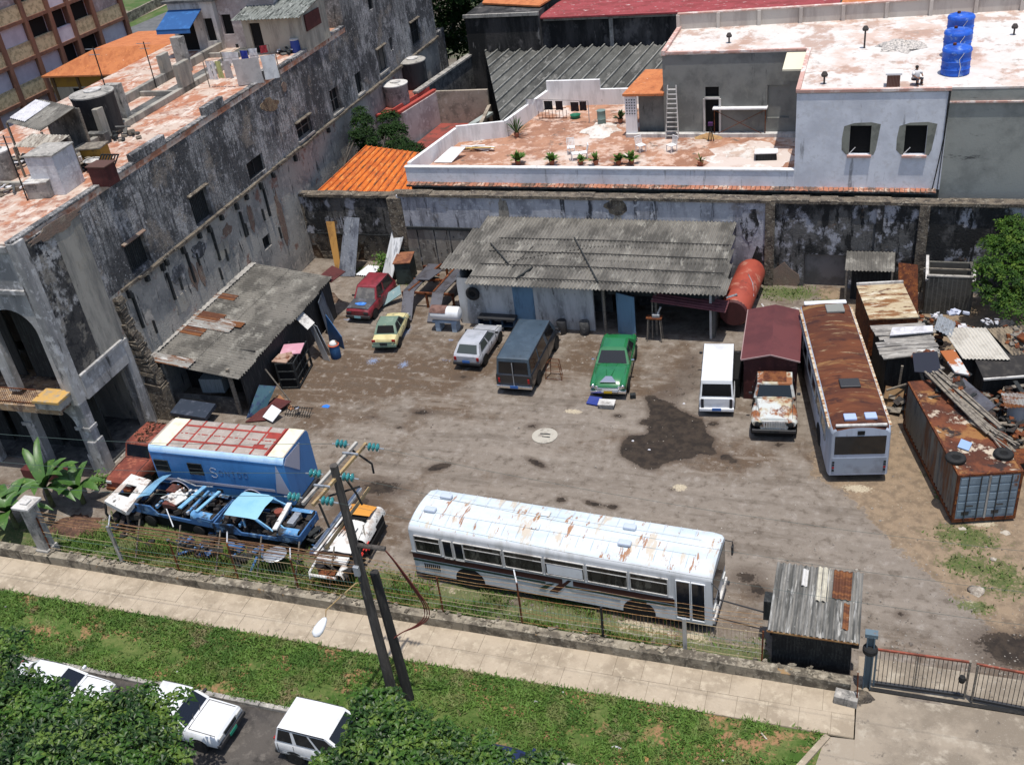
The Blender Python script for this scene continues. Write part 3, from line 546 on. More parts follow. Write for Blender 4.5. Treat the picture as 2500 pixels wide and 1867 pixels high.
mb=MB(); mb.ext([(.0,-1.9,1.9),(2.6,-1.9,1.9),(2.6,0,2.7),(0,0,2.7)],(0,0,.05)); mb.ext([(0,-1.9,1.65),(2.6,-1.9,1.65),(2.6,-1.86,1.9),(0,-1.86,1.9)],(0,-.02,0)); mb.build('awning',M('blue_awning',(.02,.085,.24),.6,0,[((.035,.14,.36),2,.5,.7)]),r2)
mb=MB(); mb.ext([(-4,0,-3),(0,0,-3),(0,4,-3),(-4,4,-3)],(0,0,3)) if 0 else mb.bx(-.2,3.6,-.2,4.2,-9,-.01); mb.build('lower_storeys',mPlL,r2)
P0=lw((-4.3,28.6,ZT)); t=thing('rooftop_shed','cream shed under corrugated sheets beside the tall mansion block','shed',(P0.x,P0.y,ZT),AL)
mb=MB(); mb.holed((0,0,0),(1,0,0),(0,0,1),4.4,2.3,[(.5,.02,1.3,1.95)],.2,(0,-1,0)); mb.poly([(4.4,0,0),(4.4,3.5,0),(4.4,3.5,2.7),(4.4,0,2.3)]); mb.poly([(0,3.5,0),(0,0,0),(0,0,2.3),(0,3.5,2.7)]); mb.build('walls',M('cream_wall',(.4,.37,.3),.9,0,[((.25,.23,.19),1.5,.42,.65,VS)],(12,.3)),t)
mb=MB(); mb.corr((-.4,-.6,2.3),(5.0,0,0),(0,4.4,.7),.25,.035); mb.build('roof_sheet',M('mossy_asbestos',(.2,.21,.19),.9,0,[((.05,.055,.05),2,.45,.62,(5,.6,1)),((.5,.5,.47),3,.6,.7)],(20,.3)),t)
mb=MB(); mb.bx(.5,1.3,.14,.18,.02,1.95); mb.build('door',mVoid,t); mb=MB(); mb.bx(4.42,4.5,.3,2.4,1.2,2.2); mb.build('window',mRed,t)
# water barrels by the shed
for (px,py,c,nm) in [(725,128,(.03,.06,.26),'small dark blue barrel by the rooftop shed door'),(742,122,(.03,.12,.09),'green lidded barrel by the rooftop shed door')]:
    p=g(px,py,ZT); t=thing('barrel',nm,'barrel',(p.x,p.y,ZT)); m=M('barrel_paint',c,.5); MB().lathe([(.28,0),(.31,.1),(.32,.45),(.29,.8)],14).build('drum',m,t,smooth=35); MB().lathe([(.32,.802),(.32,.87),(.02,.9)],14).build('lid',m if 'green' in nm else mWhiteDirty,t,smooth=35)
# clothes line
def cloth(name,label,a,b,drop,mat,group,cat,seg=6):
    mb=MB(); a=Vector(a);b=Vector(b); rr=random.Random(hash(label)%999); n=seg
    pr=[[a+(b-a)*(i/n)+V(0,.05*math.sin(i*1.7+j)*(j>0),-drop*j/3) for i in range(n+1)] for j in range(4)]
    vs=[p for r_ in pr for p in r_]; off=V(0,.012,0); k=len(vs); fs=[]
    for j in range(3):
        for i in range(n): q=j*(n+1)+i; fs.append((q,q+1,q+n+2,q+n+1)); fs.append((k+q+n+1,k+q+n+2,k+q+1,k+q))
    mb.add(vs+[v+off for v in vs],fs); c=(a+b)/2; mb.v=[tuple(Vector(v)-c) for v in mb.v]
    o=mb.build(name,mat,smooth=True,loc=c); return tag(o,label,cat,group)
def cm(n,c): return M(n,c,.9,0,[(tuple(x*.8 for x in c),3,.45,.65)])
wh=cm('white_cloth',(.7,.69,.68)); gy=cm('grey_cloth',(.45,.42,.4)); lg_=cm('pale_green_cloth',(.45,.47,.2)); bl=cm('blue_cloth',(.03,.05,.3)); rd=cm('red_cloth',(.35,.04,.05))
cl=[((500,150),(511,150),1.1,wh,'narrow white towel, leftmost on the rooftop line','towel'),((512,150),(521,150),1.1,wh,'second narrow white towel on the rooftop line','towel'),((523,150),(537,150),1.0,lg_,'pale yellow-green cloth on the rooftop line','cloth'),((540,150),(560,150),1.0,gy,'crumpled grey shirt on the rooftop line','shirt'),((566,148),(630,140),1.5,gy,'big grey bed sheet on the rooftop line','sheet'),((634,138),(670,132),1.4,wh,'pale grey sheet at the right end of the rooftop line','sheet'),((540,128),(580,128),.7,wh,'white sheet hanging behind the grey shirt','sheet'),((584,124),(603,124),.55,bl,'deep blue cloth on the back rooftop line','cloth'),((604,120),(626,118),.6,wh,'white pillowcase beside the deep blue cloth','cloth'),((632,113),(650,110),.45,rd,'red shirt on the back rooftop line','shirt')]
for (a,b,dr,mt,lb,ct) in cl: cloth('laundry',lb,g(*a,ZT+1.55),g(*b,ZT+1.55),dr,mt,'laundry drying on the mansion roof',ct)
t=thing('clothes_line','wire clothes line on thin posts across the mansion roof','line',tuple(g(495,190,ZT))); o=g(495,190,ZT); mb=MB()
A=g(495,150,ZT+1.58);B=g(672,131,ZT+1.58);C=g(538,128,ZT+1.58);D=g(655,109,ZT+1.58)
for a,b in ((A,B),(C,D)): mb.tube([a-o,b-o],.008,4)
mb.build('wire',mBlack,t)
for q in (A,B,C,D): mb=MB(); mb.tube([(q.x-o.x,q.y-o.y,0),q-o],.03,5); mb.build('post',mWood,t)
# antenna masts
for i,(px,py,h,lb) in enumerate([(285,300,4.2,'tall thin antenna mast behind the dark roof tank'),(382,215,2.8,'thin mast on a concrete stub of the mansion roof'),(68,490,3.2,'thin iron mast at the left edge of the mansion roof'),(470,95,5,'white flagpole mast before the blue awning')]):
    p=g(px,py,ZT); t=thing('antenna_mast',lb,'mast',(p.x,p.y,ZT),0,'masts on the mansion roof'); MB().tube([(0,0,0),(.05,0,h)],.035,5).build('pole',mBlack if i<3 else mWhiteDirty,t)
    if i<3: m=MB(); m.beam((-.5,0,h-.1),(.5,0,h-.1),.03); m.beam((-.35,0,h-.4),(.35,0,h-.4),.03); m.build('arms',mGalv,t)

# more junk on the mansion roof
rr=random.Random(91)
def scrapheap(name,label,cat,loc,rx,ry,n,mats,seed,hz=.5):
    t=thing(name,label,cat,loc); rr=random.Random(seed); M_=[MB() for _ in mats]
    for i in range(n):
        k=rr.randrange(len(mats)); x=rr.gauss(0,.45)*rx; y=rr.gauss(0,.45)*ry; z=hz*max(.05,1-math.hypot(x/rx,y/ry))*rr.random()+.05
        if rr.random()<.5: M_[k].box((x,y,z),(rr.uniform(.2,1.0),rr.uniform(.08,.35),.04),rr.random()*3.1,0,rr.uniform(-.4,.4),rr.uniform(-.4,.4))
        else: M_[k].box((x,y,z),(rr.uniform(.1,.4),rr.uniform(.1,.35),rr.uniform(.05,.3)),rr.random()*3.1,0,rr.uniform(-.5,.5))
    for k,m in enumerate(M_): 
        if m.v: m.build(['scrap_boards','scrap_metal','scrap_cloth','rubble'][k],mats[k],t)['kind']='stuff'
    return t
for (px,py,rx,ry,n,lb) in [(150,400,1.6,1.2,30,'dark heap of household junk around the yellow crate on the mansion roof'),(215,415,1.1,.8,20,'white and black junk before the yellow crate on the mansion roof'),(60,400,1.4,1.0,24,'dark clutter between the lean-to and the draped box'),(30,470,1.2,.8,16,'flat pieces of scrap at the left edge of the mansion roof'),(310,335,1.2,.8,14,'broken pieces lying beside the big dark roof tank'),(590,110,1.0,.8,12,'clutter and pots behind the hanging laundry'),(700,130,.8,.5,9,'pots and boxes beside the rooftop shed')]:
    p=g(px,py,ZT); scrapheap('junk_heap',lb,'junk',(p.x,p.y,ZT),rx,ry,n,[mWood,mShut,mSheet,mConcD],int(px),.7)
for i,(px,py,w_,h_,lb) in enumerate([(300,290,1.0,2.0,'grey cement stub wall beside the big dark tank'),(455,175,.8,2.2,'grey cement post at the left end of the laundry'),(245,350,1.2,.6,'low dark cement trough below the big dark tank')]):
    p=g(px,py,ZT); boxthing('cement_stub',lb,'stub wall',(p.x,p.y,ZT),(w_,.45,h_),AL,mConc if i<2 else mConcD)
# ================= background buildings =================
# apartment block (faces +x)
mBrown=M('brown_concrete',(.21,.105,.07),.85,0,[((.14,.07,.05),1.5,.42,.62,VS),((.22,.11,.07),3,.56,.7)],(14,.2))
mCream=M('cream_roughcast',(.52,.43,.27),.95,0,[((.3,.25,.15),3,.45,.6),((.5,.43,.27),9,.5,.7)],(40,.5)); mLil=M('lilac_white_panel',(.56,.54,.6),.85,0,[((.46,.44,.5),.7,.42,.65)])
AP=thing('apartment_block','brown framed apartment block with cream and lilac panels behind the mansion','building',(-65.5,60,0))
ys=[45.5,49.5,53,56,59,62.3,65.4,68.7,71.55,73.9,76.8,80.7]; fl=[-.9,1.95,4.8,7.65,10.5,13.35,16.2,19.05]
mb=MB(); mb.bx(-9,-.45,45.5-60,80.7-60,-.5,21.5); mb.build('walls',mLil,AP)
mb=MB()
for y in ys: mb.bx(-.45,.15,y-60-.2,y-60+.2,-.5,21.9)
for z in fl+[21.9]: mb.bx(-.45,.1,45.5-60,80.7-60,z-.25,z+.02)
mb.bx(-9,.05,80.7-60+.001,80.7-60+.2,-.5,21.9); mb.build('frame',mBrown,AP)
for i in range(len(ys)-1):
    for j,z in enumerate(fl[:-1]):
        y0_,y1_=ys[i]+.2-60,ys[i+1]-.2-60
        if y1_-y0_<.3: continue
        k=(i*3+j*2)%5
        open_=(i in (8,9) or (i==7 and j>3) or (i==9))
        mb=MB(); mb.bx(-.4,-.05,y0_,y1_,z+.02,z+1.15); o=mb.build('parapet_panel',mCream if not (i==8) else mLil,AP)
        if open_:
            mb=MB(); mb.bx(-.44,-.38,y0_+.15,y1_-.15,z+1.16,z+2.45); mb.build('window',mVoid,AP)
        else:
            mb=MB(); mb.bx(-.4,-.2,y0_,y1_,z+1.151,z+2.6); mb.build('upper_panel',mLil if k!=3 or j<4 else mPink,AP)
# yellow house with a hipped orange roof
mTile=M('orange_roof_tiles',(.5,.18,.07),.9,0,[((.4,.13,.05),1.2,.42,.62),((.55,.2,.07),3,.55,.7),((.12,.06,.035),4,.62,.74),((.6,.45,.35),2.5,.69,.74)],(30,.4))
YH=thing('yellow_house','yellow walled house with a large orange hipped roof behind the mansion','house',(-57,64,0)); zE=9.7
A=g(100,187,zE);B=g(352,178,zE);C=g(455,165,zE+.4)
mb=MB(); E0=V(A.x,A.y,zE);E1=V(-44.0,A.y+.1,zE); Rg=g(235,117,zE+1.6); Rh=g(430,108,zE+1.6); O_=V(57,-64,0)
bk=V(E0.x,E0.y+13,zE); bk2=V(E1.x,E1.y+13,zE)
for poly in ([E0,E1,Rh,Rg],[E1,bk2,Rh],[bk2,bk,Rg,Rh],[bk,E0,Rg]): mb.ext([p+O_ for p in poly],(0,0,-.12))
mb.build('roof',mTile,YH)
mb=MB(); mb.bx(E0.x+57+.4,E1.x+57-.3,E0.y-64+.4,E0.y-64+12,0,zE-.12); mb.build('walls',M('ochre_wall',(.36,.2,.035),.9,0,[((.28,.155,.04),.8,.42,.62)],(12,.2)),YH)
mb=MB(); x=E0.x+57+.6
while x<8: mb.bx(x,x+.22,E0.y-64+.28,E0.y-64+.41,0,zE-.13); x+=2.4
mb.bx(E0.x+57+.5,9,E0.y-64+.3,E0.y-64+.42,6.8,6.95); mb.build('pilasters',M('brown_trim',(.13,.08,.04),.85),YH)
for k,x in enumerate((1.3,3.3,5.6,7.6,-1.5)):
    mb=MB(); mb.bx(E0.x+57+4+x-.1,E0.x+57+4+x+1.0,E0.y-64+.32,E0.y-64+.4,zE-3.2,zE-1.1); mb.build('window',mVoid,YH)
mb=MB(); mb.bx(E0.x+57+.5,9,E0.y-64+.345,E0.y-64+.415,zE-4.5,zE-1.0); mb.build('lower_panels',M('beige_panel',(.4,.36,.28),.9,0,[((.3,.27,.22),1.5,.42,.62,VS)]),YH)
# far street with verges
mFar=M('far_street',(.13,.13,.13),.9,0,[((.1,.1,.1),.8,.42,.62)])
def gl(p,z): q=g(*p,z); return (q.x,q.y,z)
def farquad(name,p,z,mat,th=.06): o=MB().ext([gl(q,z) for q in p],(0,0,th)).build(name,mat); return stru(o)
farquad('far_lawn',[(250,150),(520,90),(520,-60),(250,-60)],-.55,M('far_lawn_green',(.055,.1,.022),.95,0,[((.1,.12,.045),.4,.45,.62),((.2,.18,.13),.25,.58,.66)]))
farquad('far_road',[(250,182),(520,60),(520,-18),(250,98)],-.48,mFar)
farquad('far_pavement',[(250,86),(520,-40),(520,-52),(250,70)],-.48,mSide)
q=gl((300,62),-.45); q2=gl((420,2),-.45); t=thing('garden_wall','low tan garden wall along the far street','wall',q); MB().beam((0,0,.6),(q2[0]-q[0],q2[1]-q[1],.6),.4,1.3).build('wall_body',mLow,t)
# ---- back wall of the yard (faces -y, y=51.6) ----
mBW=M('back_wall_whitewash',(.4,.4,.43),.92,0,[((.2,.2,.22),.8,.44,.62,(1,1,.3),8),((.05,.05,.055),1.6,.58,.68,(1.6,1,.22),7),((.5,.5,.52),3,.55,.7),((.22,.2,.17),.5,.6,.72)],(10,.6,.04))
mBWB=M('back_wall_black_mould',(.11,.105,.1),.95,0,[((.022,.022,.022),.55,.42,.56,(1,1,.8),9),((.34,.34,.37),.8,.53,.62,(1,1,.85),9),((.018,.018,.018),2.2,.54,.64,(1.5,1,.35),7),((.16,.1,.06),.8,.62,.72)],(9,.8,.05))
mBWC=M('back_wall_bare',(.27,.24,.2),.92,0,[((.16,.14,.12),.8,.42,.6,VS,7),((.36,.33,.28),2,.55,.7),((.07,.055,.045),1.5,.62,.72,(2,1,.3))],(10,.6,.04))
BW=thing('yard_back_wall','long patchy old wall closing the back of the yard','wall',(-15.64, 53.8, -1.214)); BW.scale=(1.0426,)*3
X=lambda x: x+15
mb=MB(); mb.bx(X(-26.6),X(-4.75),0,.5,4.0,6.05); mb.build('whitewashed_upper_wall',mBW,BW)
mb=MB(); mb.bx(X(-26.6),X(-8),-.08,.49,0,4.0); mb.build('bare_lower_wall',mBWC,BW); mb=MB(); mb.bx(X(-8),X(-4.75),.0,.49,0,4.0); mb.build('whitewashed_lower_wall',mBW,BW)
mb=MB(); mb.bx(X(-34.6),X(-26.6),.85,1.32,3.0,5.55); mb.build('black_mouldy_wall',mBWB,BW)
mb=MB(); mb.bx(X(-35.6),X(-26.6),1.0,1.33,0,3.0); mb.build('crumbling_lower_wall',M('crumbled_brown_wall',(.2,.15,.1),.95,0,[((.08,.05,.032),.7,.42,.56,None,9),((.36,.33,.28),.6,.52,.6,None,9),((.3,.19,.11),1.6,.56,.66,None,9)],(5,1,.15)),BW)
mb=MB(); mb.holed((X(-4.75),.02,0),(1,0,0),(0,0,1),27,6.0,[(1.7,0,4.0,3.1)],.35,(0,-1,0)); mb.bx(X(-4.75),X(22),.03+.37,.5,0,6.0); mb.poly([(X(-4.75),.02,6),(X(22),.02,6),(X(22),.5,6),(X(-4.75),.5,6)]); mb.build('black_stained_wall',mBWB,BW)
mb=MB(); mb.bx(X(-3.05),X(-.75),.30,.36,0,3.1); mb.build('blocked_doorway',M('grey_render',(.24,.22,.21),.92,0,[((.15,.14,.13),.8,.42,.62)],(10,.3)),BW)
for x,w_ in [(-4.9,.5),(2.7,.5),(.6,.35)]:
    mb=MB(); mb.bx(X(x-w_/2),X(x+w_/2),-.14,.1,0,6.06); mb.build('pier',mRub if x!=.6 else mBWB,BW,bevel=.03)
mb=MB(); mb.bx(X(-27.2),X(-26.3),-.12,1.3,0,5.9); mb.build('brick_pier',mRub,BW)
mb=MB(); rr=random.Random(8); x=-34
while x<12:
    L_=rr.uniform(.5,1.4); z=5.55 if x<-26.6 else 6.05; q=.85 if x<-26.6 else 0; mb.bx(X(x),X(x+L_),q-.1+rr.uniform(-.03,.03),q+.6,z-.02,z+.14+rr.uniform(-.03,.04)); x+=L_
mb.build('coping',mRub,BW)
def wpatch(cx,cz,w,h,mat,seed,y=-.05,d=.04):
    rr=random.Random(seed); pts=[(X(cx+w*rr.uniform(.72,1.1)*math.cos(a)),y,cz+h*rr.uniform(.72,1.1)*math.sin(a)) for a in [2*math.pi*i/16 for i in range(16)]]
    MB().ext(pts,(0,d,0)).build('plaster_scar',mat,BW)
for k,(cx,cz,w,h,mt,y) in enumerate([(-19.9,5.1,.35,1.0,mBWC,-.02),(-13.2,5.6,.7,.5,mRub,-.03),(-13.2,4.7,.25,.8,mConc,-.02),(-31.8,2.0,1.7,1.5,mRub,.95),(-28.6,1.9,1.5,1.6,mRub,.94),(-30.4,2.9,.9,.5,mBWC,.96),(-6.0,4.8,.5,1.1,mBWB,-.02),(-5.4,2.2,.4,1.6,mBWB,-.02),(-4.1,1.4,.9,1.1,mBrick,-.01),(-33.9,4.2,.4,1.2,mRub,.83)]): wpatch(cx,cz,w,h,mt,50+k,y)
mb=MB(); mb.bx(X(-26.2),X(-19),-.16,-.05,3.95,4.12); mb.bx(X(-33),X(-27.3),.8,.9,3.0,3.07); mb.build('ledge',mShut,BW)
mb=MB()
for x in (-25.6,-24.5,-23.5,-22.2,-21): mb.bx(X(x),X(x)+.07,-.1,-.075,.6,3.9)
for i in range(30): xx=rr.uniform(-25.8,-19); zz_=rr.uniform(1,3.6); mb.bx(X(xx),X(xx)+.08,-.1,-.075,zz_,zz_+.08)
mb.build('render_joints',mBWB,BW)
# ---- house with terrace ----
mHouse=M('bluish_white_wall',(.7,.71,.75),.88,0,[((.56,.57,.61),.5,.42,.65,None,7),((.3,.3,.31),1.6,.62,.74,(1.6,1,.2)),((.58,.58,.6),3,.52,.7)],(9,.25))
mGreyW=M('raw_cement_wall',(.21,.212,.195),.93,0,[((.14,.142,.132),.5,.42,.62,None,8),((.2,.2,.18),1.5,.54,.7,(1,1,.5)),((.075,.075,.07),1.3,.62,.74,VS)],(12,.3))
mOl=M('olive_render',(.13,.128,.1),.93,0,[((.06,.06,.05),1.2,.45,.62,(1.5,1,.3)),((.18,.18,.14),2,.55,.7)],(12,.3))
mRoofW=M('whitewashed_roof',(.58,.54,.5),.85,0,[((.52,.38,.31),.16,.5,.6,None,10,.85),((.36,.22,.16),.45,.525,.6,(1,.6,1),11,.75),((.66,.63,.6),.8,.5,.62,None,9,.8),((.3,.24,.2),1.3,.6,.7,None,9,.75)],(14,.15))
mTerF=M('terrace_floor',(.38,.2,.125),.88,0,[((.27,.135,.085),.5,.42,.58,None,9),((.58,.5,.44),.34,.5,.6,None,10,.9),((.52,.36,.28),1.4,.53,.64,None,9),((.13,.1,.08),1.2,.62,.7,None,8)],(18,.25))
mWhite=M('white_wall',(.75,.74,.73),.85,0,[((.6,.59,.58),1.5,.45,.65,VS),((.3,.29,.27),2.4,.66,.76,VS)],(12,.2))
mTrim=M('pink_roof_trim',(.5,.3,.25),.85,0,[((.7,.6,.55),1.5,.48,.64),((.25,.15,.12),4,.62,.74)],(16,.3))
HW=thing('terrace_house','bluish white house with a flat white roof and an open terrace behind the yard','house',(-4.17, 55.26, -1.214)); HW.scale=(1.0426,)*3; X=lambda x:x+4
mb=MB(); mb.bx(X(-26.3),X(3.4),.35,.6,0,6.25); mb.build('olive_base_wall',mOl,HW)
mb=MB(); mb.bx(X(-26.35),X(-3.85),0,.22,6.36,7.22); mb.build('terrace_parapet',mHouse,HW)
mb=MB(); mb.bx(X(-26.4),X(-3.85),-.04,.27,7.22,7.32); 
mb.build('parapet_coping',mWhite,HW,bevel=.02)
mb=MB(); mb.bx(X(-26.3),X(3.2),-.35,.5,6.18,6.26); mb.build('ledge_slab',mConcD,HW)
mb=MB(); rr=random.Random(3); x=-26.3
while x<3.1: mb.box((X(x)+.12,-.17,6.31),(.22,.42,.05),rr.uniform(-.06,.06),0,.15,rr.uniform(-.2,.2)); x+=.25
mb.build('ledge_tiles',M('ledge_terracotta',(.36,.15,.09),.9,0,[((.12,.08,.06),1.2,.45,.6),((.5,.38,.3),2,.56,.68)],(14,.3)),HW)
# terrace floor polygon
TF=[(-26.2,53.2),(-3.9,53.2),(-3.9,60.4),(-14.2,60.4),(-14.2,64.4),(-18.3,64.4),(-21.1,64.2),(-21.7,60.2),(-22.6,59.8),(-26.2,55.9)] 
p=[g(1025,402,6.5),g(1060,398,6.5)]
TF=[(-26.2,53.2),(-3.9,53.2),(-3.9,60.4),(-13.8,60.4),(-13.8,66.5),(-21.3,66.3),(-22.4,60.2),(-25.4,59.3)]
tf=TF
mb=MB(); mb.ext([(X(a),b-53,6.3) for a,b in tf],(0,0,.2)); mb.build('terrace_floor',mTerF,HW)
mb=MB(); mb.ext([(X(a),b-53,0) for a,b in tf],(0,0,6.29)); mb.build('lower_storey',mOl,HW)
mb=MB()
def wseg(a,b,z0,z1,t=.22,m=0): mb.beam((X(a[0]),a[1]-53,(z0+z1)/2),(X(b[0]),b[1]-53,(z0+z1)/2),t,z1-z0,m)
for a,b in zip(tf[-1:]+tf[-2:-4:-1],tf[-2:-5:-1]): wseg(a,b,6.3,7.55)
wseg((-26.2,53.3),(-25.4,59.3),6.3,7.45); wseg((-21.3,66.3),(-17.6,66.4),6.3,8.2)
mb.build('terrace_side_parapet',mWhite,HW)
rr=random.Random(77); mb=MB(); mb.ext([(X(-6.6)+2.7*k*math.cos(a),3.6+3.0*k*math.sin(a),6.5) for a,k in [(6.283*i/26,rr.uniform(.75,1.1)) for i in range(26)]],(0,0,.012)); mb.build('plaster_spill',M('pinkish_plaster_spill',(.55,.47,.42),.9,0,[((.42,.29,.23),.7,.46,.6,None,10),((.64,.6,.56),1.4,.55,.65,None,9)],(14,.2)),HW)
# two storey part
mb=MB(); mb.holed((X(-3.85),0,6.3),(1,0,0),(0,0,1),7.2,5.05,[(2.68,1.85,3.7,3.38),(5.32,1.85,6.33,3.38)],.3,(0,-1,0)); mb.poly([(X(3.35),0,6.3),(X(3.35),12,6.3),(X(3.35),12,11.35),(X(3.35),0,11.35)]); mb.poly([(X(-3.85),12,6.3),(X(-3.85),0,6.3),(X(-3.85),0,11.35),(X(-3.85),12,11.35)]); mb.build('upper_front_wall',mHouse,HW)
for x0_ in (-3.85+2.68,-3.85+5.32):
    mb=MB(); mb.bx(X(x0_),X(x0_)+1.02,.26,.3,8.15,9.68); w_=mb.build('window',mVoid,HW)
    mb=MB(); mb.bx(X(x0_)-.08,X(x0_)+1.1,-.12,.1,8.02,8.14); mb.build('sill',mTrim,w_,bevel=.01)
    mb=MB(); mb.ext([(X(x0_)+a,-.006,8.9+b) for a,b in ((-.14,-.75),(-.36,-.5),(-.38,.1),(-.3,.75),(.2,.92),(1.0,.95),(1.45,.85),(1.38,.2),(1.3,-.5),(1.2,-.78),(1.02,-.73),(1.02,.78),(0,.78),(0,-.73))],(0,.02,0)); mb.build('cement_surround',M('cement_patch',(.24,.24,.2),.93,0,[((.16,.16,.135),1.5,.42,.62)]),w_)
    mb=MB(); mb.beam((X(x0_)+.05,.1,8.2),(X(x0_)+.3,.1,8.5),.03); mb.build('loose_bar',mWhite,w_)
# grey raw cement part
mb=MB(); mb.holed((X(-12.15),7.4,6.5),(1,0,0),(0,0,1),8.3,4.85,[(2.5,0,3.3,2.2),(2.5,2.35,3.3,2.95),(6.1,1.05,7.35,3.0)],.2,(0,-1,0)); mb.poly([(X(-12.15),12.5,6.5),(X(-12.15),7.4,6.5),(X(-12.15),7.4,11.35),(X(-12.15),12.5,11.35)]); mb.build('grey_cement_wall',mGreyW,HW)
mb=MB(); mb.bx(X(-9.65),X(-8.85),7.56,7.6,6.5,8.7); d_=mb.build('door',mVoid,HW); mb=MB(); mb.bx(X(-9.78),X(-9.66),7.3,7.42,6.5,8.75); mb.bx(X(-8.84),X(-8.72),7.3,7.42,6.5,8.75); mb.bx(X(-9.7),X(-8.8),7.34,7.42,8.72,8.84); mb.build('frame',mWhiteDirty,d_)
mb=MB(); mb.bx(X(-9.65),X(-8.85),7.56,7.6,8.85,9.45); mb.build('window',mVoid,HW); mb=MB(); mb.bx(X(-6.05),X(-4.8),7.56,7.6,7.55,9.5); mb.build('boarded_opening',mGreyW,HW)
mb=MB(); mb.bx(X(-14.5),X(-3.9),7.0,7.39,6.5,6.72); mb.build('plinth_step',mWhiteDirty,HW)
mb=MB(); mb.ext([(X(-5.0),4.6,11.12),(X(-3.86),4.6,11.12),(X(-3.86),7.2,11.3),(X(-5.0),7.2,11.3)],(0,0,.1)); mb.build('canopy',M('cream_canopy',(.65,.6,.45),.85),HW)
# main roof (L shaped) and parapets
RF=[(-12.15,7.4),(-3.85,7.4),(-3.85,0),(3.35,0),(3.35,.3),(16,.3),(16,15.0),(-12.15,12.7)]
mb=MB(); mb.ext([(X(a),b,11.36) for a,b in RF],(0,0,.1)); mb.build('roof',mRoofW,HW)
mb=MB()
mb.beam((X(-12.05),7.3,11.5),(X(-12.05),12.7,11.5),.25,.28); mb.beam((X(-12.1),7.42,11.5),(X(-3.9),7.42,11.5),.2,.12); mb.beam((X(-3.8),7.4,11.5),(X(-3.8),0,11.5),.22,.18); mb.beam((X(-3.9),.06,11.48),(X(3.4),.06,11.48),.22,.14); mb.beam((X(3.35),.32,10.742),(X(16),.32,10.742),.2,.08)
mb.build('roof_edge_trim',mTrim,HW)
mb=MB(); mb.beam((X(-12.1),12.75,11.9),(X(16),15.05,11.9),.2,.9); 
for i in range(12): q=i/11; mb.beam((X(-12.1+q*27),12.6+q*2.2,10.742),(X(-12.1+q*27),12.6+q*2.2,12.36),.22,.2)
mb.build('rear_parapet',M('beige_parapet',(.5,.45,.4),.88,0,[((.4,.35,.31),1,.45,.65,VS)],(12,.2)),HW)
mb=MB(); mb.beam((X(-12.15),12.72,12.4),(X(16),15.02,12.4),.3,.07); mb.build('rear_coping',mTrim,HW)
mb=MB(); mb.bx(X(3.36),X(16),.31,.6,0,11.34); mb.build('right_grey_wall',M('grey_render_wall',(.31,.315,.285),.93,0,[((.22,.225,.205),.4,.42,.62,None,8),((.3,.3,.27),1.2,.56,.7,(1,1,.6)),((.09,.09,.085),.9,.64,.74,(1,1,3))],(10,.3)),HW)
mb=MB(); mb.tube([(X(3.3),-.05,11.4),(X(3.28),-.06,9),(X(3.1),-.07,7.2),(X(3.0),-.1,6.35)],.03,6); mb.tube([(X(3.36),-.02,11.4),(X(3.3),-.04,8.6),(X(3.25),-.06,6.3)],.02,6); mb.build('drain_cables',mBlack,HW)
# lean-to with red tiles at the left of the grey part, lattice wall
mb=MB(); mb.ext([(X(-14.6),7.1,9.05),(X(-12.1),7.1,9.05),(X(-12.1),11.2,9.3),(X(-14.0),11.2,9.3)],(0,0,.14)); mb.build('porch_roof',mTile,HW)
mb=MB(); mb.bx(X(-14.5),X(-13.8),7.2,7.4,6.5,9.0); mb.build('white_lattice_wall',mWhite,HW); mb=MB(); 
for i in range(4):
    for j in range(6): mb.box((X(-14.38)+i*.16,7.19,7.95+j*.17),(.07,.02,.07),0,0,0,R(45))
mb.build('lattice_holes',mShut,HW)
mb=MB(); mb.bx(X(-13.8),X(-12.16),7.9,8.1,6.5,9.0); mb.build('porch_wall',mGreyW,HW)
# things on the terrace / roof
for i,(px,py) in enumerate([(2333,92),(2327,140),(2330,200)]):
    p=g(px,py,10.742); 
for i,(x,y) in enumerate([(4.17,64.2),(3.91,61.1),(3.75,57.9)]):
    lab=['bright blue plastic water tank furthest back of the three on the white roof','bright blue plastic water tank, middle one of three on the white roof','bright blue plastic water tank nearest the edge of the white roof'][i]
    t=thing('plastic_water_tank',lab,'water tank',(x,y,10.742),0,'blue tanks on the white roof'); m=M('blue_plastic',(.018,.1,.5),.55,0,[((.012,.06,.34),1.5,.45,.65),((.16,.26,.5),2.2,.58,.7)])
    MB().lathe([(.68,0),(.72,.05),(.7,.3),(.73,.34),(.7,.38),(.7,.7),(.73,.74),(.7,.78),(.7,1.15),(.74,1.2),(.72,1.3),(.66,1.36)],26).build('tank_body',m,t,smooth=40)
    MB().lathe([(.66,1.36),(.4,1.42),(.38,1.44),(.02,1.46)],26).build('lid',m,t,smooth=40); MB().lathe([(.09,1.44),(.09,1.56),(.02,1.57)],10,(-.15,0,0)).build('cap',mRust,t)
    MB().tube([(.3,-.68,1.2),(.1,-.76,.9),(.2,-.75,.5),(.15,-.78,.0)],.018,5).build('hose',mWhiteDirty,t)
mV=M('roof_vent_iron',(.06,.05,.045),.8)
for px,py,h,lb in [(2110,118,1.0,'thin stub vent pipe with a dark cap in the middle of the white roof'),(2475,85,.35,'dark round vent near the rear parapet of the white roof'),(1780,105,.35,'dark vent against the rear parapet of the terrace house'),(2012,205,.4,'small dark pipe stub at the front edge of the white roof')]:
    p=g(px,py,10.742); t=thing('vent_pipe',lb,'vent',(p.x,p.y,10.742)); MB().tube([(0,0,0),(0,0,h)],.05,8).build('pipe',mV,t); MB().lathe([(.16,h),(.18,h+.1),(.1,h+.25)],10).build('cap',mV,t)
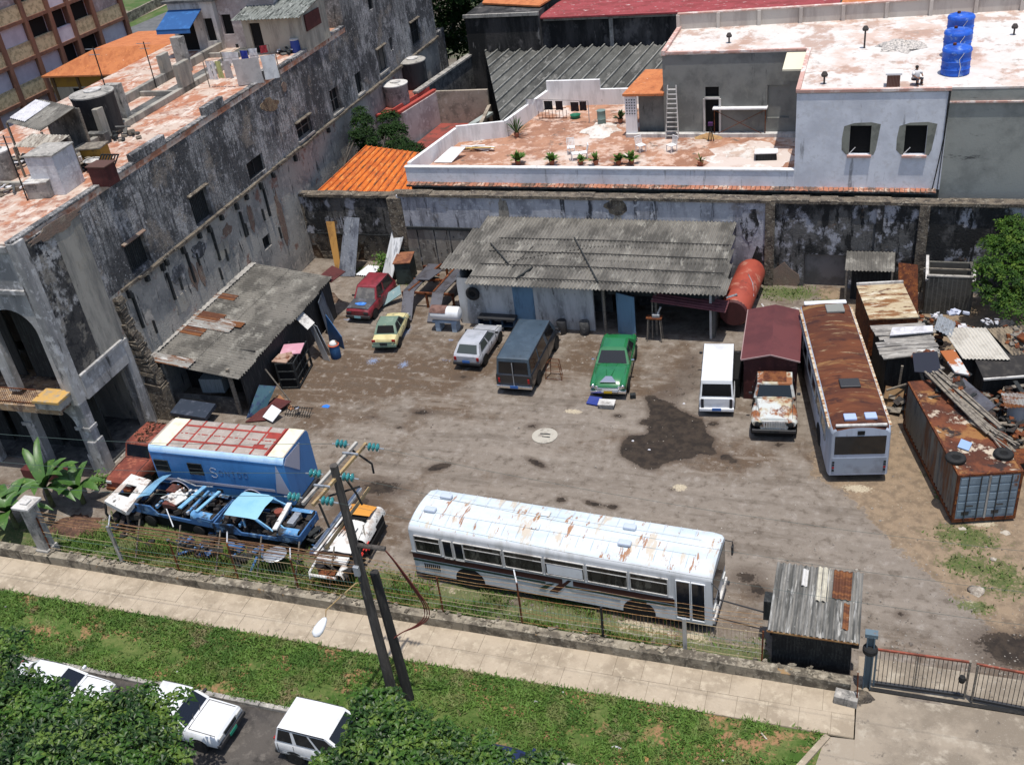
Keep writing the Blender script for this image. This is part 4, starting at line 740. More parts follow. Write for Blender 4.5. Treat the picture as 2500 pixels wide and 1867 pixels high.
p=g(2180,212,10.742); t=thing('chimney','short brick chimney with a slab at the front of the white roof','chimney',(p.x,p.y+.2,10.742)); MB().bx(-.32,.32,-.25,.25,0,.62).build('stack',M('brown_brick',(.13,.055,.04),.9,0,[((.3,.25,.2),7,.3,.85,None,.08,.6,'b')]),t); MB().bx(-.4,.4,-.32,.32,.622,.72).build('slab',mWhite,t)
p=g(2250,222,10.742); 
# person on roof (only head and shoulders clear of the edge plants)
def person(p,label,rz,pose,shirt,trous,hairc,skin=(.25,.13,.08)):
    t=thing('person',label,'person',tuple(p),rz)
    J=pose; names=list(J.keys()); me=bpy.data.meshes.new('body'); E=[('pel','ch'),('ch','nk'),('nk','hd'),('hd','top'),('ch','ls'),('ls','le'),('le','lh'),('ch','rs'),('rs','re'),('re','rh'),('pel','lk'),('lk','la'),('la','lt'),('pel','rk'),('rk','ra'),('ra','rt')]
    me.from_pydata([J[k][:3] for k in names],[(names.index(a),names.index(b)) for a,b in E],[])
    o=bpy.data.objects.new('body',me); COL.objects.link(o); o.parent=t
    sk=o.modifiers.new('skin','SKIN'); 
    for i,k in enumerate(names): me.skin_vertices[0].data[i].radius=(J[k][3],J[k][3]); me.skin_vertices[0].data[i].use_root=(k=='pel')
    su=o.modifiers.new('sub','SUBSURF'); su.levels=1; su.render_levels=1
    return t,o
mSkin=M('skin',(.22,.11,.065),.6)
POSE={'pel':(0,0,.42,.15),'ch':(0,-.08,.82,.17),'nk':(0,-.1,1.02,.06),'hd':(0,-.12,1.14,.085),'top':(0,-.12,1.25,.08),'ls':(.2,-.08,.95,.065),'le':(.3,-.2,.72,.05),'lh':(.2,-.42,.6,.035),'rs':(-.2,-.08,.95,.065),'re':(-.3,-.2,.72,.05),'rh':(-.2,-.42,.6,.035),'lk':(.16,-.42,.45,.08),'la':(.15,-.4,.08,.05),'lt':(.15,-.55,.04,.045),'rk':(-.16,-.42,.45,.08),'ra':(-.15,-.4,.08,.05),'rt':(-.15,-.55,.04,.045)}
pp=g(2232,213,10.742); t,o=person((pp.x,pp.y+.5,10.742),'person in a white shirt crouching at the front edge of the white roof',R(40),POSE,None,None,None); o.data.materials.append(mSkin); t.scale=(.9,.9,.74)
mb=MB(); mb.lathe([(.2,.42),(.21,.6),(.22,.82),(.2,.95),(.1,1.02)],14,(0,-.07,0)); mb.tube([(.17,-.08,.94),(.3,-.19,.74)],.085,8); mb.tube([(-.17,-.08,.94),(-.3,-.19,.74)],.085,8); mb.build('white_shirt',wh,t,smooth=True)
mb=MB(); mb.lathe([(.19,.3),(.19,.44)],12); mb.tube([(.1,0,.42),(.16,-.42,.46),(.15,-.4,.12)],.1,8); mb.tube([(-.1,0,.42),(-.16,-.42,.46),(-.15,-.4,.12)],.1,8); mb.build('trousers',M('dark_trousers',(.03,.03,.04),.9),t,smooth=True)
mb=MB(); mb.lathe([(.09,1.17),(.098,1.24),(.07,1.31),(.01,1.33)],12,(0,-.1,0)); mb.build('hair',mBlack,t,smooth=True)
# ladder, trestle etc on terrace
zT=5.57
p=g(1645,332,zT); t=thing('ladder','tall pale timber ladder leaning on the raw cement wall','ladder',(p.x,p.y-.45,zT)); mb=MB(); 
mb.beam((-.4,-.1,.02),(-.26,.3,3.3),.09,.06); mb.beam((.4,-.1,.02),(.26,.3,3.3),.09,.06); mb.build('rails',mWhiteDirty,t); mb=MB()
for i in range(11): q=.06+i*.086; mb.beam((-.4+.14*q,-.1+.4*q,3.3*q),(.4-.14*q,-.1+.4*q,3.3*q),.14,.05)
mb.build('rungs',mWhiteDirty,t)
p=g(1745,333,zT); q_=g(1868,333,zT); t=thing('scaffold_trestle','scaffold frame topped by a white plank before the raw cement wall','scaffold',(p.x,p.y-.1,zT)); L_=q_.x-p.x; mb=MB()
for x in (0,L_):
    for y in (0,.5): mb.tube([(x,y,0),(x,y,1.75)],.03,6)
mb.tube([(0,0,.1),(L_,0,1.7)],.02,5); mb.tube([(0,0,1.7),(L_,0,.1)],.02,5); mb.build('frame',mRust,t); MB().bx(-.1,L_+.1,-.1,.6,1.75,1.83).build('plank',mWhite,t); MB().bx(-.2,L_+.2,.2,.5,.05,.12).build('low_plank',mWhiteDirty,t)
mGL=M('bright_leaves',(.09,.17,.025),.6,0,[((.04,.1,.015),4,.4,.6),((.16,.22,.05),8,.55,.7)]); mDL=M('dark_leaves',(.03,.065,.015),.55,0,[((.018,.04,.01),2,.42,.62),((.06,.1,.025),5,.55,.7)])
mTC=M('terracotta_pot',(.3,.12,.07),.85)
def potplant(px,py,z,label,h=.8,n=40,mat=mGL,pot=mTC,group='potted plants along the terrace parapet',spiky=False):
    p=g(px,py,z); t=thing('potted_plant',label,'plant',(p.x,p.y,z),0,group); MB().lathe([(.13,0),(.19,.28),(.2,.3)],12).build('pot',pot,t); mb=MB(); rr=random.Random(int(px))
    for i in range(n):
        a=rr.uniform(0,6.28); e=rr.uniform(.3,1.4); r=h*rr.uniform(.5,1); d=V(math.cos(a)*math.cos(e),math.sin(a)*math.cos(e),math.sin(e)); s=V(-math.sin(a),math.cos(a),0)*(.035 if spiky else .1)*rr.uniform(.7,1.3)
        b=V(0,0,.25); m_=b+d*r*.6; tip=b+d*r-V(0,0,.15*r); mb.add([b+s*.3,b-s*.3,m_-s,m_+s,tip],[(0,1,2,3),(3,2,4)])
    mb.build('leaves',mat,t); return t
potplant(1265,402,zT,'round bright green pot plant at the left of the terrace parapet',.85,50)
potplant(1348,402,zT,'yellow-green pot plant second along the terrace parapet',.8,46)
potplant(1455,402,zT,'thin straggly pot plant near the middle of the parapet',.75,20)
potplant(1418,402,zT,'small reddish pot plant beside the white chairs',.55,16)
potplant(1510,402,zT,'broad leafed pot plant with a white flower on the parapet',.75,40)
potplant(1542,400,zT,'glossy broad leafed pot plant right of the white flower',.85,50)
potplant(1710,405,zT,'small spiky pot plant alone near the rubble',.7,14,spiky=True)
potplant(1262,335,zT,'tall dark spiky plant in the terrace side corner',1.5,40,mDL,spiky=True)
potplant(1515,300,zT,'climbing pot plant before the white lattice wall',.9,24,mDL)
def chair(px,py,rz,label,c=mWhite):
    p=g(px,py,zT); t=thing('garden_chair',label,'chair',(p.x,p.y,zT),rz,'white garden chairs on the terrace'); MB().bx(-.24,.24,-.24,.24,.4,.44).build('seat',c,t); mb=MB()
    for i in range(6): mb.beam((-.22+i*.088,.22,.44),(-.22+i*.088,.32,.9),.04,.02)
    mb.beam((-.25,.32,.9),(.25,.32,.9),.05,.04); mb.build('backrest',c,t)
    for sx in (-.22,.22):
        for sy in (-.22,.22): MB().beam((sx,sy,0),(sx,sy,.4),.04).build('leg',c,t)
    return t
for a in [(1395,375,.3,'white garden chair furthest left on the terrace'),(1405,390,2,'white garden chair turned away beside the pot plants'),(1425,388,-1.2,'white garden chair right of the pair by the pot plants'),(1565,370,.8,'white garden lounger chair before the ladder on the left'),(1640,370,-.7,'white garden lounger chair before the ladder on the right')]: chair(*a)
p=g(1470,310,zT); t=thing('drum','greenish steel drum on a heap of white plaster dust','drum',(p.x,p.y,zT+.25)); MB().lathe([(.28,0),(.28,.3),(.3,.33),(.28,.36),(.28,.85),(.3,.88)],16).build('barrel',M('green_grey_steel',(.16,.22,.2),.6),t,smooth=35)
mDust=M('white_plaster_dust',(.62,.58,.53),.95,0,[((.45,.33,.26),1.2,.46,.6,None,9,.9),((.3,.27,.24),3,.58,.68,None,8)],(12,.5))
def mound(px,py,z,rx,ry,h,label,mat,name='heap',cat='heap',n=20,loc=None):
    p=Vector(loc) if loc else g(px,py,z); mb=MB(); rr=random.Random(int(px)+int(py)); rings=[(1,0),(.75,.35),(.45,.75),(.12,1)]; vs=[]; fs=[]
    for r,hh in rings:
        for j in range(n): k=rr.uniform(.62,1.2) if r==1 else rr.uniform(.8,1.15); a=6.283*(j+rr.uniform(-.3,.3))/n; vs.append((rx*r*k*math.cos(a),ry*r*k*math.sin(a),h*hh*rr.uniform(.75,1.2)))
    for i in range(3):
        for j in range(n): fs.append((i*n+j,i*n+(j+1)%n,(i+1)*n+(j+1)%n,(i+1)*n+j))
    fs.append(tuple(3*n+j for j in range(n))); mb.add(vs,fs); o=mb.build(name,mat,smooth=True,loc=(p.x,p.y,z)); return tag(o,label,cat)
mound(1470,318,zT+.005,1.3,1.5,.3,'low heap of white plaster dust under the drum',mDust)
mound(1830,375,zT+.005,1.6,.9,.35,'heap of white rubble and sacks on the terrace',mDust)
mound(2200,112,10.745,1.3,1.5,.25,'low heap of speckled gravel on the white roof',M('gravel_heap',(.55,.5,.45),.95,0,[((.2,.19,.18),9,.45,.6)],(12,.8)))
p=g(1870,388,zT); boxthing('trough','dark mortar trough with pale rim on the terrace rubble','trough',(p.x,p.y,zT),(1.2,.6,.42),.1,mShut,mWhite,topname='rim')
p=g(1735,345,zT); t=thing('sawhorse','small dark stool stand beside the scaffold','stand',(p.x,p.y,zT)); mb=MB(); mb.beam((-.15,0,0),(0,0,1),.05); mb.beam((.2,0,0),(0,0,1),.05); mb.beam((0,.25,0),(0,0,1),.05); mb.build('legs',mShut,t); MB().bx(-.14,.14,-.1,.1,1,1.2).build('top',M('purple_plastic',(.06,.02,.08),.6),t)
mound(1730,335,zT+.005,.9,.5,.25,'small heap of yellow-brown sand at the grey doorway',M('sand_heap',(.4,.25,.11),.95,0,[((.3,.17,.08),3,.4,.6)]))
t=thing('leaning_board','long white panel propped in the terrace corner','panel',tuple(g(1090,400,zT)),0); MB().ext([(-.9,.1,.02),(.3,.1,.02),(.9,1.4,.55),(-.1,1.4,.55)],(0,0,.05)).build('sheet',mWhite,t)
p=g(1160,368,zT); t=thing('timber_pile','loose pile of white and yellow boards on the terrace floor','boards',(p.x,p.y,zT)); mb=MB(); rr=random.Random(6)
for i in range(9): mb.beam((rr.uniform(-1.2,0),rr.uniform(-.4,.5),.04+i*.03),(rr.uniform(.4,1.6),rr.uniform(-.4,.6),.05+i*.03),.12,.04,i%2)
mb.build('boards',[mWhite,M('yellow_board',(.5,.33,.1),.8)],t)
cloth('laundry','black shirt on the terrace line, leftmost dark one',g(1327,247,7.03),g(1348,247,7.03),.6,M('black_cloth',(.012,.012,.014),.95),'laundry on the terrace line','shirt')
for a,b,l in [((1355,247),(1373,247),'second black shirt on the terrace line'),((1392,250),(1412,250),'dark red-black shirt on the terrace line'),((1414,248),(1431,248),'black shirt at the right end of the terrace line')]: cloth('laundry',l,g(*a,7.03),g(*b,7.03),.62,cm('dark_cloth',(.02,.012,.014)),'laundry on the terrace line','shirt')
cloth('laundry','white shirt at the left end of the terrace line',g(1306,243,7.03),g(1325,245,7.03),.8,wh,'laundry on the terrace line','shirt')
cloth('laundry','white towel draped over the terrace corner parapet',g(1285,242,7.03),g(1305,242,7.03),.4,wh,'laundry on the terrace line','towel')
t=thing('clothes_line','thin wire clothes line at the back of the terrace','line',tuple(g(1290,290,zT))); o=g(1290,290,zT); MB().tube([g(1284,242,7.06)-o,g(1435,247,7.06)-o],.01,4).build('wire',mBlack,t); 
for q in (g(1284,242,7.06),g(1435,247,7.06)): mb=MB(); mb.tube([(q.x-o.x,q.y-o.y,0),q-o],.03,5); mb.build('post',mGalv,t)
p=g(1350,290,zT); t=thing('metal_rack','low rusty metal rack at the back of the terrace','rack',(p.x,p.y,zT)); mb=MB()
for i in range(9): mb.beam((-1.0+i*.25,0,0),(-1.0+i*.25,0,.6),.03)
mb.beam((-1,0,.6),(1,0,.75),.04); mb.beam((-1,0,.05),(1,0,.05),.04); mb.build('bars',mRust,t)
p=g(1405,288,zT); t=thing('basin','green plastic basin on the terrace floor','basin',(p.x,p.y,zT)); MB().lathe([(.28,0),(.36,.22),(.38,.23),(.34,.2),(.26,.04)],18).build('bowl',M('green_plastic',(.02,.16,.09),.5),t,smooth=35)
# ---- long corrugated roof hall ----
mAsbD=M('dark_asbestos',(.11,.11,.1),.93,0,[((.06,.06,.055),.6,.42,.6,(1,.3,1)),((.19,.185,.17),1.5,.56,.7,(1,.4,1)),((.55,.53,.5),.8,.7,.74,None,8,.7)],(24,.3))
LR=thing('corrugated_hall','long hall under a dark grey ribbed roof behind the terrace','building',(-22.94,72.98,-1.214)); LR.scale=(1.0426,)*3; mb=MB()
vs=[];fs=[]; cols=[]; x=-31.5; k=0
while x<-12:
    ys_=max(63.5,66.4+(-25.1-x)*1.85); ye=79.0
    if ys_<ye: cols.append((x,ys_,ye,.05*(1 if k%2 else -1)+(.16 if k%6==0 else 0)))
    x+=.16; k+=1
for x,ya,yb,dz in cols:
    for q in (0,.5,1): y=ya+(yb-ya)*q; vs.append((x+22+.12*(y-66)*1.0,y-70,6.1+(y-66)*.06+dz))
for i in range(len(cols)-1):
    for j in range(2): q=i*3+j; fs.append((q,q+3,q+4,q+1))
mb.add(vs,fs); mb.build('roof_sheet',mAsbD,LR); MB().bx(-2,11,-4,8,0,5.6).build('walls',mConcD,LR)
mb=MB()
for i in range(0,len(cols),6):
    x,ya,yb,dz=cols[i]; mb.beam((x+22+.12*(ya-66),ya-70,6.3+(ya-66)*.06),(x+22+.12*(yb-66),yb-70,6.3+(yb-66)*.06),.07,.1)
mb.build('roof_ribs',M('pale_rib_cement',(.27,.265,.24),.9,0,[((.13,.13,.12),.8,.45,.62,None,8)]),LR)

# ---- dark rear wall building with the red roof ----
mDkW=M('soot_black_wall',(.06,.056,.054),.95,0,[((.018,.018,.018),.5,.4,.58,(1.5,1,.35),8),((.13,.12,.115),.7,.56,.7,(1,1,.6)),((.2,.19,.18),1.5,.66,.74,VS)],(8,.5,.04))
RB=thing('sooty_warehouse','soot black warehouse wall with a faded red roof edge at the back','building',(-15.64, 82.89, -1.214)); RB.scale=(1.0426,)*3; X=lambda x:x+15
mb=MB(); mb.bx(X(-31.5),X(-25.4),-1.0,8,0,9.8); mb.bx(X(-25.4),X(16),0,8,0,9.1); mb.build('walls',mDkW,RB)
mb=MB(); mb.ext([(X(-25.6),-.5,9.15),(X(-3),-.5,9.15),(X(-3),3.2,10.0),(X(-24.0),3.2,10.0)],(0,0,.12)); mb.build('red_roof',M('faded_red_roof',(.28,.055,.06),.85,0,[((.2,.04,.04),.8,.42,.62,(1,3,1)),((.5,.38,.36),1.8,.62,.72,(1,3,1)),((.1,.05,.05),2.6,.64,.74)],(14,.3)),RB)
mb=MB(); mb.ext([(X(-3),-.4,9.0),(X(3.2),-.4,9.0),(X(4),3.4,9.9),(X(-2.5),3.4,9.9)],(0,0,.12)); mb.build('orange_roof',mTile,RB)
mb=MB(); mb.ext([(X(-31),2,9.9),(X(-25.6),.2,9.9),(X(-23),4,10.9),(X(-31),6,10.9)],(0,0,.12)); mb.build('tile_roof',mTile,RB)
mb=MB(); mb.bx(X(-31.6),X(-25.3),-1.15,-.95,9.6,9.85); mb.bx(X(-25.3),X(16),-.12,.1,8.9,9.12); mb.build('coping',mConc,RB)
for x in (-2.6,2.2,-20): mb=MB(); mb.bx(X(x),X(x)+.3,-.15,.05,0,9.0); mb.build('drainpipe',mConc,RB)
mb=MB(); mb.bx(X(-1.9),X(2.0),-.06,.02,7.5,8.6); mb.build('pale_patch',mBW,RB)
t=thing('side_wall','mossy grey boundary wall below the dark tree','wall',(-34.41, 75.07, -1.214)); MB().beam((.6,-3,3.4),(1.7,8.6,3.4),.3,6.9).build('wall_body',mConcD,t); MB().beam((.6,-3,6.95),(1.7,8.6,6.95),.5,.15).build('coping',mConc,t)
# ---- pink courtyard house ----
PH=thing('pink_courtyard_house','faded pink courtyard house with red trimmed roof edges','house',(-31.28, 69.85, -1.214)); PH.scale=(1.0426,)*3; X=lambda x:x+30
mb=MB(); mb.ext([(X(-36.3),-2.5,6.0),(X(-32.4),-1.2,6.0),(X(-31.6),3.6,6.0),(X(-35.6),6,6.0)],(0,0,.28)); mb.build('roof',M('red_flat_roof',(.3,.075,.05),.9,0,[((.2,.06,.045),1,.42,.6),((.4,.16,.11),3,.56,.7)]),PH)
mb=MB(); mb.beam((X(-32.3),-1.1,3),(X(-31.5),3.7,3),.25,6.4); mb.beam((X(-36.2),-2.4,3),(X(-32.3),-1.1,3),.2,6.2); mb.build('left_wall',mPink,PH)
mb=MB(); mb.beam((X(-31.5),3.7,3.1),(X(-27.4),3.9,3.1),.25,6.3); mb.beam((X(-27.4),3.9,2.6),(X(-26.6),-.6,2.6),.25,5.0); mb.build('back_wall',mPlB if 0 else M('beige_mottled_wall',(.34,.29,.23),.92,0,[((.2,.175,.14),.9,.45,.62),((.42,.37,.31),2.5,.55,.7)],(10,.3)),PH)
mb=MB(); mb.beam((X(-32.45),-1.25,6.3),(X(-31.6),3.8,6.3),.3,.16); mb.beam((X(-32.9),-1.3,6.42),(X(-32.05),3.8,6.42),.12,.25); mb.beam((X(-36.3),-2.6,6.3),(X(-32.4),-1.2,6.3),.3,.14); mb.build('red_coping',M('red_trim',(.36,.06,.045),.85),PH)
mb=MB(); mb.ext([(X(-31.9),-3.2,3.6),(X(-27.2),-3.5,3.6),(X(-26.8),3.6,3.6),(X(-31.4),3.6,3.6)],(0,0,.2)); mb.build('courtyard_floor',M('red_courtyard',(.26,.06,.045),.9,0,[((.17,.05,.04),1.2,.42,.62),((.08,.05,.04),1.4,.6,.7)]),PH)
mb=MB(); mb.beam((X(-28.2),-3.4,4.9),(X(-26.9),2.6,4.9),.5,.18); mb.build('pale_ledge',M('grey_green_ledge',(.33,.36,.34),.85,0,[((.2,.22,.2),2,.45,.65)]),PH)
roof_tank(945,1000,258,5.37,1.5,'pale round cement tank with a white lid on the red flat roof',mConc,mWhiteDirty)
roof_tank(985,1045,215,5.37,2.0,'dark round cement tank standing against the mansion block',mTank,mConc)
t=thing('pipe_stand','green painted water pipe below the pale round tank','pipe',tuple(g(935,300,4.0))); MB().tube([(0,0,-2),(0,0,1.5),(.1,.2,1.7)],.06,6).build('pipe',M('green_pipe',(.03,.13,.1),.6),t); MB().tube([(-1.2,0,.9),(0,0,.9)],.05,6).build('branch',M('green_pipe',(.03,.13,.1),.6),t)
# ---- orange tiled roof against the back wall ----
TR=thing('tiled_outbuilding','outbuilding with a bright orange ribbed tile roof behind the yard wall','outbuilding',(-31.28, 57.34, -1.214)); TR.scale=(1.0426,)*3; zz0,zz1=5.35,6.2
A=g(785,470,zz0);B=g(1000,472,zz0);C=g(1005,412,zz1);D=g(892,373,zz1+.5); O_=V(30,-55,0)
A=V(-33.0,53.6,zz0);B=V(-26.4,53.6,zz0);C=V(-26.4,57.6,6.3);D=V(-31.6,58.6,6.5)
mb=MB(); mb.ext([A+O_,B+O_,C+O_,D+O_],(0,0,-.14)); mb.build('roof',M('bright_orange_tiles',(.55,.14,.02),.85,0,[((.4,.09,.02),1.1,.42,.6,(3,.7,1)),((.62,.24,.06),2,.54,.68,(3,1,1)),((.25,.06,.02),4,.62,.74)],(22,.4)),TR)
mb=MB(); n=13
for i in range(n+1): q=i/n; mb.beam(A+(B-A)*q+O_+V(0,0,.02),D+(C-D)*q+O_+V(0,0,.02),.1,.07)
mb.build('tile_ribs',M('tile_rib_orange',(.42,.1,.02),.9,0,[((.15,.06,.03),2,.45,.6)]),TR); MB().bx(-2.6,3.4,-1.0,2.4,0,5.2).build('walls',mPlB,TR)  # ribs in a darker orange than the tiles between
# ================= vehicles =================
def loft(mb,secs,m=0,caps=True,closed=False):
    n=len(secs[0]); vs=[p for s in secs for p in s]; fs=[]
    for i in range(len(secs)-1):
        for j in range(n if closed else n-1):
            a=i*n+j; b=i*n+(j+1)%n; fs.append((a,b,b+n,a+n))
    if caps: fs.append(tuple(range(n-1,-1,-1))); fs.append(tuple((len(secs)-1)*n+j for j in range(n)))
    return mb.add(vs,fs,m)
def paint(name,c,rough=.3,layers=(),coat=.5): return M(name,c,rough,0,layers,None,.5,coat)
mWpaint=paint('white_car_paint',(.72,.73,.74),.3,[((.6,.6,.6),1.2,.45,.68)])
mPlateB=M('blue_plate',(.04,.12,.35),.5); mTailR=M('red_lamp',(.3,.012,.012),.3); mLampW=M('clear_lamp',(.55,.55,.52),.15,0,spec=.7); mAmber=M('amber_lamp',(.5,.18,.02),.3)
mTyre=mBlack; mBump=M('black_plastic_bumper',(.03,.03,.032),.6); mDarkSteel=M('dark_steel',(.06,.06,.062),.5,.5)
def wheel(par,x,y,r=.3,w=.19,rim=mGalv,name='wheel',hub=True):
    s=1 if y>0 else -1
    o=bpy.data.objects.new(name,None); COL.objects.link(o); o.parent=par; o.location=(x,y,r); o.empty_display_size=.1
    MB().lathe([(r*.6,-w/2),(r*.93,-w/2),(r,-w*.3),(r,w*.3),(r*.93,w/2),(r*.6,w/2)],20,axis='Y').build('tyre',mTyre,o,smooth=40)
    MB().lathe([(r*.62,-s*w*.2),(r*.62,s*w*.45),(r*.5,s*w*.36),(r*.2,s*w*.46),(.01,s*w*.5)] if s>0 else [(.01,-w*.5),(r*.2,-w*.46),(r*.5,-w*.36),(r*.62,-w*.45),(r*.62,w*.2)],16,axis='Y').build('rim',rim,o,smooth=30)
    return o
def arch_disc(par,x,y,r,z,mat=mVoid):
    s=1 if y>0 else -1; mb=MB(); pts=[(x+r*math.cos(a),y,z+r*math.sin(a)) for a in [math.pi*i/14-.25+(.5*i/14) for i in range(15)]]
    mb.ext(pts,(0,s*.012,0)); return mb.build('wheel_arch',mat,par)
def car(name,label,cat,loc,rz,P,body,group=None):
    """P: dict describing the car; x forward, origin on the ground in the middle"""
    L,W=P['L'],P['W']; t=thing(name,label,cat,loc,rz,group); hw=W/2
    secs=[]
    for x,zb,zt,k,cr in P['st']:
        w=hw*k; secs.append([(x,-w*.9,zb),(x,-w*.985,zb+.12),(x,-w,(zb+zt)/2),(x,-w*.975,zt-.1),(x,-w*.9,zt-.02),(x,-w*.55,zt+cr*.7),(x,0,zt+cr),(x,w*.55,zt+cr*.7),(x,w*.9,zt-.02),(x,w*.975,zt-.1),(x,w,(zb+zt)/2),(x,w*.985,zb+.12),(x,w*.9,zb)])
    mb=MB(); loft(mb,[s[::-1] for s in secs]); mb.build('body',body,t,smooth=38)
    # cabin
    xf,rf,rr_,xr,zb,zr,tw=P['cab']; b=hw*.93; r=hw*tw; rm=(rf+rr_)/2; zc=zr+P.get('crown',.05)
    def q(u,v):  # u 0..1 rear->front along, v -1..1
        pass
    ring0=[(xr,-b,zb),(xf,-b,zb),(xf,b,zb),(xr,b,zb)]
    rp=[(rr_,-r,zr),(rm,-r,zr+.015),(rf,-r,zr),(rf,r,zr),(rm,r,zr+.015),(rr_,r,zr)]
    mb=MB(); xm=(xr+xf)/2
    vs=[(xr,-b,zb),(xm,-b,zb),(xf,-b,zb),(xf,b,zb),(xm,b,zb),(xr,b,zb)]+rp+[(rr_+.08,-r*.8,zc-.01),(rm,-r*.8,zc),(rf-.08,-r*.8,zc-.01),(rf-.08,r*.8,zc-.01),(rm,r*.8,zc),(rr_+.08,r*.8,zc-.01)]
    fs=[(0,1,7,6),(1,2,8,7),(2,3,9,8),(3,4,10,9),(4,5,11,10),(5,0,6,11),(6,7,13,12),(7,8,14,13),(8,9,15,14),(9,10,16,15),(10,11,17,16),(11,6,12,17),(12,13,16,17),(13,14,15,16)]
    mb.add(vs,fs); mb.build('cabin',P.get('roofmat',body),t,smooth=28)
    def pane(nm,A,B,C,D,ins,mat,par=t,off=.014):
        A,B,C,D=map(Vector,(A,B,C,D)); n=(B-A).cross(D-A).normalized()*off
        f=lambda u,v:(A*(1-u)+B*u)*(1-v)+(D*(1-u)+C*u)*v
        u0,u1,v0,v1=ins; mb=MB(); mb.ext([f(u0,v0)+n,f(u1,v0)+n,f(u1,v1)+n,f(u0,v1)+n],n*-.8); return mb.build(nm,mat,par)
    gl=P.get('glass',mGlass)
    pane('windscreen',(xf,-b,zb),(xf,b,zb),(rf,r,zr),(rf,-r,zr),(.07,.93,.06,.9),P.get('wsmat',gl))
    pane('rear_window',(xr,b,zb),(xr,-b,zb),(rr_,-r,zr),(rr_,r,zr),P.get('rwin',(.1,.9,.12,.88)),gl)
    for sgn in (-1,1):
        for (u0,u1) in P['side']:
            A=(xr,sgn*b,zb);B=(xf,sgn*b,zb);C=(rf,sgn*r,zr);D=(rr_,sgn*r,zr)
            if sgn<0: pane('side_window',A,B,C,D,(u0,u1,.1,.88),gl)
            else: pane('side_window',B,A,D,C,(1-u1,1-u0,.1,.88),gl)
    for x in P['wx']:
        for sgn in (-1,1):
            y=sgn*(hw*.985); arch_disc(t,x,sgn*(hw*1.0),P.get('wr',.3)*1.22,P.get('wr',.3)); wheel(t,x,sgn*(hw-.07),P.get('wr',.3),.18,P.get('rim',mGalv))
    zf=P.get('bz',.45); bm=P.get('bump',mBump)
    for nm,x in (('front_bumper',P['st'][-1][0]),('rear_bumper',P['st'][0][0])):
        s=1 if x>0 else -1; mb=MB(); mb.bx(x-.06,x+.09*1,-hw*.97,hw*.97,zf-.09,zf+.08) if s>0 else mb.bx(x-.09,x+.06,-hw*.97,hw*.97,zf-.09,zf+.08); mb.build(nm,bm,t,bevel=.03)
    xe=P['st'][-1][0]; xb=P['st'][0][0]; zl=P.get('zl',.66)
    for sgn in (-1,1):
        mb=MB(); mb.box((xe+.0,sgn*hw*.68,zl),(.07,.3,.15)); mb.build('headlight',P.get('hl',mLampW),t,bevel=.02)
        mb=MB(); mb.box((xb-.0,sgn*hw*.8,P.get('ztl',.75)),(.07,P.get('tlw',.2),P.get('tlh',.18))); mb.build('tail_light',mTailR,t,bevel=.015)
        if P.get('mirror',True): mb=MB(); mb.box((xf-.25,sgn*(hw+.08),zb+.1),(.1,.16,.11)); mb.build('mirror',P.get('mirmat',mBump),t,bevel=.02)
    mb=MB(); mb.box((xe+.1,0,zf),(.02,.42,.13)); mb.build('number_plate',P.get('pl',mPlateB),t)
    mb=MB(); mb.box((xb-.1,0,P.get('zpl',.6)),(.03,.42,.14)); mb.build('number_plate',P.get('pl',mPlateB),t)
    if P.get('grille'): mb=MB(); mb.box((xe+.015,0,zl),(.05,W*.42,.15)); mb.build('grille',P['grille'],t)
    if 'belt' in P:
        for sgn in (-1,1): mb=MB(); mb.box((0,sgn*(hw+.004),P['belt'][0]),(L*.86,.02,P['belt'][1])); mb.build('side_moulding',P['belt'][2],t)
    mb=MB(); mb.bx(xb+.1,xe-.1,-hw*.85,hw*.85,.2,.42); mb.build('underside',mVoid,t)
    def top(x):
        q=P['st']
        for i in range(len(q)-1):
            if q[i][0]<=x<=q[i+1][0]: f=(x-q[i][0])/(q[i+1][0]-q[i][0]); return q[i][2]*(1-f)+q[i+1][2]*f
        return q[-1][2]
    mb=MB(); g_=.014
    if xe-xf>.5:
        xs=[xf+.08+(xe-.12-xf-.08)*i/4 for i in range(5)]
        for sgn in (-1,1):
            for i in range(4): mb.beam((xs[i],sgn*hw*.8,top(xs[i])+.0),(xs[i+1],sgn*hw*.8,top(xs[i+1])+.0),g_,.03)
        mb.beam((xs[0],-hw*.8,top(xs[0])+.012),(xs[0],hw*.8,top(xs[0])+.012),g_,.03)
    for sgn in (-1,1):
        for u in [P['side'][0][0]]+[q[1] for q in P['side']]:
            x=xr+(xf-xr)*u; x2=x+.02; mb.beam((x,sgn*(hw+.003),.42),(x2,sgn*(hw*.985),zb-.03),g_,.012)
        mb.beam((rr_+.05,sgn*(r+.012),zr+.004),(rf-.05,sgn*(r+.012),zr+.004),.025,.03)
    mb.build('panel_gaps',P.get('gapmat',mDarkSteel),t)
    if P.get('wip',1):
        for yy in (-.35,.15): mb=MB(); mb.beam((xf+.03,yy*hw,zb+.02),(xf-.22*(xf-rf)/.6-.02,(yy+.45)*hw,zb+.16),.018,.02); mb.build('wiper',mBump,t)
    for sgn in (-1,1):
        for u in P['side'][-1:]: x=xr+(xf-xr)*(u[0]+.08); mb=MB(); mb.box((x,sgn*(hw+.008),zb-.12),(.14,.025,.03)); mb.build('handle',mBump,t)
    return t
def st3(L,hood,trunk,belt,zb=.28):
    h=L/2; return [(-h,.42,trunk-.06,.86,.0),(-h+.1,zb+.02,trunk,.94,.02),(-h+.7,zb,trunk+.03,1,.03),(-.4,zb,belt,1,.0),(.5,zb,belt,1,.0),(h-1.1,zb,hood+.05,1,.03),(h-.25,zb,hood,.96,.03),(h-.06,.36,hood-.06,.92,.01),(h,.42,hood-.16,.88,0)]
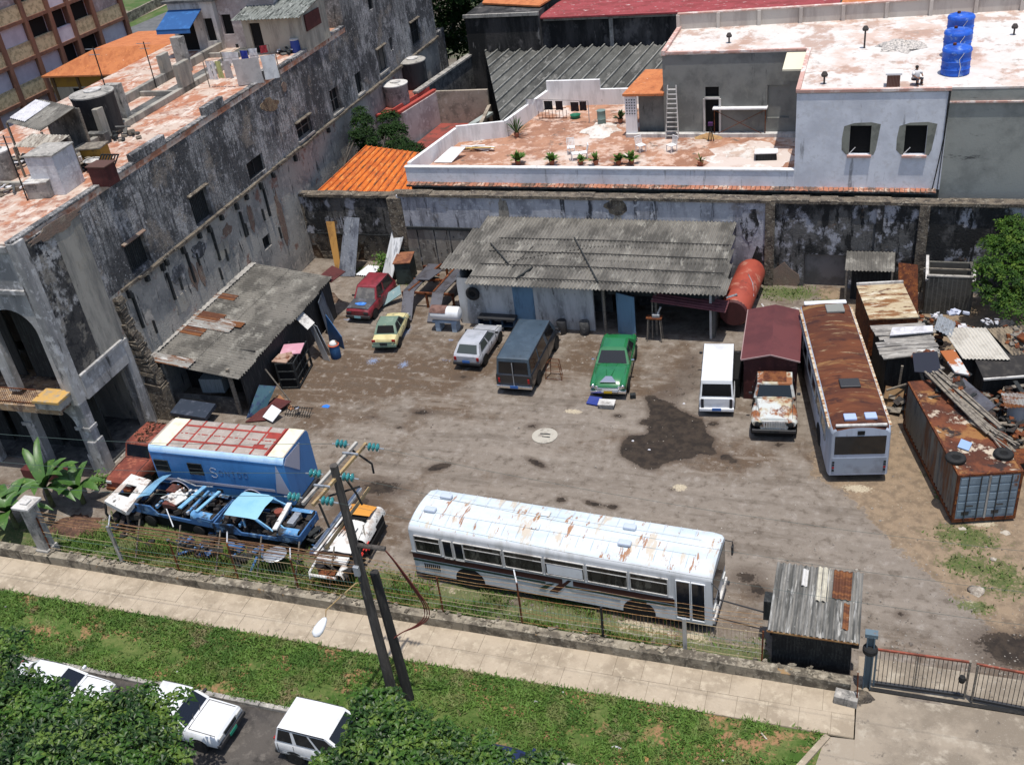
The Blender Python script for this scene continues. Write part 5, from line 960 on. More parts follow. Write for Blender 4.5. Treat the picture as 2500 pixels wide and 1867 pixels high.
# --- cars on the street ---
S1=dict(L=4.3,W=1.68,st=st3(4.3,.84,.92,.9),cab=(.95,.35,-.95,-1.65,.9,1.36,.72),side=[(.06,.42),(.47,.82)],wx=(-1.25,1.3),grille=mShut,zl=.64,hl=mLampW,glass=mGlassB,mirmat=mWpaint)
car('parked_car','white saloon car with white mirrors half hidden by leaves, leftmost at the kerb','car',(-27.2,18.55,-.11),R(-1),S1,mWpaint,'cars parked along the kerb')
S2=dict(L=4.1,W=1.64,st=[(-2.05,.4,.82,.93,.0),(-1.98,.3,.88,.98,.01),(-1.2,.28,.93,1,.02),(0,.28,.93,1,0),(.75,.28,.92,1,.01),(1.3,.28,.88,1,.02),(1.98,.3,.83,.98,.02),(2.05,.4,.76,.95,0)],cab=(.78,.28,-.98,-1.35,.92,1.4,.8),side=[(.05,.45),(.5,.95)],wx=(-1.2,1.25),grille=mShut,zl=.68,hl=mLampW,pl=M('green_plate',(.02,.25,.16),.5),glass=mGlassB,rim=mDarkSteel)
car('parked_car','boxy white saloon car with a flat bonnet and green plate between the other white cars','car',(-21.75,18.6,-.11),R(-1.5),S2,mWpaint,'cars parked along the kerb')
S3=dict(L=3.7,W=1.58,st=[(-1.85,.42,.98,.95,0),(-1.8,.3,1.02,.98,0),(-1.0,.28,1.0,1,0),(.2,.28,.98,1,0),(.9,.28,.95,1,.02),(1.7,.3,.86,.97,.03),(1.85,.42,.72,.9,0)],cab=(1.0,.25,-1.6,-1.82,.97,1.62,.84),side=[(.03,.25),(.31,.58),(.63,.94)],wx=(-1.15,1.2),zl=.68,grille=mShut,glass=mGlass,belt=(.52,.07,mGalv),tlh=.4,tlw=.12,ztl=.85)
car('parked_car','small white wagon with three black side windows behind the middle tree','car',(-15.75,18.8,-.11),R(-2),S3,mWpaint,'cars parked along the kerb')
mNavy=paint('navy_paint',(.01,.016,.06),.3)
car('parked_car','dark blue car mostly hidden under the middle tree branches','car',(-9.6,18.75,-.11),R(-1),dict(S1,mirmat=mNavy),mNavy,'cars parked along the kerb')
# --- yard cars ---
mSilv=paint('silver_paint',(.4,.41,.44),.35,[((.3,.31,.33),1.5,.45,.66)],.3)
S4=dict(L=3.7,W=1.6,st=[(-1.85,.4,.85,.93,0),(-1.78,.3,.92,.98,0),(-1.0,.28,.93,1,0),(.2,.28,.9,1,0),(.8,.28,.9,1,.02),(1.6,.3,.8,.97,.03),(1.85,.42,.66,.9,0)],cab=(.85,.15,-1.3,-1.76,.9,1.36,.74),side=[(.12,.5),(.56,.92)],wx=(-1.15,1.2),zl=.62,glass=M('hazy_glass',(.05,.06,.055),.15,spec=.6),tlh=.22,tlw=.14,ztl=.72,rim=mDarkSteel)
car('hatchback','silver hatchback seen from behind with red lamps, beside the dark van','car',(-19.58,44.5,0),R(89),S4,mSilv)
mCreamC=paint('cream_paint',(.6,.53,.27),.55,[((.5,.42,.2),1.8,.45,.65),((.12,.17,.13),1.0,.62,.7)],.1)
mGreenG=M('grey_green_primer',(.13,.19,.145),.8,0,[((.2,.26,.2),2,.5,.68),((.6,.53,.27),1.6,.66,.72)])
S5=dict(L=3.3,W=1.45,st=[(-1.65,.36,.72,.92,.0),(-1.58,.28,.82,.97,0),(-.95,.28,.88,1,.0),(.2,.28,.86,1,0),(.7,.28,.84,1,.02),(1.45,.3,.78,.95,.03),(1.65,.4,.62,.88,0)],cab=(.72,.2,-.75,-1.12,.86,1.3,.74),side=[(.08,.46),(.53,.92)],wx=(-1.0,1.05),wr=.27,zl=.58,glass=mVoid,roofmat=mGreenG,bump=mGreenG,tlh=.14,rim=mDarkSteel,pl=mShut,mirror=False)
t=car('small_car','tiny cream and grey-green car seen from behind, nearest the ramp','car',(-25.25,45.45,0),R(99),S5,mCreamC)
mb=MB(); mb.ext([(-1.63,-.58,.42),(-1.63,.58,.42),(-1.1,.55,.84),(-1.1,-.55,.84)] if 0 else [(-1.72,-.62,.38),(-1.72,.62,.38),(-1.7,.6,.7),(-1.7,-.6,.7)],(-.015,0,0)); mb.build('engine_cover',mGreenG,t)
mRedW=paint('dark_red_paint',(.22,.025,.035),.45,[((.13,.016,.02),1.4,.45,.65)],.2); mBurn=M('primer_black_bonnet',(.06,.06,.065),.6,0,[((.11,.11,.12),2,.48,.66),((.035,.035,.038),5,.55,.7)])
S6=dict(L=3.9,W=1.62,st=[(-1.95,.42,.9,.93,0),(-1.88,.3,.98,.98,0),(-1.0,.28,.98,1,0),(.3,.28,.96,1,0),(.75,.28,.98,1,.02),(1.8,.3,.92,.97,.03),(1.92,.4,.8,.94,0)],cab=(.75,.3,-1.5,-1.8,.96,1.6,.78),side=[(.06,.55),(.62,.94)],wx=(-1.2,1.25),zl=.68,bump=mDarkSteel,glass=mGlass,wsmat=M('dusty_windscreen',(.1,.095,.095),.7,0,[((.16,.15,.14),2,.45,.65)]),pl=M('pale_blue_plate',(.2,.4,.45),.5),hl=mDarkSteel,rim=mDarkSteel)
t=car('station_wagon','dark red wagon with a black bonnet smeared blue, facing the yard','car',(-27.98,48.72,0),R(-91),S6,mRedW)
mb=MB(); secs=[[(x,-w,z),(x,-w*.5,z+.035),(x,w*.5,z+.035),(x,w,z)] for x,w,z in ((.74,.74,.985),(1.3,.74,.965),(1.84,.7,.93))]; loft(mb,secs,caps=False); mb.build('bonnet',mBurn,t,smooth=True)
mb=MB(); mb.ext([(1.35+.2*math.cos(a)+.02,.05+.36*math.sin(a)*(1+.2*math.sin(3*a)),1.0) for a in [6.283*i/14 for i in range(14)]],(0,0,.012)); mb.build('paint_smear',M('blue_paint_smear',(.04,.16,.5),.6,0,[((.12,.3,.6),4,.45,.65)]),t)
# green fifties saloon
mGr=paint('green_paint',(.018,.15,.048),.28,[((.014,.12,.04),1,.45,.66)],.6)
S7=dict(L=5.0,W=1.86,st=[(-2.5,.42,.72,.8,.02),(-2.4,.34,.86,.9,.04),(-1.9,.3,.95,.98,.07),(-1.2,.3,.98,1,.05),(0,.3,.98,1,0),(.6,.3,.98,1,.03),(1.2,.3,.98,1,.1),(1.9,.32,.95,.98,.1),(2.3,.34,.86,.95,.05),(2.45,.42,.74,.9,.0)],cab=(.72,.12,-.95,-1.7,.98,1.52,.72),crown=.09,side=[(.16,.52),(.57,.9)],wx=(-1.5,1.6),wr=.34,zl=.7,bump=mChrome,bz=.48,hl=mChrome,pl=M('yellow_plate',(.5,.32,.02),.5),rim=mChrome,tlh=.2,tlw=.14,ztl=.75,mirmat=mChrome)
t=car('vintage_saloon','glossy green nineteen-fifties saloon with chrome bumpers in the middle of the yard','car',(-11.75,43.45,0),R(-84.5),S7,mGr)
for s in (-1,1):
    mb=MB(); secs=[[(x,s*.74+.19*r*math.cos(a),.78+.2*r*math.sin(a)) for a in [6.283*i/10 for i in range(10)]] for x,r in ((.6,.3),(1.0,.75),(1.6,1),(2.2,1),(2.46,.85),(2.5,.6))]; loft(mb,secs,closed=True); mb.build('front_wing',mGr,t,smooth=40)
    mb=MB(); secs=[[(x,s*.72+.19*r*math.cos(a),.78+.17*r*math.sin(a)) for a in [6.283*i/10 for i in range(10)]] for x,r in ((-.7,.3),(-1.2,.8),(-1.8,1),(-2.3,.95),(-2.52,.5))]; loft(mb,secs,closed=True); mb.build('rear_wing',mGr,t,smooth=40)
    MB().lathe([(.1,2.5),(.11,2.53),(.07,2.56),(.01,2.57)],14,(0,s*.74,.8),axis='X').build('headlamp_rim',mChrome,t,smooth=True)
    mb=MB(); mb.beam((.72,s*.30,1.03),(1.95,s*.12,1.075),.03,.02); mb.build('bonnet_crease',M('deep_green_paint',(.008,.09,.025),.4),t)
mb=MB(); mb.bx(2.42,2.52,-.55,.55,.58,.66); mb.bx(2.44,2.54,-.5,.5,.68,.71); mb.ext([(2.0,-.16,1.06),(2.0,.16,1.06),(2.36,.42,.93),(2.36,-.42,.93)],(0,0,.03)); mb.build('chrome_grille',mChrome,t,bevel=.02)
mb=MB(); mb.box((.42,0,1.2),(.02,.09,.12),0,0,0,-.4); mb.box((.3,.02,1.33),(.02,.05,.05)); mb.build('windscreen_sticker',M('yellow_sticker',(.55,.5,.1),.7),t)
# crates and cloth near green car front
# dark van
mVanB=paint('blue_grey_van_roof',(.035,.055,.075),.5,[((.05,.075,.1),1,.45,.65),((.02,.03,.04),3,.6,.72)],.2); mVanD=paint('black_van_paint',(.012,.013,.016),.35)
S8=dict(L=5.5,W=1.95,st=[(-2.75,.42,1.15,.96,0),(-2.7,.34,1.2,1,0),(-1.5,.32,1.2,1,0),(0,.32,1.2,1,0),(1.3,.32,1.18,1,0),(2.0,.32,1.1,.99,.03),(2.65,.34,1.0,.95,.02),(2.75,.45,.8,.9,0)],cab=(2.1,1.45,-2.55,-2.7,1.16,2.02,.86),side=[(.02,.3),(.34,.62),(.7,.93)],wx=(-1.6,1.85),wr=.36,zl=.78,roofmat=mVanB,bump=mChrome,bz=.5,glass=M('tinted_glass',(.006,.006,.007),.12,spec=.6),rwin=(.06,.94,.08,.8),tlh=.26,tlw=.1,ztl=.85,zpl=.52)
t=car('dark_van','black passenger van with a worn blue-grey roof, seen from behind','van',(-16.35,43.5,0),R(90.6),S8,mVanD)
mb=MB(); mb.bx(-2.79,-2.76,-.02,.02,.55,1.9); mb.build('rear_door_gap',mGalv,t)
# white van
S9=dict(L=4.5,W=1.66,st=[(-2.25,.4,1.0,.96,0),(-2.2,.32,1.05,1,0),(-1,.3,1.05,1,0),(.5,.3,1.05,1,0),(1.6,.3,1.02,.99,0),(2.15,.34,.9,.95,.02),(2.25,.45,.7,.9,0)],cab=(1.95,1.35,-1.98,-2.2,1.02,1.86,.86),side=[(.04,.34),(.38,.66),(.72,.92)],wx=(-1.35,1.5),wr=.3,zl=.7,glass=M('tinted_glass',(.006,.006,.007),.12,spec=.6),rwin=(.05,.95,.1,.8),bump=mWpaint,bz=.42,tlh=.42,tlw=.12,ztl=.78,zpl=.46,mirmat=mBump)
t=car('white_van','clean white passenger van seen from behind near the maroon kiosk','van',(-6.34,42.55,0),R(96.3),S9,mWpaint)
mb=MB(); mb.bx(-2.29,-2.255,-.72,-.6,.36,1.0); mb.bx(-2.29,-2.255,.6,.72,.36,1.0); mb.build('corner_trim',mBump,t)
# ---------- buses ----------
def bus(name,label,loc,rz,L,W,Hh,zb,side,roof,r=.28,nose=0):
    t=thing(name,label,'bus',loc,rz); hw=W/2
    def sec(x,k=1,dz=0,kk=1):
        w=hw*k; a=[(x,-w,zb),(x,-w*1.0,zb+.6),(x,-w,1.35),(x,-w*.985,Hh-r-.12)]
        for i in range(5): q=math.pi/2*i/4; a.append((x,-w*.985+r*(1-math.cos(q)),Hh-r-.09+dz+r*math.sin(q)*.95))
        a.append((x,-w*.4,Hh-.01+dz)); b=[(x,-p[1],p[2]) for p in a[::-1]]; return (a+[(x,0,Hh+.02+dz)]+b)[::-1]
    h=L/2
    mb=MB(); secs=[sec(-h,.93,-.12),sec(-h+.06,.97,-.05),sec(-h+.3,1,0),sec(0,1),sec(h-.4,1,0),sec(h-.1,.98,-.04),sec(h,.94,-.12)]
    n=len(secs[0])
    loft(mb,secs,0)
    # assign roof material to the upper strip
    cnt=0
    for i,f in enumerate(mb.f):
        z=sum(mb.v[j][2] for j in f)/len(f)
        if z>Hh-r*.75 and len(f)==4: mb.m[i]=1
    mb.build('body',[side,roof],t,smooth=35)
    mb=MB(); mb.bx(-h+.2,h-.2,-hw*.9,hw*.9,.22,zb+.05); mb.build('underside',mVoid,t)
    return t,hw,h
def bwin(par,x0,x1,z0,z1,y,mat=mGlass,bar=None,frame=mWhiteDirty,name='side_window'):
    s=1 if y>0 else -1; mb=MB(); c=.1; mb.ext([(x0+c,y,z0),(x1-c,y,z0),(x1,y,z0+c),(x1,y,z1-c),(x1-c,y,z1),(x0+c,y,z1),(x0,y,z1-c),(x0,y,z0+c)],(0,s*.012,0)); w=mb.build(name,mat,par)
    mb=MB(); y2=y+s*.018
    for a,b in (((x0,z0),(x1,z0)),((x0,z1),(x1,z1)),((x0,z0),(x0,z1)),((x1,z0),(x1,z1))): mb.beam((a[0],y2,a[1]),(b[0],y2,b[1]),.05,.03)
    if bar: mb.beam((x0,y2,bar),(x1,y2,bar),.035,.025)
    mb.build('frame',frame,w); return w
mBusW=M('white_bus_paint',(.6,.61,.62),.45,0,[((.46,.46,.45),.9,.46,.66,VS),((.3,.25,.2),2.2,.68,.76,VS)],None,.4)
mBusR=M('white_bus_roof',(.56,.61,.64),.7,0,[((.48,.55,.59),.5,.45,.66,(1,3,1)),((.5,.4,.28),.8,.565,.65,(3,.7,1),10,.75),((.3,.13,.045),1.0,.595,.65,(3.5,.8,1),10,.9),((.62,.64,.65),2,.6,.7)])
c0=(Vector((-16.13,28.42,0))+Vector((-4.2,27.8,0)))/2
WBL=12.0; t,hw,h=bus('long_bus','long white bus with dark striped side and rust spotted roof parked along the fence',tuple(c0),R(-3.0),WBL,2.5,2.98,.42,mBusW,mBusR)
WB=t
mMar=M('dark_maroon_stripe',(.05,.017,.016),.5); mDG=M('dark_green_stripe',(.02,.045,.035),.5)
y=-hw-.006
mb=MB(); 
def strip(x0,x1,z0,z1,m,sl=0,dy=.014): mb.ext([(x0,y,z0),(x1,y,z0),(x1+sl,y,z1),(x0+sl,y,z1)],(0,-dy,0),m)
strip(-h+.05,.35,1.22,1.47,0); strip(.78,h-1.35,1.22,1.47,0); strip(-h+.05,-.35,1.08,1.17,1); strip(.45,h-1.35,1.08,1.17,1)
mb.ext([(.35,y,1.22),(.58,y,1.47),(.72,y,1.47),(.1,y,.72),(-.22,y,.72),(.22,y,1.22)],(0,-.013,0),0); mb.ext([(-.3,y,1.08),(.02,y,1.17),(-.38,y,.78),(-.62,y,.78)],(0,-.013,0),1)
mb.build('stripes',[mMar,mDG],t)
mb=MB()
for x0,x1 in ((-3.1,-.5),(.7,2.6),(3.6,4.3)): strip(x0,x1,.98,1.03,0)
strip(-h+.02,h-1.4,1.53,1.57,0,0,.03); mb.build('chrome_strips',M('bright_trim',(.6,.61,.62),.35,.5),t)
wz0,wz1=1.62,2.42
for i,(x0,x1) in enumerate([(-5.75,-4.6),(-3.65,-2.0),(-1.95,-.35),(-.3,1.3),(1.35,2.95),(3.0,4.45)]):
    w_=bwin(t,x0+.03,x1-.03,wz0,wz1,y,M('dusty_bus_glass',(.03,.029,.026),.25,0,[((.1,.095,.08),1.6,.53,.62,(1,1,.6),4,.8),((.012,.012,.012),2.4,.52,.62,(2,1,.3),4)],spec=.5),2.18)
    if i==3: mb=MB(); mb.bx(x0+.1,x1-.1,y-.03,y-.0125,wz0+.05,2.15); mb.build('white_panel',mWpaint,w_)
for x0 in (-4.5,-4.02): bwin(t,x0,x0+.38,1.5,2.4,y,mGlassB)
for x0,x1 in ((4.72,5.22),(5.28,5.76)):
    w_=bwin(t,x0,x1,.62,2.45,y,mGlassB,None,mWpaint,'door_leaf')
mb=MB()
for i in range(8): mb.bx(-5.5+i*.09,-5.45+i*.09,y-.012,y,.72,1.0)
mb.build('engine_vent',mVoid,t)
for x in (-3.55,3.3):
    for s in (-1,1): arch_disc(t,x,s*hw,.62,.5); wheel(t,x,s*(hw-.14),.48,.28,mWhiteDirty)
mb=MB(); mb.ext([(h-.04,-1.05,1.3),(h-.04,1.05,1.3),(h-.12,1.0,2.5),(h-.12,-1.0,2.5)] if 0 else [(h+.005,-1.08,1.35),(h+.005,1.08,1.35),(h+.005,1.05,2.52),(h+.005,-1.05,2.52)],(.015,0,0)); mb.build('windscreen',mGlass,t)
mb=MB(); mb.bx(h-.02,h+.1,-1.15,1.15,.45,.7); mb.build('front_bumper',mWhiteDirty,t,bevel=.03)
for s in (-1,1):
    mb=MB(); mb.box((h+.02,s*.85,.95),(.06,.4,.2)); mb.build('headlight',mLampW,t,bevel=.02)
    mb=MB(); mb.tube([(h-.05,s*1.15,2.5),(h+.25,s*1.3,2.35),(h+.25,s*1.3,1.9)],.02,5); mb.box((h+.25,s*1.3,1.95),(.06,.2,.4)); mb.build('mirror',mBump,t)
for x,yy in ((-5.0,.55),(-5.3,-.35),(2.6,.45),(2.65,-.45)):
    mb=MB(); mb.box((x,yy,3.05),(.5,.28,.16)); mb.build('roof_vent',M('pale_blue_vent',(.45,.5,.58),.5),t,bevel=.06)
for x,yy in ((-.75,.5),(-.9,-.3)):
    mb=MB(); mb.box((x,yy,3.015),(.36,.3,.04)); mb.build('roof_hatch',mBusR,t,bevel=.015)
mb=MB()
for i in range(19):
    x=-5.6+i*.59; mb.bx(x,x+.01,-1.0,1.0,2.985,2.99)
for yy in (-.42,.42): mb.bx(-5.7,5.3,yy,yy+.012,2.995,3.0)
mb.build('roof_seams',M('seam_dirt',(.46,.49,.5),.8),t)
rv=random.Random(12)
# rusty roofed bus
mBusB=M('pale_blue_bus_paint',(.42,.47,.56),.45,0,[((.3,.33,.38),.9,.46,.66,VS),((.2,.14,.1),2.2,.7,.78,VS)],None,.4)
mRustRoof=M('rusted_bus_roof',(.08,.026,.014),.9,0,[((.13,.042,.018),.35,.42,.6,(3,.8,1),9),((.25,.14,.055),.4,.56,.66,(4,.6,1),10,.8),((.4,.3,.17),.9,.6,.68,(5,.6,1),10,.75),((.045,.016,.012),.8,.56,.66,(2,.8,1),8)],(30,.2))
f1=Vector((.4,36.35,0)); f2=Vector((-1.72,46.85,0)); d_=(f2-f1); c0=(f1+f2)/2
t,hw,h=bus('rusty_bus','tall bus with a wholly rusted roof and pale blue rear beside the maroon kiosk',tuple(c0),math.atan2(d_.y,d_.x),d_.length,2.48,2.95,.4,mBusB,mRustRoof)
# rear (at -h) faces camera
mb=MB(); mb.bx(-h-.02,-h-.004,-1.02,1.02,1.5,2.42); mb.build('rear_window',mGlass,t,bevel=.0)
mb=MB(); mb.bx(-h-.014,-h-.002,-1.1,1.1,.5,1.3); mb.build('engine_panel',M('grey_blue_panel',(.27,.31,.37),.55,0,[((.2,.22,.26),1,.45,.66)]),t)
mb=MB(); mb.bx(-h-.05,-h+.02,-.14,.14,2.5,2.68); mb.build('destination_box',mVoid,t)
for s in (-1,1):
    for k in range(4): mb=MB(); mb.box((-h-.02,s*1.04,.68+k*.14),(.04,.09,.09)); mb.build('tail_light',mShut if k!=1 else mTailR,t)
    mb=MB(); mb.bx(-h+.3,h-.4,s*(hw*.985)-.05,s*(hw*.985)+.05,2.62,2.72); mb.build('gutter',M('flaking_gutter',(.5,.42,.3),.8,0,[((.25,.11,.04),2,.45,.58,(3,1,1)),((.6,.57,.5),4,.58,.7)]),t)
    for k in range(6): bwin(t,-h+1.0+k*1.5,-h+2.35+k*1.5,1.5,2.35,s*(hw+.004),mGlass)
    for x in (-2.6,3.0): arch_disc(t,x,s*hw,.6,.5); wheel(t,x,s*(hw-.14),.48,.28,mWhiteDirty)
mb=MB(); mb.bx(h-.34,h-.02,-1.02,1.02,2.86,2.985); mb.build('white_front_roof_band',mWpaint,t,bevel=.06)
mb=MB(); mb.bx(-h+.02,-h+.14,-1.02,1.02,2.86,2.97); mb.build('rear_roof_lip',mWhiteDirty,t,bevel=.03)
for x,yy,d,mt in ((h-.95,.35,(.75,.85),mGreyW),(-h+3.1,.0,(.65,.85),mDarkSteel),(-h+.55,-.38,(.42,.5),M('pale_blue_vent',(.34,.42,.62),.5)),(-h+.6,.45,(.42,.48),M('pale_blue_vent',(.34,.42,.62),.5))):
    mb=MB(); mb.box((x,-yy,3.0),(d[0],d[1],.12)); mb.build('roof_hatch',mt,t,bevel=.03)
# ---------- blue box truck ----------
mBoxB=M('bright_blue_panel',(.045,.17,.4),.45,0,[((.035,.13,.32),.7,.45,.65,VS),((.025,.07,.17),1.4,.62,.74,VS)],None,.4); mBoxR=M('grey_roof_skin',(.34,.29,.255),.8,0,[((.27,.23,.2),1.5,.45,.65),((.42,.37,.33),5,.56,.7)]); mBoxL=M('faded_blue_edge',(.4,.56,.74),.5,0,[((.28,.44,.66),1.2,.45,.65)])
mCrm=M('cream_sealant',(.7,.66,.5),.8,0,[((.55,.5,.38),2,.5,.7)]); mRedT=M('red_sealant',(.3,.045,.035),.8,0,[((.22,.035,.03),3,.45,.65)]); mLav=M('pale_lavender_paint',(.36,.36,.43),.6)
BT=thing('box_truck','bright blue box truck body with a red gridded grey roof and faded lettering','truck',(-26.75,31.15,0),R(.6)); hw,h=1.2,3.5; zt=3.1
def bsec(x,k=1):
    a=[(x,-hw*k,.55),(x,-hw*k,1.6),(x,-hw*k,zt-.3)]+[(x,-hw*k+.25*(1-math.cos(q)),zt-.3+.28*math.sin(q)) for q in [math.pi/2*i/4 for i in range(1,5)]]; b=[(x,-p[1],p[2]) for p in a[::-1]]; return (a+b)[::-1]
mb=MB(); loft(mb,[bsec(-h,.97),bsec(-h+.15),bsec(h-.1),bsec(h,.985)])
for i,f in enumerate(mb.f):
    z=sum(mb.v[j][2] for j in f)/len(f)
    if len(f)==4 and z>zt-.28: mb.m[i]=1
    if len(f)==4 and z>zt-.04: mb.m[i]=2
mb.build('box_body',[mBoxB,mBoxL,mBoxR],BT,smooth=35)
mb=MB(); zr=zt-.02
for i in range(7):
    x=-h+.95+i*.86; mb.bx(x,x+.09,-1.02,1.02,zr,zr+.012)
mb.bx(-h+.95,h-1.05,-.62,-.5,zr,zr+.016); mb.bx(-h+.95,h-1.05,.52,.64,zr,zr+.016)
mb.bx(h-1.6,h-.95,.2,.62,zr,zr+.014); mb.bx(h-1.85,h-1.3,-.6,-.3,zr,zr+.014); mb.bx(h-1.0,h-.85,-1.0,1.0,zr,zr+.012)
for i in range(24): x=-h+1.1+i*.22; mb.bx(x,x+.1+.05*(i%3),-.03,.02+.02*(i%2),zr,zr+.009)
mb.build('red_roof_grid',mRedT,BT)
mb=MB(); mb.bx(-h+.12,-h+.93,-1.05,1.05,zr,zr+.01); mb.build('cream_roof_end',mCrm,BT); mb=MB(); mb.bx(h-.82,h-.05,-1.05,1.05,zr,zr+.01); mb.build('cream_roof_end',mCrm,BT)
y=-hw-.004
mb=MB(); mb.bx(-h+.3,h-.8,y-.01,y,1.2,1.34); mb.ext([(h-.75,y,1.18),(h-.02,y,1.12),(h-.42,y,2.72)],(0,-.013,0)); mb.build('pale_stripe',mLav,BT)
mb=MB(); mb.ext([(h+.002,-1.15,2.74),(h+.002,-.15,1.75),(h+.002,.35,2.9),(h+.002,-.9,2.95)],(.012,0,0)); mb.build('rear_pale_patch',mLav,BT)
for x in (-h+.15,-h+1.95): bwin(BT,x,x+.72,1.75,2.35,y,mVoid,2.05,mShut,'window')
mb=MB(); mb.bx(-h+.05,h-.05,y-.014,y+.02,2.76,2.8); mb.build('rain_gutter',mBoxB,BT)
def letters(txt,par,x,y,z,size,mat,sp=.95,first=None):
    G_={'S':[((1,.85),(.7,1),(.3,1),(0,.8),(.15,.58),(.85,.42),(1,.2),(.7,0),(.3,0),(0,.15))],'O':[((.5,0),(.1,.15),(0,.5),(.1,.85),(.5,1),(.9,.85),(1,.5),(.9,.15),(.5,0))],'N':[((0,0),(0,1),(1,0),(1,1))],'I':[((.5,0),(.5,1)),((.2,0),(.8,0)),((.2,1),(.8,1))],'D':[((0,0),(0,1),(.6,1),(1,.7),(1,.3),(.6,0),(0,0))]}
    for k,ch in enumerate(txt):
        s=size*(1.75 if k==0 else 1); mb=MB()
        for st in G_[ch]:
            for a,b in zip(st[:-1],st[1:]): mb.beam((x+a[0]*s*.62,y,z+(a[1])*s-(.0 if k else s*.28)),(x+b[0]*s*.62,y,z+b[1]*s-(.0 if k else s*.28)),.04 if k==0 else .025,.012,0,(0,1,0))
        mb.build('letter',mat if k else first,par); x+=s*.62+size*.45
letters('SONIDO',BT,-h+3.05,y-.007,1.82,.3,M('faded_letter_ink',(.06,.12,.26),.7),first=M('pale_letter_paint',(.33,.37,.44),.7))
mb=MB(); mb.bx(-h+.1,h-.1,-1.05,1.05,.35,.6); mb.build('chassis',mVoid,BT)
for x in (-h+1.0,h-2.05):
    for s in (-1,1):
        arch_disc(BT,x,s*(hw+.001),.56,.62); wheel(BT,x,s*(hw-.16),.45,.26,mDarkSteel)
        mb=MB(); mb.tube([(x+.57*math.cos(a),s*(hw+.02),.62+.57*math.sin(a)) for a in [math.pi*i/12 for i in range(13)]],.022,5); mb.build('arch_trim',mLav,BT)
mb=MB(); mb.bx(h-3.9,h-3.6,y-.012,y,.82,1.0); mb.build('fuel_flap',mShut,BT)
mb=MB(); mb.bx(h-.3,h+.12,-1.1,1.1,.38,.5); mb.build('rear_step',mDarkSteel,BT)
# ---------- red old pickup ----------
mRP=M('rusted_red_paint',(.21,.055,.035),.75,0,[((.13,.035,.025),1.2,.43,.6,None,8),((.3,.1,.06),2.5,.55,.68),((.05,.025,.02),2.2,.63,.73)],(20,.3))
S10=dict(L=4.2,W=1.7,st=[(-2.1,.45,.98,.95,0),(-1.5,.4,1.1,1,0),(-.2,.38,1.12,1,0),(.35,.38,1.14,1,.0),(1.2,.4,1.12,.98,.03),(1.95,.42,1.02,.95,.02),(2.1,.5,.85,.92,0)],cab=(.45,.2,-1.5,-1.7,1.12,1.78,.84),side=[(.5,.92)],wx=(-1.3,1.3),wr=.36,zl=.82,glass=mGlassB,bump=mRust,rim=mDarkSteel,mirror=False)
t=car('red_truck','rusty dull red truck with a leaf strewn roof in front of the blue box body','truck',(-32.35,31.75,0),R(-92),S10,mRP)
mb=MB(); rr=random.Random(9)
for i in range(130): mb.box((rr.uniform(-1.5,.1),rr.gauss(0,.3),1.835),(rr.uniform(.05,.16),rr.uniform(.03,.08),.02),rr.random()*3)
tag(mb.build('leaf_litter',M('dry_leaves',(.06,.03,.018),.95),t),kind='stuff')
# ---------- rusty lorry cab ----------
mTC2=M('rust_eaten_white_paint',(.5,.52,.5),.7,0,[((.42,.36,.24),.9,.44,.58,None,8),((.24,.09,.035),1.1,.48,.58,None,9),((.12,.035,.018),1.9,.58,.68,None,8)],(20,.3))
S11=dict(L=4.6,W=2.0,st=[(-2.3,.6,.95,.9,0),(-.9,.55,1.2,.92,0),(-.2,.55,1.3,.92,0),(.75,.55,1.36,.86,.02),(1.5,.6,1.28,.74,.05),(2.2,.62,1.16,.66,.05),(2.3,.66,1.02,.64,0)],cab=(.75,.5,-.5,-.62,1.3,1.95,.78),side=[(.12,.85)],wx=(-1.5,1.6),wr=.45,zl=.95,bz=.58,glass=mGlassB,bump=mDarkSteel,rim=mDarkSteel,hl=mShut,pl=mShut)
t=car('old_lorry','rust eaten white lorry cab facing the yard with a slatted grille','truck',(-3.52,41.05,0),R(-84.5),S11,mTC2)
for s in (-1,1):
    mb=MB(); secs=[[(x,s*.78+.24*r*math.cos(a),.98+.2*r*math.sin(a)) for a in [6.283*i/10 for i in range(10)]] for x,r in ((.75,.5),(1.2,.9),(1.7,1.05),(2.15,1),(2.36,.7))]; loft(mb,secs,closed=True); mb.build('front_wing',mTC2,t,smooth=40)
    MB().lathe([(.13,2.33),(.14,2.37),(.02,2.4)],12,(0,s*.72,.95),axis='X').build('headlamp',mShut,t)
mb=MB()
for i in range(9): mb.bx(2.3,2.36,-.46+i*.11,-.41+i*.11,.78,1.06)
mb.bx(2.3,2.35,-.52,.52,1.06,1.12); mb.build('grille_slats',mWhiteDirty,t)
mb=MB(); mb.bx(-.44,.42,-.52,.52,2.005,2.02); mb.build('rust_patch',M('roof_rust',(.17,.06,.02),.9,0,[(RUSTD,3,.4,.6),((.45,.35,.2),2,.62,.7)]),t)
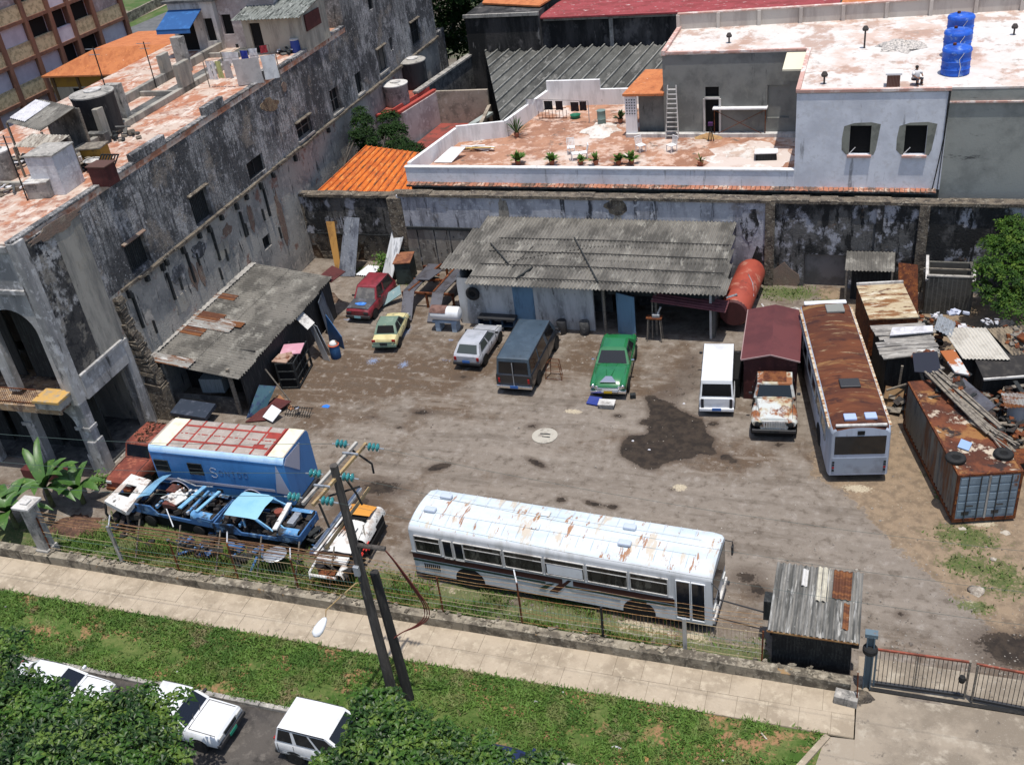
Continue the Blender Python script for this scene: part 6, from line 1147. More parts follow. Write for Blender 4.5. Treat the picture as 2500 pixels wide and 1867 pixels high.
# ---------- wrecks by the fence ----------
mWW=M('chalky_white_paint',(.6,.59,.56),.7,0,[((.42,.36,.31),1.1,.54,.64,None,9),((.2,.08,.035),1.3,.6,.66,None,9),((.05,.045,.042),1.7,.62,.68,None,8)],(16,.2)); mLB=M('pale_blue_paint',(.12,.29,.5),.55,0,[((.06,.17,.34),1.0,.44,.6,None,8),((.04,.04,.042),1.3,.52,.6,None,9),((.4,.38,.36),3,.6,.68)]); mCB=paint('clean_pale_blue',(.2,.42,.6),.5,[((.13,.3,.48),1.0,.46,.62),((.09,.08,.075),2.2,.62,.68)],.2); mShBl=M('shaded_blue_body',(.045,.12,.27),.6,0,[((.015,.02,.03),1.2,.46,.6,None,8),((.15,.25,.38),2.5,.58,.68,None,8)]); mJunk=M('scorched_metal',(.04,.036,.034),.8,.2,[((.11,.055,.03),2,.5,.64),((.02,.02,.02),4,.45,.6)],(16,.5))  # deeper blue of the wreck sides paints in their shade
def P_(o,pts): return [V(*p)-V(*o) for p in pts]
o_=(-31.0,28.7,0.02); t=thing('car_shell','stripped white car shell with a square hole, leftmost of the wrecks','car wreck',o_)
A=[g(w_[0],w_[1],w_[2]) for w_ in [(220+140/3.95,1080+570/3.95,1.2),(220+350/3.95,1080+680/3.95,1.2),(220+590/3.95,1080+370/3.95,1.25),(220+400/3.95,1080+310/3.95,1.25)]]
A=[a-V(*o_) for a in A]; hole=[A[0].lerp(A[1],u).lerp(A[3].lerp(A[2],u),v_) for u,v_ in ((.22,.32),(.68,.36),(.66,.72),(.2,.68))]
mb=MB(); 
for i in range(4): mb.ext([A[i],A[(i+1)%4],hole[(i+1)%4],hole[i]],(0,0,.05))
for i in (0,1,2,3): a,b=A[i],A[(i+1)%4]; mb.ext([a,b,b+V(0,0,-.18),a+V(0,0,-.18)],(A[0]+A[2])*.5*.02-a*.02)
mb.build('shell_roof',mWW,t)
for i in range(4):
    a=A[i]; mb=MB(); mb.tube([(a.x,a.y,a.z-.1),(a.x*1.05,a.y*1.05-.1,.6),(a.x*1.0,a.y,.0)],.06,6); mb.build('pillar',mJunk,t)
mb=MB(); rr=random.Random(5)
for i in range(22): c=(rr.uniform(-.6,.9),rr.uniform(-1.0,.6),rr.uniform(.1,.75)); mb.box(c,(rr.uniform(.1,.6),rr.uniform(.05,.4),rr.uniform(.05,.3)),rr.random()*3,0,rr.uniform(-.6,.6))
mb.build('scrap_parts',mJunk,t)
def wreck(label,loc,rz,L,W,col,roof=None,hood=None,seed=1,bars=()):
    t=thing('wrecked_car',label,'car wreck',loc,rz); hw=W/2; h=L/2; mb=MB()
    for s in (-1,1):
        mb.ext([(-h,s*hw,.35),(h,s*hw,.35),(h,s*hw,.8),(.7*h,s*hw,.86),(.45*h,s*hw,.55),(-.35*h,s*hw,.52),(-.5*h,s*hw,.88),(-h,s*hw,.82)],(0,-s*.07,0))
    mb.bx(-h,-h+.07,-hw+.07,hw-.07,.4,.8); mb.bx(h-.07,h,-hw+.07,hw-.07,.38,.74); mb.build('body_sides',mShBl,t,bevel=.015)
    for s in (-1,1):
        mb=MB(); loft(mb,[[(x,s*(hw-.32*(1-c_)),.82+zz) for c_,zz in ((0,.1),(.5,.12),(.85,.06),(1.02,-.12))] for x in (h*.5,h*.75,h*.97)],caps=False); mb.build('wing',col,t,smooth=True)
    mb=MB(); mb.bx(-h+.1,h-.1,-hw+.08,hw-.08,.3,.36); rr=random.Random(seed)
    for i in range(70): mb.box((rr.uniform(-h*.95,h*.95),rr.uniform(-hw*.85,hw*.85),rr.uniform(.4,.85)),(rr.uniform(.1,.5),rr.uniform(.05,.35),rr.uniform(.05,.25)),rr.random()*3,0,rr.uniform(-.5,.5),rr.uniform(-.4,.4))
    mb.build('scrap_parts',mJunk,t)
    for x in (.42*h,-.35*h): mb=MB(); mb.bx(x-.06,x+.06,-hw+.05,hw-.05,.78,.94); mb.build('cross_panel',col,t,bevel=.02)
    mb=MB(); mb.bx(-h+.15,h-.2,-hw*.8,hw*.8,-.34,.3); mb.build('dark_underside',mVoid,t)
    for x in (-h*.62,h*.6):
        for s in (-1,1): m_=MB(); m_.lathe([(.2,-.09),(.3,-.07),(.3,.07),(.2,.09)],14,(x,s*hw*.95,-.02),axis='Y'); m_.build('bare_tyre',mTyre,t,smooth=35)
    return t
# first blue wreck: bonnet propped open at the left end
t=wreck('blue wreck with its bonnet raised and cabin torn open, full of white scrap','n' and (-28.2,28.75,.35),R(-5),4.5,1.7,mLB,seed=3)
mb=MB(); loft(mb,[[(-2.0,-.7,1.0),(-2.0,0,1.06),(-2.0,.72,1.0)],[(-1.55,-.75,1.28),(-1.55,0,1.36),(-1.55,.78,1.28)],[(-.95,-.75,1.5),(-.95,0,1.6),(-.95,.78,1.5)]],caps=False); mb.build('raised_bonnet',mCB,t,smooth=True)
mb=MB(); mb.ext([(-.9,-.3,.95),(.1,-.5,.9),(.4,.0,1.0),(-.3,.35,1.02)],(0,0,.05)); rr=random.Random(31)
for i in range(16): mb.box((rr.uniform(-.4,.7),rr.uniform(-.3,.5),1.02+rr.uniform(0,.1)),(.1,.14,.07),rr.random()*3)
mb.build('white_scrap',mWW,t)
for q in ([(-.7,.8,1.3),(.2,.85,1.0),(1.2,.85,1.15)],[(-.6,-.4,1.0),(.5,.6,1.05)],[(-.2,-.8,.9),(.3,-1.2,.3)]): mb=MB(); mb.tube(q,.033,6); mb.build('bent_bar',mGalv,t)
mb=MB(); mb.ext([(.45,-.75,1.02),(.65,-.75,1.02),(.9,.8,1.1),(.7,.8,1.1)],(0,0,.06)); mb.ext([(1.35,-.7,.98),(1.5,-.7,.98),(1.7,.75,1.02),(1.55,.75,1.02)],(0,0,.06)); mb.build('door_panel',mCB,t)
mb=MB(); mb.bx(-.6,.1,-.6,.2,.75,.95); mb.bx(-.9,-.4,.1,.6,.8,1.1); mb.build('torn_seats',M('torn_red_upholstery',(.12,.04,.03),.9,0,[((.05,.025,.02),3,.45,.6)]),t)
# second blue wreck with intact roof
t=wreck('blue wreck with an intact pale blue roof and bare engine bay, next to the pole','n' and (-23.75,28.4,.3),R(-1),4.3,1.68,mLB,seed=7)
Az=1.42; mb=MB(); loft(mb,[[(-1.45,-.74,Az-.08),(-1.45,0,Az),(-1.45,.74,Az-.08)],[(-1.3,-.8,Az-.02),(-1.3,0,Az+.06),(-1.3,.8,Az-.02)],[(-.1,-.8,Az-.02),(-.1,0,Az+.07),(-.1,.8,Az-.02)],[(.2,-.76,Az-.1),(.2,0,Az),(.2,.76,Az-.1)]],caps=False); mb.build('roof',M('sky_blue_roof',(.25,.48,.6),.45,0,[((.2,.42,.56),1,.45,.65)],None,.4),t,smooth=True)
for s in (-1,1):
    for x0,x1 in ((-1.4,-1.75),(-.5,-.5),(.15,.75)): mb=MB(); mb.beam((x0,s*.75,Az-.1),(x1,s*.76,.8),.06); mb.build('pillar',mLB,t)
mb=MB(); mb.box((.95,0,1.02),(.22,1.75,.1),R(8)); mb.build('loose_bumper',mWW,t,bevel=.02)
mb=MB(); mb.box((1.45,.1,.85),(.32,.75,.2)); mb.build('engine_block',mGalv,t,bevel=.02); mb=MB(); mb.lathe([(.2,.8),(.2,.98)],14,(.55,.35,0)); mb.build('red_drum',mRP,t)
for q in ([(.2,-.7,1.3),(.75,-.78,1.0),(.95,-.85,.9)],[(.2,.7,1.3),(.75,.75,1.0)],[(1.0,-.4,.95),(1.7,-.75,.85)]): mb=MB(); mb.tube(q,.035,6); mb.build('bent_bar',mCB,t)
mb=MB(); mb.lathe([(.42,0),(.4,.03),(.3,.06)],18,(.4,-1.5,.75)); o=mb.build('loose_dish',mGalv,None); 
bpy.data.objects.remove(o)
p=(-22.3,26.6,0); t=thing('metal_disc','grey round metal disc propped between the fence and the blue wreck','disc',p); MB().lathe([(.02,.9),(.45,.86),(.5,.84),(.45,.82)],20).build('disc',mGalv,t); MB().tube([(0,0,0),(0,0,.85)],.05,6).build('stem',mJunk,t)
# white truck wreck
t=thing('wrecked_truck','dismantled white truck with an orange cab roof behind the utility pole','truck wreck',(-19.6,28.0,0),R(2))
mb=MB(); loft(mb,[[(-.62,1.75,1.25),(-.62,1.1,1.42),(-.62,.95,1.4)],[(0,1.8,1.3),(0,1.1,1.5),(0,.9,1.47)],[(.72,1.75,1.25),(.72,1.1,1.42),(.72,.95,1.4)]],caps=False); mb.build('cab_roof',M('orange_faded_roof',(.55,.24,.04),.7,0,[((.62,.5,.32),.9,.5,.62),((.4,.14,.02),2,.58,.7)]),t,smooth=True)
mb=MB(); secs=[[(.66+.28*math.cos(a),y_,.75+.4*r*math.sin(a)) for a in [math.pi*i/8 for i in range(9)]] for y_,r in ((-.15,.75),(.3,.95),(1.0,1.15),(1.7,1.2),(1.95,.9))]; loft(mb,secs,caps=False); mb.build('right_wing',mWW,t,smooth=True)
mb=MB(); loft(mb,[[(-.75,-1.0,1.02),(0,-1.0,1.1),(.62,-1.0,1.02)],[(-.6,0,1.12),(0,0,1.22),(.62,0,1.12)],[(-.4,.75,1.2),(.1,.85,1.3),(.55,.75,1.2)]],caps=False); mb.build('bonnet',mWW,t,smooth=True)
mb=MB(); mb.bx(-.75,.62,-1.5,-1.15,.86,.98); mb.tube([(-.75,-1.2,.9),(-.85,-2.0,.75),(-.8,-2.1,.5)],.05,6); mb.tube([(-.8,-2.1,.72),(.4,-2.15,.72)],.06,6); mb.build('front_frame',mWW,t)
mb=MB(); secs=[[(.5+.2*math.cos(a),y_,.6+.28*math.sin(a)) for a in [math.pi*i/6 for i in range(7)]] for y_ in (-2.1,-1.8,-1.5)]; loft(mb,secs,caps=False); mb.build('left_wing',mWW,t,smooth=True)
mb=MB(); mb.bx(-.6,.6,-1.9,1.6,.35,.5); rr=random.Random(17)
for i in range(46): mb.box((rr.uniform(-.75,.8),rr.uniform(-2.0,1.6),rr.uniform(.4,.85)),(rr.uniform(.08,.5),rr.uniform(.06,.5),rr.uniform(.05,.25)),rr.random()*3,0,rr.uniform(-.5,.5))
mb.build('scrap_parts',mJunk,t)
mb=MB(); mb.box((-.1,-1.9,.72),(.7,.3,.05),.2); mb.build('rust_plate',mRust,t)
for q in ([(-.6,.7,1.35),(-1.4,-.2,.9)],[(-.5,.9,1.4),(-1.2,.6,.8),(-1.5,-.6,.5)],[(.6,.5,1.3),(.95,-.2,.8)]): mb=MB(); mb.tube(q,.028,5); mb.build('bent_bar',mWood,t)
mb=MB(); mb.beam((-.95,-1.2,.95),(-.2,2.6,1.1) if 0 else (-.3,1.4,1.5),.12,.05); mb.build('white_beam',mWW,t)
mb=MB(); rr=random.Random(2)
for i in range(9): mb.box((.98+rr.uniform(-.06,.06),-.4+rr.uniform(-.3,.3),.8+rr.uniform(-.2,.2)),(.04,.22,.05),0,rr.uniform(-1,1))
mb.build('red_flaking_trim',M('bright_red_trim',(.55,.04,.03),.6),t)
for s in (.55,-.55): wheel(t,s*1.2,-1.1,.36,.2,mRust)

for (x,y,rx,ry,n,lb,sd) in [(-30.9,28.3,.9,1.1,40,'tangled dark scrap packed under the white car shell',1),(-26.1,28.3,.8,1.0,44,'tangle of dark scrap between the two blue wrecks',2),(-21.4,28.3,.8,.9,30,'tangle of bars and scrap between the second blue wreck and the white truck',3),(-25.5,27.0,3.0,.5,50,'row of blackened scrap along the front of the blue wrecks',4)]:
    scrapheap('scrap_heap',lb,'scrap',(x,y,0),rx,ry,n,[mJunk,mShut,mJunk,mShBl],sd+200,.8)

t=bpy.data.objects['wrecked_truck']; mb=MB(); mb.bx(-.7,.62,-1.12,-1.0,.9,1.06); mb.build('dark_gap',mVoid,t); mb=MB(); mb.bx(-.55,.6,.78,.92,1.25,1.34); mb.build('dark_gap',mVoid,t); mb=MB()
for k in range(5): mb.beam((-.45+.2*k,-.2,1.2),(-.3+.18*k,.35,1.24),.03,.02)
mb.build('crumple_creases',mJunk,t); mb=MB(); mb.bx(.95,1.02,-.2,1.6,.3,.62); mb.bx(-.95,.95,.9,1.7,.3,.9); mb.build('dark_cab_inside',mVoid,t)
# ================= yard structures =================
def obj1(name,label,cat,loc,rz=0,group=None): return thing(name,label,cat,loc,rz,group)
# ---- workshop ----
mWk=M('workshop_whitewash',(.48,.48,.47),.9,0,[((.24,.24,.235),.8,.43,.62,VS,7),((.09,.085,.08),1.6,.6,.72,(1.5,1,.4)),((.45,.45,.44),3,.55,.7)],(12,.3)); mDoorB=M('dusty_blue_door',(.13,.23,.33),.7,0,[((.06,.11,.16),1,.45,.65,VS),((.13,.2,.27),4,.6,.72)])
WS=obj1('workshop','long low workshop under a grey corrugated roof against the back wall','workshop',(-14.5,47.5,0)); X=lambda x:x+14.5
mb=MB(); mb.holed((X(-21.7),0,0),(1,0,0),(0,0,1),8.4,2.95,[(3.35,0,4.45,2.5),(7.9,0,8.39,2.6)],.2,(0,-1,0)); mb.poly([(X(-21.7),5.5,0),(X(-21.7),0,0),(X(-21.7),0,2.95),(X(-21.7),5.5,3.5)]); mb.build('front_wall',mWk,WS)
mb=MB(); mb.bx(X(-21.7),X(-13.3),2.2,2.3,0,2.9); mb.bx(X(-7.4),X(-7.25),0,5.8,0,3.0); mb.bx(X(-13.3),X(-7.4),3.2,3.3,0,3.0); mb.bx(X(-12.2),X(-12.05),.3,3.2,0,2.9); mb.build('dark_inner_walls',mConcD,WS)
mb=MB(); mb.bx(X(-18.4),X(-17.2),-.03,.05,0,2.52); mb.build('closed_door',mDoorB,WS)
mb=MB(); mb.box((X(-11.95),-.25,1.25),(1.15,.06,2.5),R(-22)); mb.build('open_door_leaf',mDoorB,WS)
mb=MB()
for i in range(5):
    q0,q1=i/5,(i+1.12)/5; y0_,y1_=-.75+6.85*q0,-.75+6.85*q1; z0_,z1_=3.0+.75*q0+.0,3.0+.75*q1
    xl=(-20.9 if i==0 else -22.9+.25*(i-1) if i<4 else -21.9); xr=-6.55-.12*i
    mb.corr((X(xl),y0_,z0_+.03*(5-i)*0+.02*i),(xr-xl,0,0),(.1*(1 if i else 1),y1_-y0_,z1_-z0_+.03),.21,.05,jag=.006)
mb.build('roof_sheets',mAsb,WS)
mb=MB()
for (a,b) in [((-15.8,4.1),(-13.4,-.2)),((-20.6,3.2),(-18.9,1.2))]:
    za=3.0+.75*(a[1]+.75)/6.85+.13; zb_=3.0+.75*(b[1]+.75)/6.85+.13; mb.beam((X(a[0]),a[1],za),(X(b[0]),b[1],zb_),.07)
mb.beam((X(-17.4),1.0,3.28),(X(-18.0),-.2,3.18),.08); mb.build('roof_poles',mShut,WS)
mb=MB()
for a in ((-20.3,3.9),(-20.5,2.5),(-20.6,1.15),(-20.8,-.15)): z_=3.0+.75*(a[1]+.75)/6.85+.1; mb.tube([(X(a[0]),a[1],z_),(X(-14),a[1]+.05,z_+.02),(X(-6.9),a[1]-.02,z_)],.03,4)
mb.tube([(X(-19.2),1.4,3.3),(X(-16.5),2.6,3.42),(X(-14.2),3.4,3.5),(X(-12.5),3.6,3.55)],.022,4); mb.tube([(X(-18.6),.9,3.28),(X(-18.0),3.2,3.5)],.018,4); mb.build('roof_cables',mBlack,WS)
for x in (-13.25,-7.5,-10.4): mb=MB(); mb.bx(X(x),X(x)+.12,-.1,.05,0,2.95); mb.build('post',mWood if x!=-7.5 else mWhiteDirty,WS)
mb=MB(); mb.bx(X(-13),X(-7.5),.1,.16,2.3,2.9); mb.build('dark_fascia',mShut,WS)
t=obj1('awning_sheet','maroon corrugated sheet slanting below the workshop eave','sheet',(-8.6,47.2,2.15)); MB().corr((-1.9,-.3,.22),(.1,.9,.25),(3.9,.0,-.45),.2,.03).build('sheet',M('maroon_sheet',(.13,.04,.045),.7,0,[((.08,.025,.03),2,.45,.65)]),t)
MB().tube([(-1.9,-.2,-2.1),(-1.85,-.1,.3)],.04,6).build('prop',mWood,t)
def tyre(px,py,z,label,loc=None,rot=(0,0,0),r=.36):
    p=Vector(loc) if loc else g(px,py,z); t=thing('tyre',label,'tyre',tuple(p)); t.rotation_euler=rot; prof=[(r+.13*math.cos(a)-.13,.1*math.sin(a)) for a in [6.283*i/10 for i in range(11)]]; MB().lathe(prof,22).build('rubber',mTyre,t,smooth=True); MB().lathe([(r*.55,-.03),(r*.55,.03),(.02,.03)],18).build('inner_shade',mVoid,t); return t
tyre(0,0,0,'black tyre hung on the whitewashed workshop wall',(-20.75,47.36,2.05),(R(90),0,0),.42)
p=(-19.35,47.15,0); t=obj1('workbench','dark steel bench with open shelves before the workshop wall','bench',p); MB().bx(-1.1,1.1,-.35,.25,.75,.82).build('top',mDarkSteel,t); mb=MB(); 
for x in (-1.05,-.35,.35,1.05): mb.bx(x-.04,x+.04,-.33,.22,0,.75)
mb.bx(-1.05,1.05,-.3,.2,.3,.34); mb.build('shelves',M('dark_blue_steel',(.02,.04,.07),.6),t)
p=(-10.35,46.95,0); t=obj1('tall_stool','tall narrow trestle table with a pale grinder at the workshop bay','stand',p)
for x in (-.4,.4):
    for y in (-.15,.15): MB().beam((x*.8,y,1.35),(x,y*1.4,0),.05).build('leg',mWood,t)
MB().bx(-.42,.42,-.2,.2,1.35,1.42).build('top',mRust,t); mb=MB(); mb.beam((.1,0,1.45),(.35,.1,2.0),.1); mb.bx(-.1,.3,-.12,.12,1.43,1.6); mb.build('grinder',mGalv,t,bevel=.02)
for x,y,lb in [(-15.6,47.1,'dark round drum by the closed blue door'),(-14.3,47.15,'pale round drum against the workshop wall')]:
    t=obj1('drum',lb,'drum',(x,y,0)); MB().lathe([(.26,0),(.28,.03),(.28,.75),(.26,.78),(.05,.76)],16).build('barrel',mDarkSteel if 'dark' in lb else mConcD,t,smooth=35)
p=(-14.75,42.6,0); t=obj1('wire_frame','thin open wire frame stand beside the dark van','frame',p); mb=MB()
for x,y in ((-.45,-.25),(.45,-.25),(-.32,.3),(.32,.3)): mb.tube([(x,y,0),(x*.7,y*.8,1.0)],.02,5)
for z_,k in ((.05,1),(.5,.85),(1.0,.7)):
    q=[(-.45*k,-.25*k,z_),(.45*k,-.25*k,z_),(.32*k,.3*k,z_),(-.32*k,.3*k,z_),(-.45*k,-.25*k,z_)]; mb.tube(q,.016,4)
mb.build('bars',mRust,t)
# ---- left shed ----
SH=obj1('lean_shed','dark shed under a patched corrugated roof against the mansion wall','shed',(-32.2,41.8,0)); X=lambda x:x+32.2; Y=lambda y:y-41.8
mb=MB()
nb=6
for i in range(nb):
    y0_=36.5+i*1.84; y1_=y0_+1.9; a=.03*(i%2)
    for (xa,xb) in ((-34.95,-32.4),(-32.6,-29.45-.08*(i%3))):
        za=3.25-(xa+34.95)*.125; zb_=3.25-(xb+34.95)*.125
        mb.corr((X(xa),Y(y0_),za+a+(.0 if xa<-34 else -.035)),(0,y1_-y0_,0),(xb-xa,-.0,zb_-za),.22,.048,jag=.012)
mb.build('roof_sheets',mAsb,SH)
mRS=M('rusty_zinc',(.3,.29,.27),.6,.3,[((.16,.06,.02),1.0,.45,.56,(.5,3,1),8),((.5,.49,.47),1.3,.58,.68,(.5,3,1)),((.09,.03,.014),1.8,.58,.68,(.6,3,1))]); mRS2=M('rust_brown_zinc',(.1,.038,.02),.75,.1,[((.2,.08,.03),1.5,.45,.6,(.5,3,1)),((.4,.3,.2),2.2,.66,.74,(.5,3,1))])
for (x,y,lx,ly,mt) in [(-34.1,40.8,1.9,.9,mRS2),(-33.4,40.1,2.6,.85,mRS),(-34.2,39.3,1.7,.75,mRS2),(-32.5,40.75,1.5,.6,mRS),(-33.9,36.42,3.2,.85,mRS),(-34.3,43.2,1.4,.6,mRS2)]:
    z_=3.25-(x-lx/2+34.95)*.125+.085; m_=MB(); m_.corr((X(x-lx/2),Y(y),z_),(0,ly,0),(lx,0,-lx*.125),.15,.025); m_.build('patch_sheet',mt,SH)
mb=MB(); mb.corr((X(-34.95),Y(36.4),3.33),(0,11.2,0),(.35,0,-.02),.4,.02); mb.build('wall_flashing',mConc,SH)
mb=MB(); mb.bx(X(-29.9),X(-29.78),Y(37.2),Y(47.4),0,2.5); mb.bx(X(-34.6),X(-29.9),Y(38.9),Y(39.0),0,2.7); mb.bx(X(-34.6),X(-29.9),Y(47.3),Y(47.4),0,2.6); mb.build('walls',M('dark_shed_boards',(.028,.027,.026),.9,0,[((.06,.055,.05),3,.5,.65,(4,4,.4))]),SH)
mb=MB(); mb.bx(X(-34.2),X(-30.4),Y(36.9),Y(37.05),0,.95); mb.build('low_block_wall',mConcD,SH)
for x in (-34.3,-30.3): mb=MB(); mb.bx(X(x)-.08,X(x)+.08,Y(36.85),Y(37.0),0,2.8); mb.build('post',mConc if x<-33 else mWood,SH)
# stuff at the shed
def panel(name,label,cat,pts,th,mat,group=None,corr=False):
    pts=[Vector(p) for p in pts]; c=Vector((sum(p.x for p in pts)/len(pts),sum(p.y for p in pts)/len(pts),min(p.z for p in pts)))
    mb=MB(); q=[p-c for p in pts]; n=(q[1]-q[0]).cross(q[3]-q[0]).normalized()*th
    if corr: mb.corr(q[0],q[1]-q[0],q[3]-q[0],.16,.025)
    else: mb.ext(q,n)
    o=mb.build(name,mat,loc=c); return tag(o,label,cat,group)
mBlueS=M('blue_sheet_metal',(.025,.09,.21),.6,0,[((.018,.06,.15),1.2,.45,.65),((.06,.14,.27),3,.62,.72)])
panel('blue_sheet','big deep blue sheet propped beside the lean-to shed','sheet',[(-28.9,44.6,.05),(-27.6,43.9,.03),(-27.5,43.75,.9),(-28.6,44.4,1.9)],.04,mBlueS)
panel('zinc_sheet','small off-white ribbed sheet roofing the gap beside the shed','sheet',[(-30.0,43.3,2.3),(-28.6,42.25,2.15),(-28.5,43.1,2.2),(-29.9,44.0,2.35)],.03,mWhiteDirty,None,True)
panel('zinc_sheet','grey ribbed sheet leaning upright under the off-white one','sheet',[(-27.85,42.5,.02),(-28.3,42.6,.02),(-28.9,42.9,2.1),(-28.5,42.75,2.1)],.03,mGalv)
panel('zinc_sheet','second narrow grey sheet leaning just behind the upright one','sheet',[(-28.0,43.0,.02),(-28.4,43.2,.02),(-28.9,43.4,1.8),(-28.6,43.2,1.8)],.03,mGalv)
p=(-27.65,42.95,0); t=obj1('barrel','small blue barrel holding rags and a white bag by the blue sheet','barrel',p); MB().lathe([(.25,0),(.29,.1),(.3,.5),(.27,.85)],16).build('drum',mBlueS,t,smooth=35); MB().lathe([(.28,.84),(.22,1.0),(.1,1.08),(.01,1.1)],11).build('white_bag',mWW,t,smooth=True); MB().lathe([(.3,.82),(.31,.86),(.28,.88)],14).build('orange_rag',M('orange_rag',(.5,.1,.04),.9),t)
CG=obj1('cage_bench','black barred cage bench with a pink board on top beside the shed','cage',(-28.95,40.7,0),R(10)); mb=MB()
for x in (-.5,.5):
    for y in (-1.15,1.15): mb.beam((x,y,0),(x,y,1.6),.08)
for z_ in (.1,.6,1.1,1.6): mb.beam((.5,-1.15,z_),(.5,1.15,z_),.06); mb.beam((-.5,-1.15,z_),(.5,-1.15,z_),.06)
for i in range(6): mb.beam((.5,-1.0+i*.4,.1),(.5,-1.0+i*.4,1.6),.035)
mb.build('bars',mShut,CG); mb=MB(); mb.bx(-.55,.3,-1.1,1.1,.05,1.55); mb.build('dark_box',mVoid,CG); mb=MB(); mb.box((.0,.25,1.66),(1.15,1.1,.05),.1); mb.build('pink_board',M('pink_board',(.5,.25,.3),.8,0,[((.58,.36,.4),2,.5,.68)]),CG); mb=MB(); mb.box((-.2,-.75,1.68),(.9,.8,.06),-.2); mb.box((-.1,-.5,1.72),(.7,.5,.05),.4); mb.build('rusty_boards',M('peeling_board',(.35,.24,.18),.9,0,[((.16,.06,.03),3,.5,.62)]),CG)
panel('painted_sheet','blue-green painted sheet propped under the front eave of the shed','sheet',[(-29.8,36.6,.02),(-29.1,37.3,.02),(-28.7,38.3,1.0),(-29.5,38.0,1.2)],.05,M('teal_sheet',(.035,.09,.12),.7,0,[((.02,.035,.09),1.6,.48,.6),((.1,.12,.11),2.5,.62,.72)]))
panel('maroon_board','flat maroon board lying on the ground by the shed corner','board',[(-29.6,36.2,.04),(-28.6,36.5,.05),(-27.8,38.0,.3),(-28.9,38.2,.3)],.05,mRed)
panel('white_board','bright white crumpled board on top of the maroon one','board',[(-28.75,36.6,.2),(-28.05,36.35,.12),(-27.8,37.0,.42),(-28.5,37.3,.5)],.04,mWpaint)
panel('plank','orange-brown plank lying beside the maroon board','plank',[(-28.9,38.3,.35),(-28.7,38.4,.4),(-27.6,37.8,.06),(-27.7,37.6,.05)],.06,M('orange_plank',(.28,.13,.06),.85))
t=obj1('long_pole','thin grey pole leaning from the cage bench to the ground','pole',(-28.2,38.45,0)); MB().tube([(-.9,-.1,2.0),(0,0,.03)],.04,6).build('pole',mWood,t)
t=obj1('fire_grate','black iron grate with a shiny tin on the ground','grate',(-27.1,37.4,0)); mb=MB()
for i in range(11): mb.beam((-.7+i*.14,-.25,.0),(-.66+i*.14,.2,.35),.025)
mb.beam((-.75,-.2,.1),(.75,-.2,.1),.03); mb.beam((-.7,.15,.3),(.8,.2,.3),.03); mb.build('bars',mBlack,t); MB().lathe([(.12,.2),(.14,.42),(.1,.44)],12,(-.05,0,0)).build('tin',mChrome,t)
t=obj1('blue_rag','small bright blue rag on the bare ground','rag',tuple(g(795,993,0))); MB().add([(-.2,-.08,.02),(.2,-.1,.02),(.22,.1,.03),(0,.16,.05),(-.18,.1,.02)],[(0,1,2,3,4)]).build('rag',M('bright_blue_cloth',(.03,.17,.62),.9),t)
panel('stacked_sheet','dark blue-black sheet pile in the dark shed front','sheets',[(-33.6,35.6,.5),(-31.4,35.5,.45),(-31.4,36.6,.6),(-33.6,36.7,.65)],.2,M('blue_black_sheet',(.03,.04,.06),.5,0,[((.08,.09,.12),2,.55,.7)]))
p=(-32.0,37.7,0); boxthing('grey_cabinet','pale grey ribbed cabinet inside the dark shed','cabinet',p,(1.3,.7,1.75),R(8),M('grey_cabinet_paint',(.2,.23,.24),.7,0,[((.1,.12,.12),14,.5,.6,(3,1,.1))]),None,legs=.9)
mound(590,690,0,1.4,.9,.5,'heap of broken boards and rusty tin behind the shed',M('scrap_heap',(.2,.14,.1),.95,0,[((.09,.05,.03),3,.42,.6),((.5,.46,.4),5,.62,.72)],(8,.9,.08)),loc=(-31.9,49.3,0))
panel('rusty_beam','long rust-orange plank on the scrap heap behind the shed','plank',[(-35.0,50.8,.9),(-32.0,49.9,.75),(-32.0,50.15,.75),(-35.0,51.1,.9)],.08,mRust)
panel('sheet_wall','row of grey-blue sheets fencing the shed gap by the red wagon','sheets',[(-30.0,47.7,0),(-29.3,45.3,0),(-29.4,45.2,2.2),(-30.2,47.8,2.3)],.05,M('grey_blue_sheets',(.1,.12,.15),.7,0,[((.04,.045,.05),1.5,.45,.6,(4,4,.5)),((.25,.28,.32),2,.6,.72,(4,4,.5))]))
panel('maroon_sheet','maroon sheet tilted over the back corner of the shed','sheet',[(-30.6,47.5,2.5),(-29.6,47.3,2.35),(-29.4,48.8,2.3),(-30.4,49.1,2.5)],.04,mRed)
panel('sheet_metal','tall crumpled zinc sheets leaning on the broken corner wall','sheets',[(-32.2,52.5,0),(-31.0,52.5,0),(-30.8,54.3,3.3),(-31.9,54.4,3.3)],.05,M('crumpled_zinc',(.27,.29,.33),.45,.5,[((.13,.14,.17),1.2,.45,.62,(2,1,.4)),((.03,.03,.03),1.6,.64,.72),((.45,.47,.5),3,.6,.72,(3,1,.5))],(6,.6,.06)))
panel('yellow_plank','yellow-ochre board leaning on the broken corner wall','plank',[(-32.55,52.9,0),(-32.15,52.9,0),(-32.7,54.3,3.0),(-33.3,54.3,3.0)],.05,M('ochre_board',(.38,.2,.055),.85,0,[((.25,.13,.04),2,.45,.65,VS)]))
panel('white_sheets','white ribbed metal sheets leaning upright beside the rusty locker','sheets',[(-29.0,52.2,0),(-28.1,51.6,0),(-27.6,53.9,2.6),(-28.5,54.0,2.6)],.04,M('white_zinc',(.6,.61,.62),.5,.2,[((.3,.31,.33),1.5,.5,.65,(3,1,.4))]))
panel('white_tray','flat white ribbed sheet lying on the grass by the wall','sheet',[(-31.0,52.6,.1),(-29.9,52.5,.1),(-29.6,53.7,.15),(-30.7,53.9,.15)],.04,mWpaint,None,True)
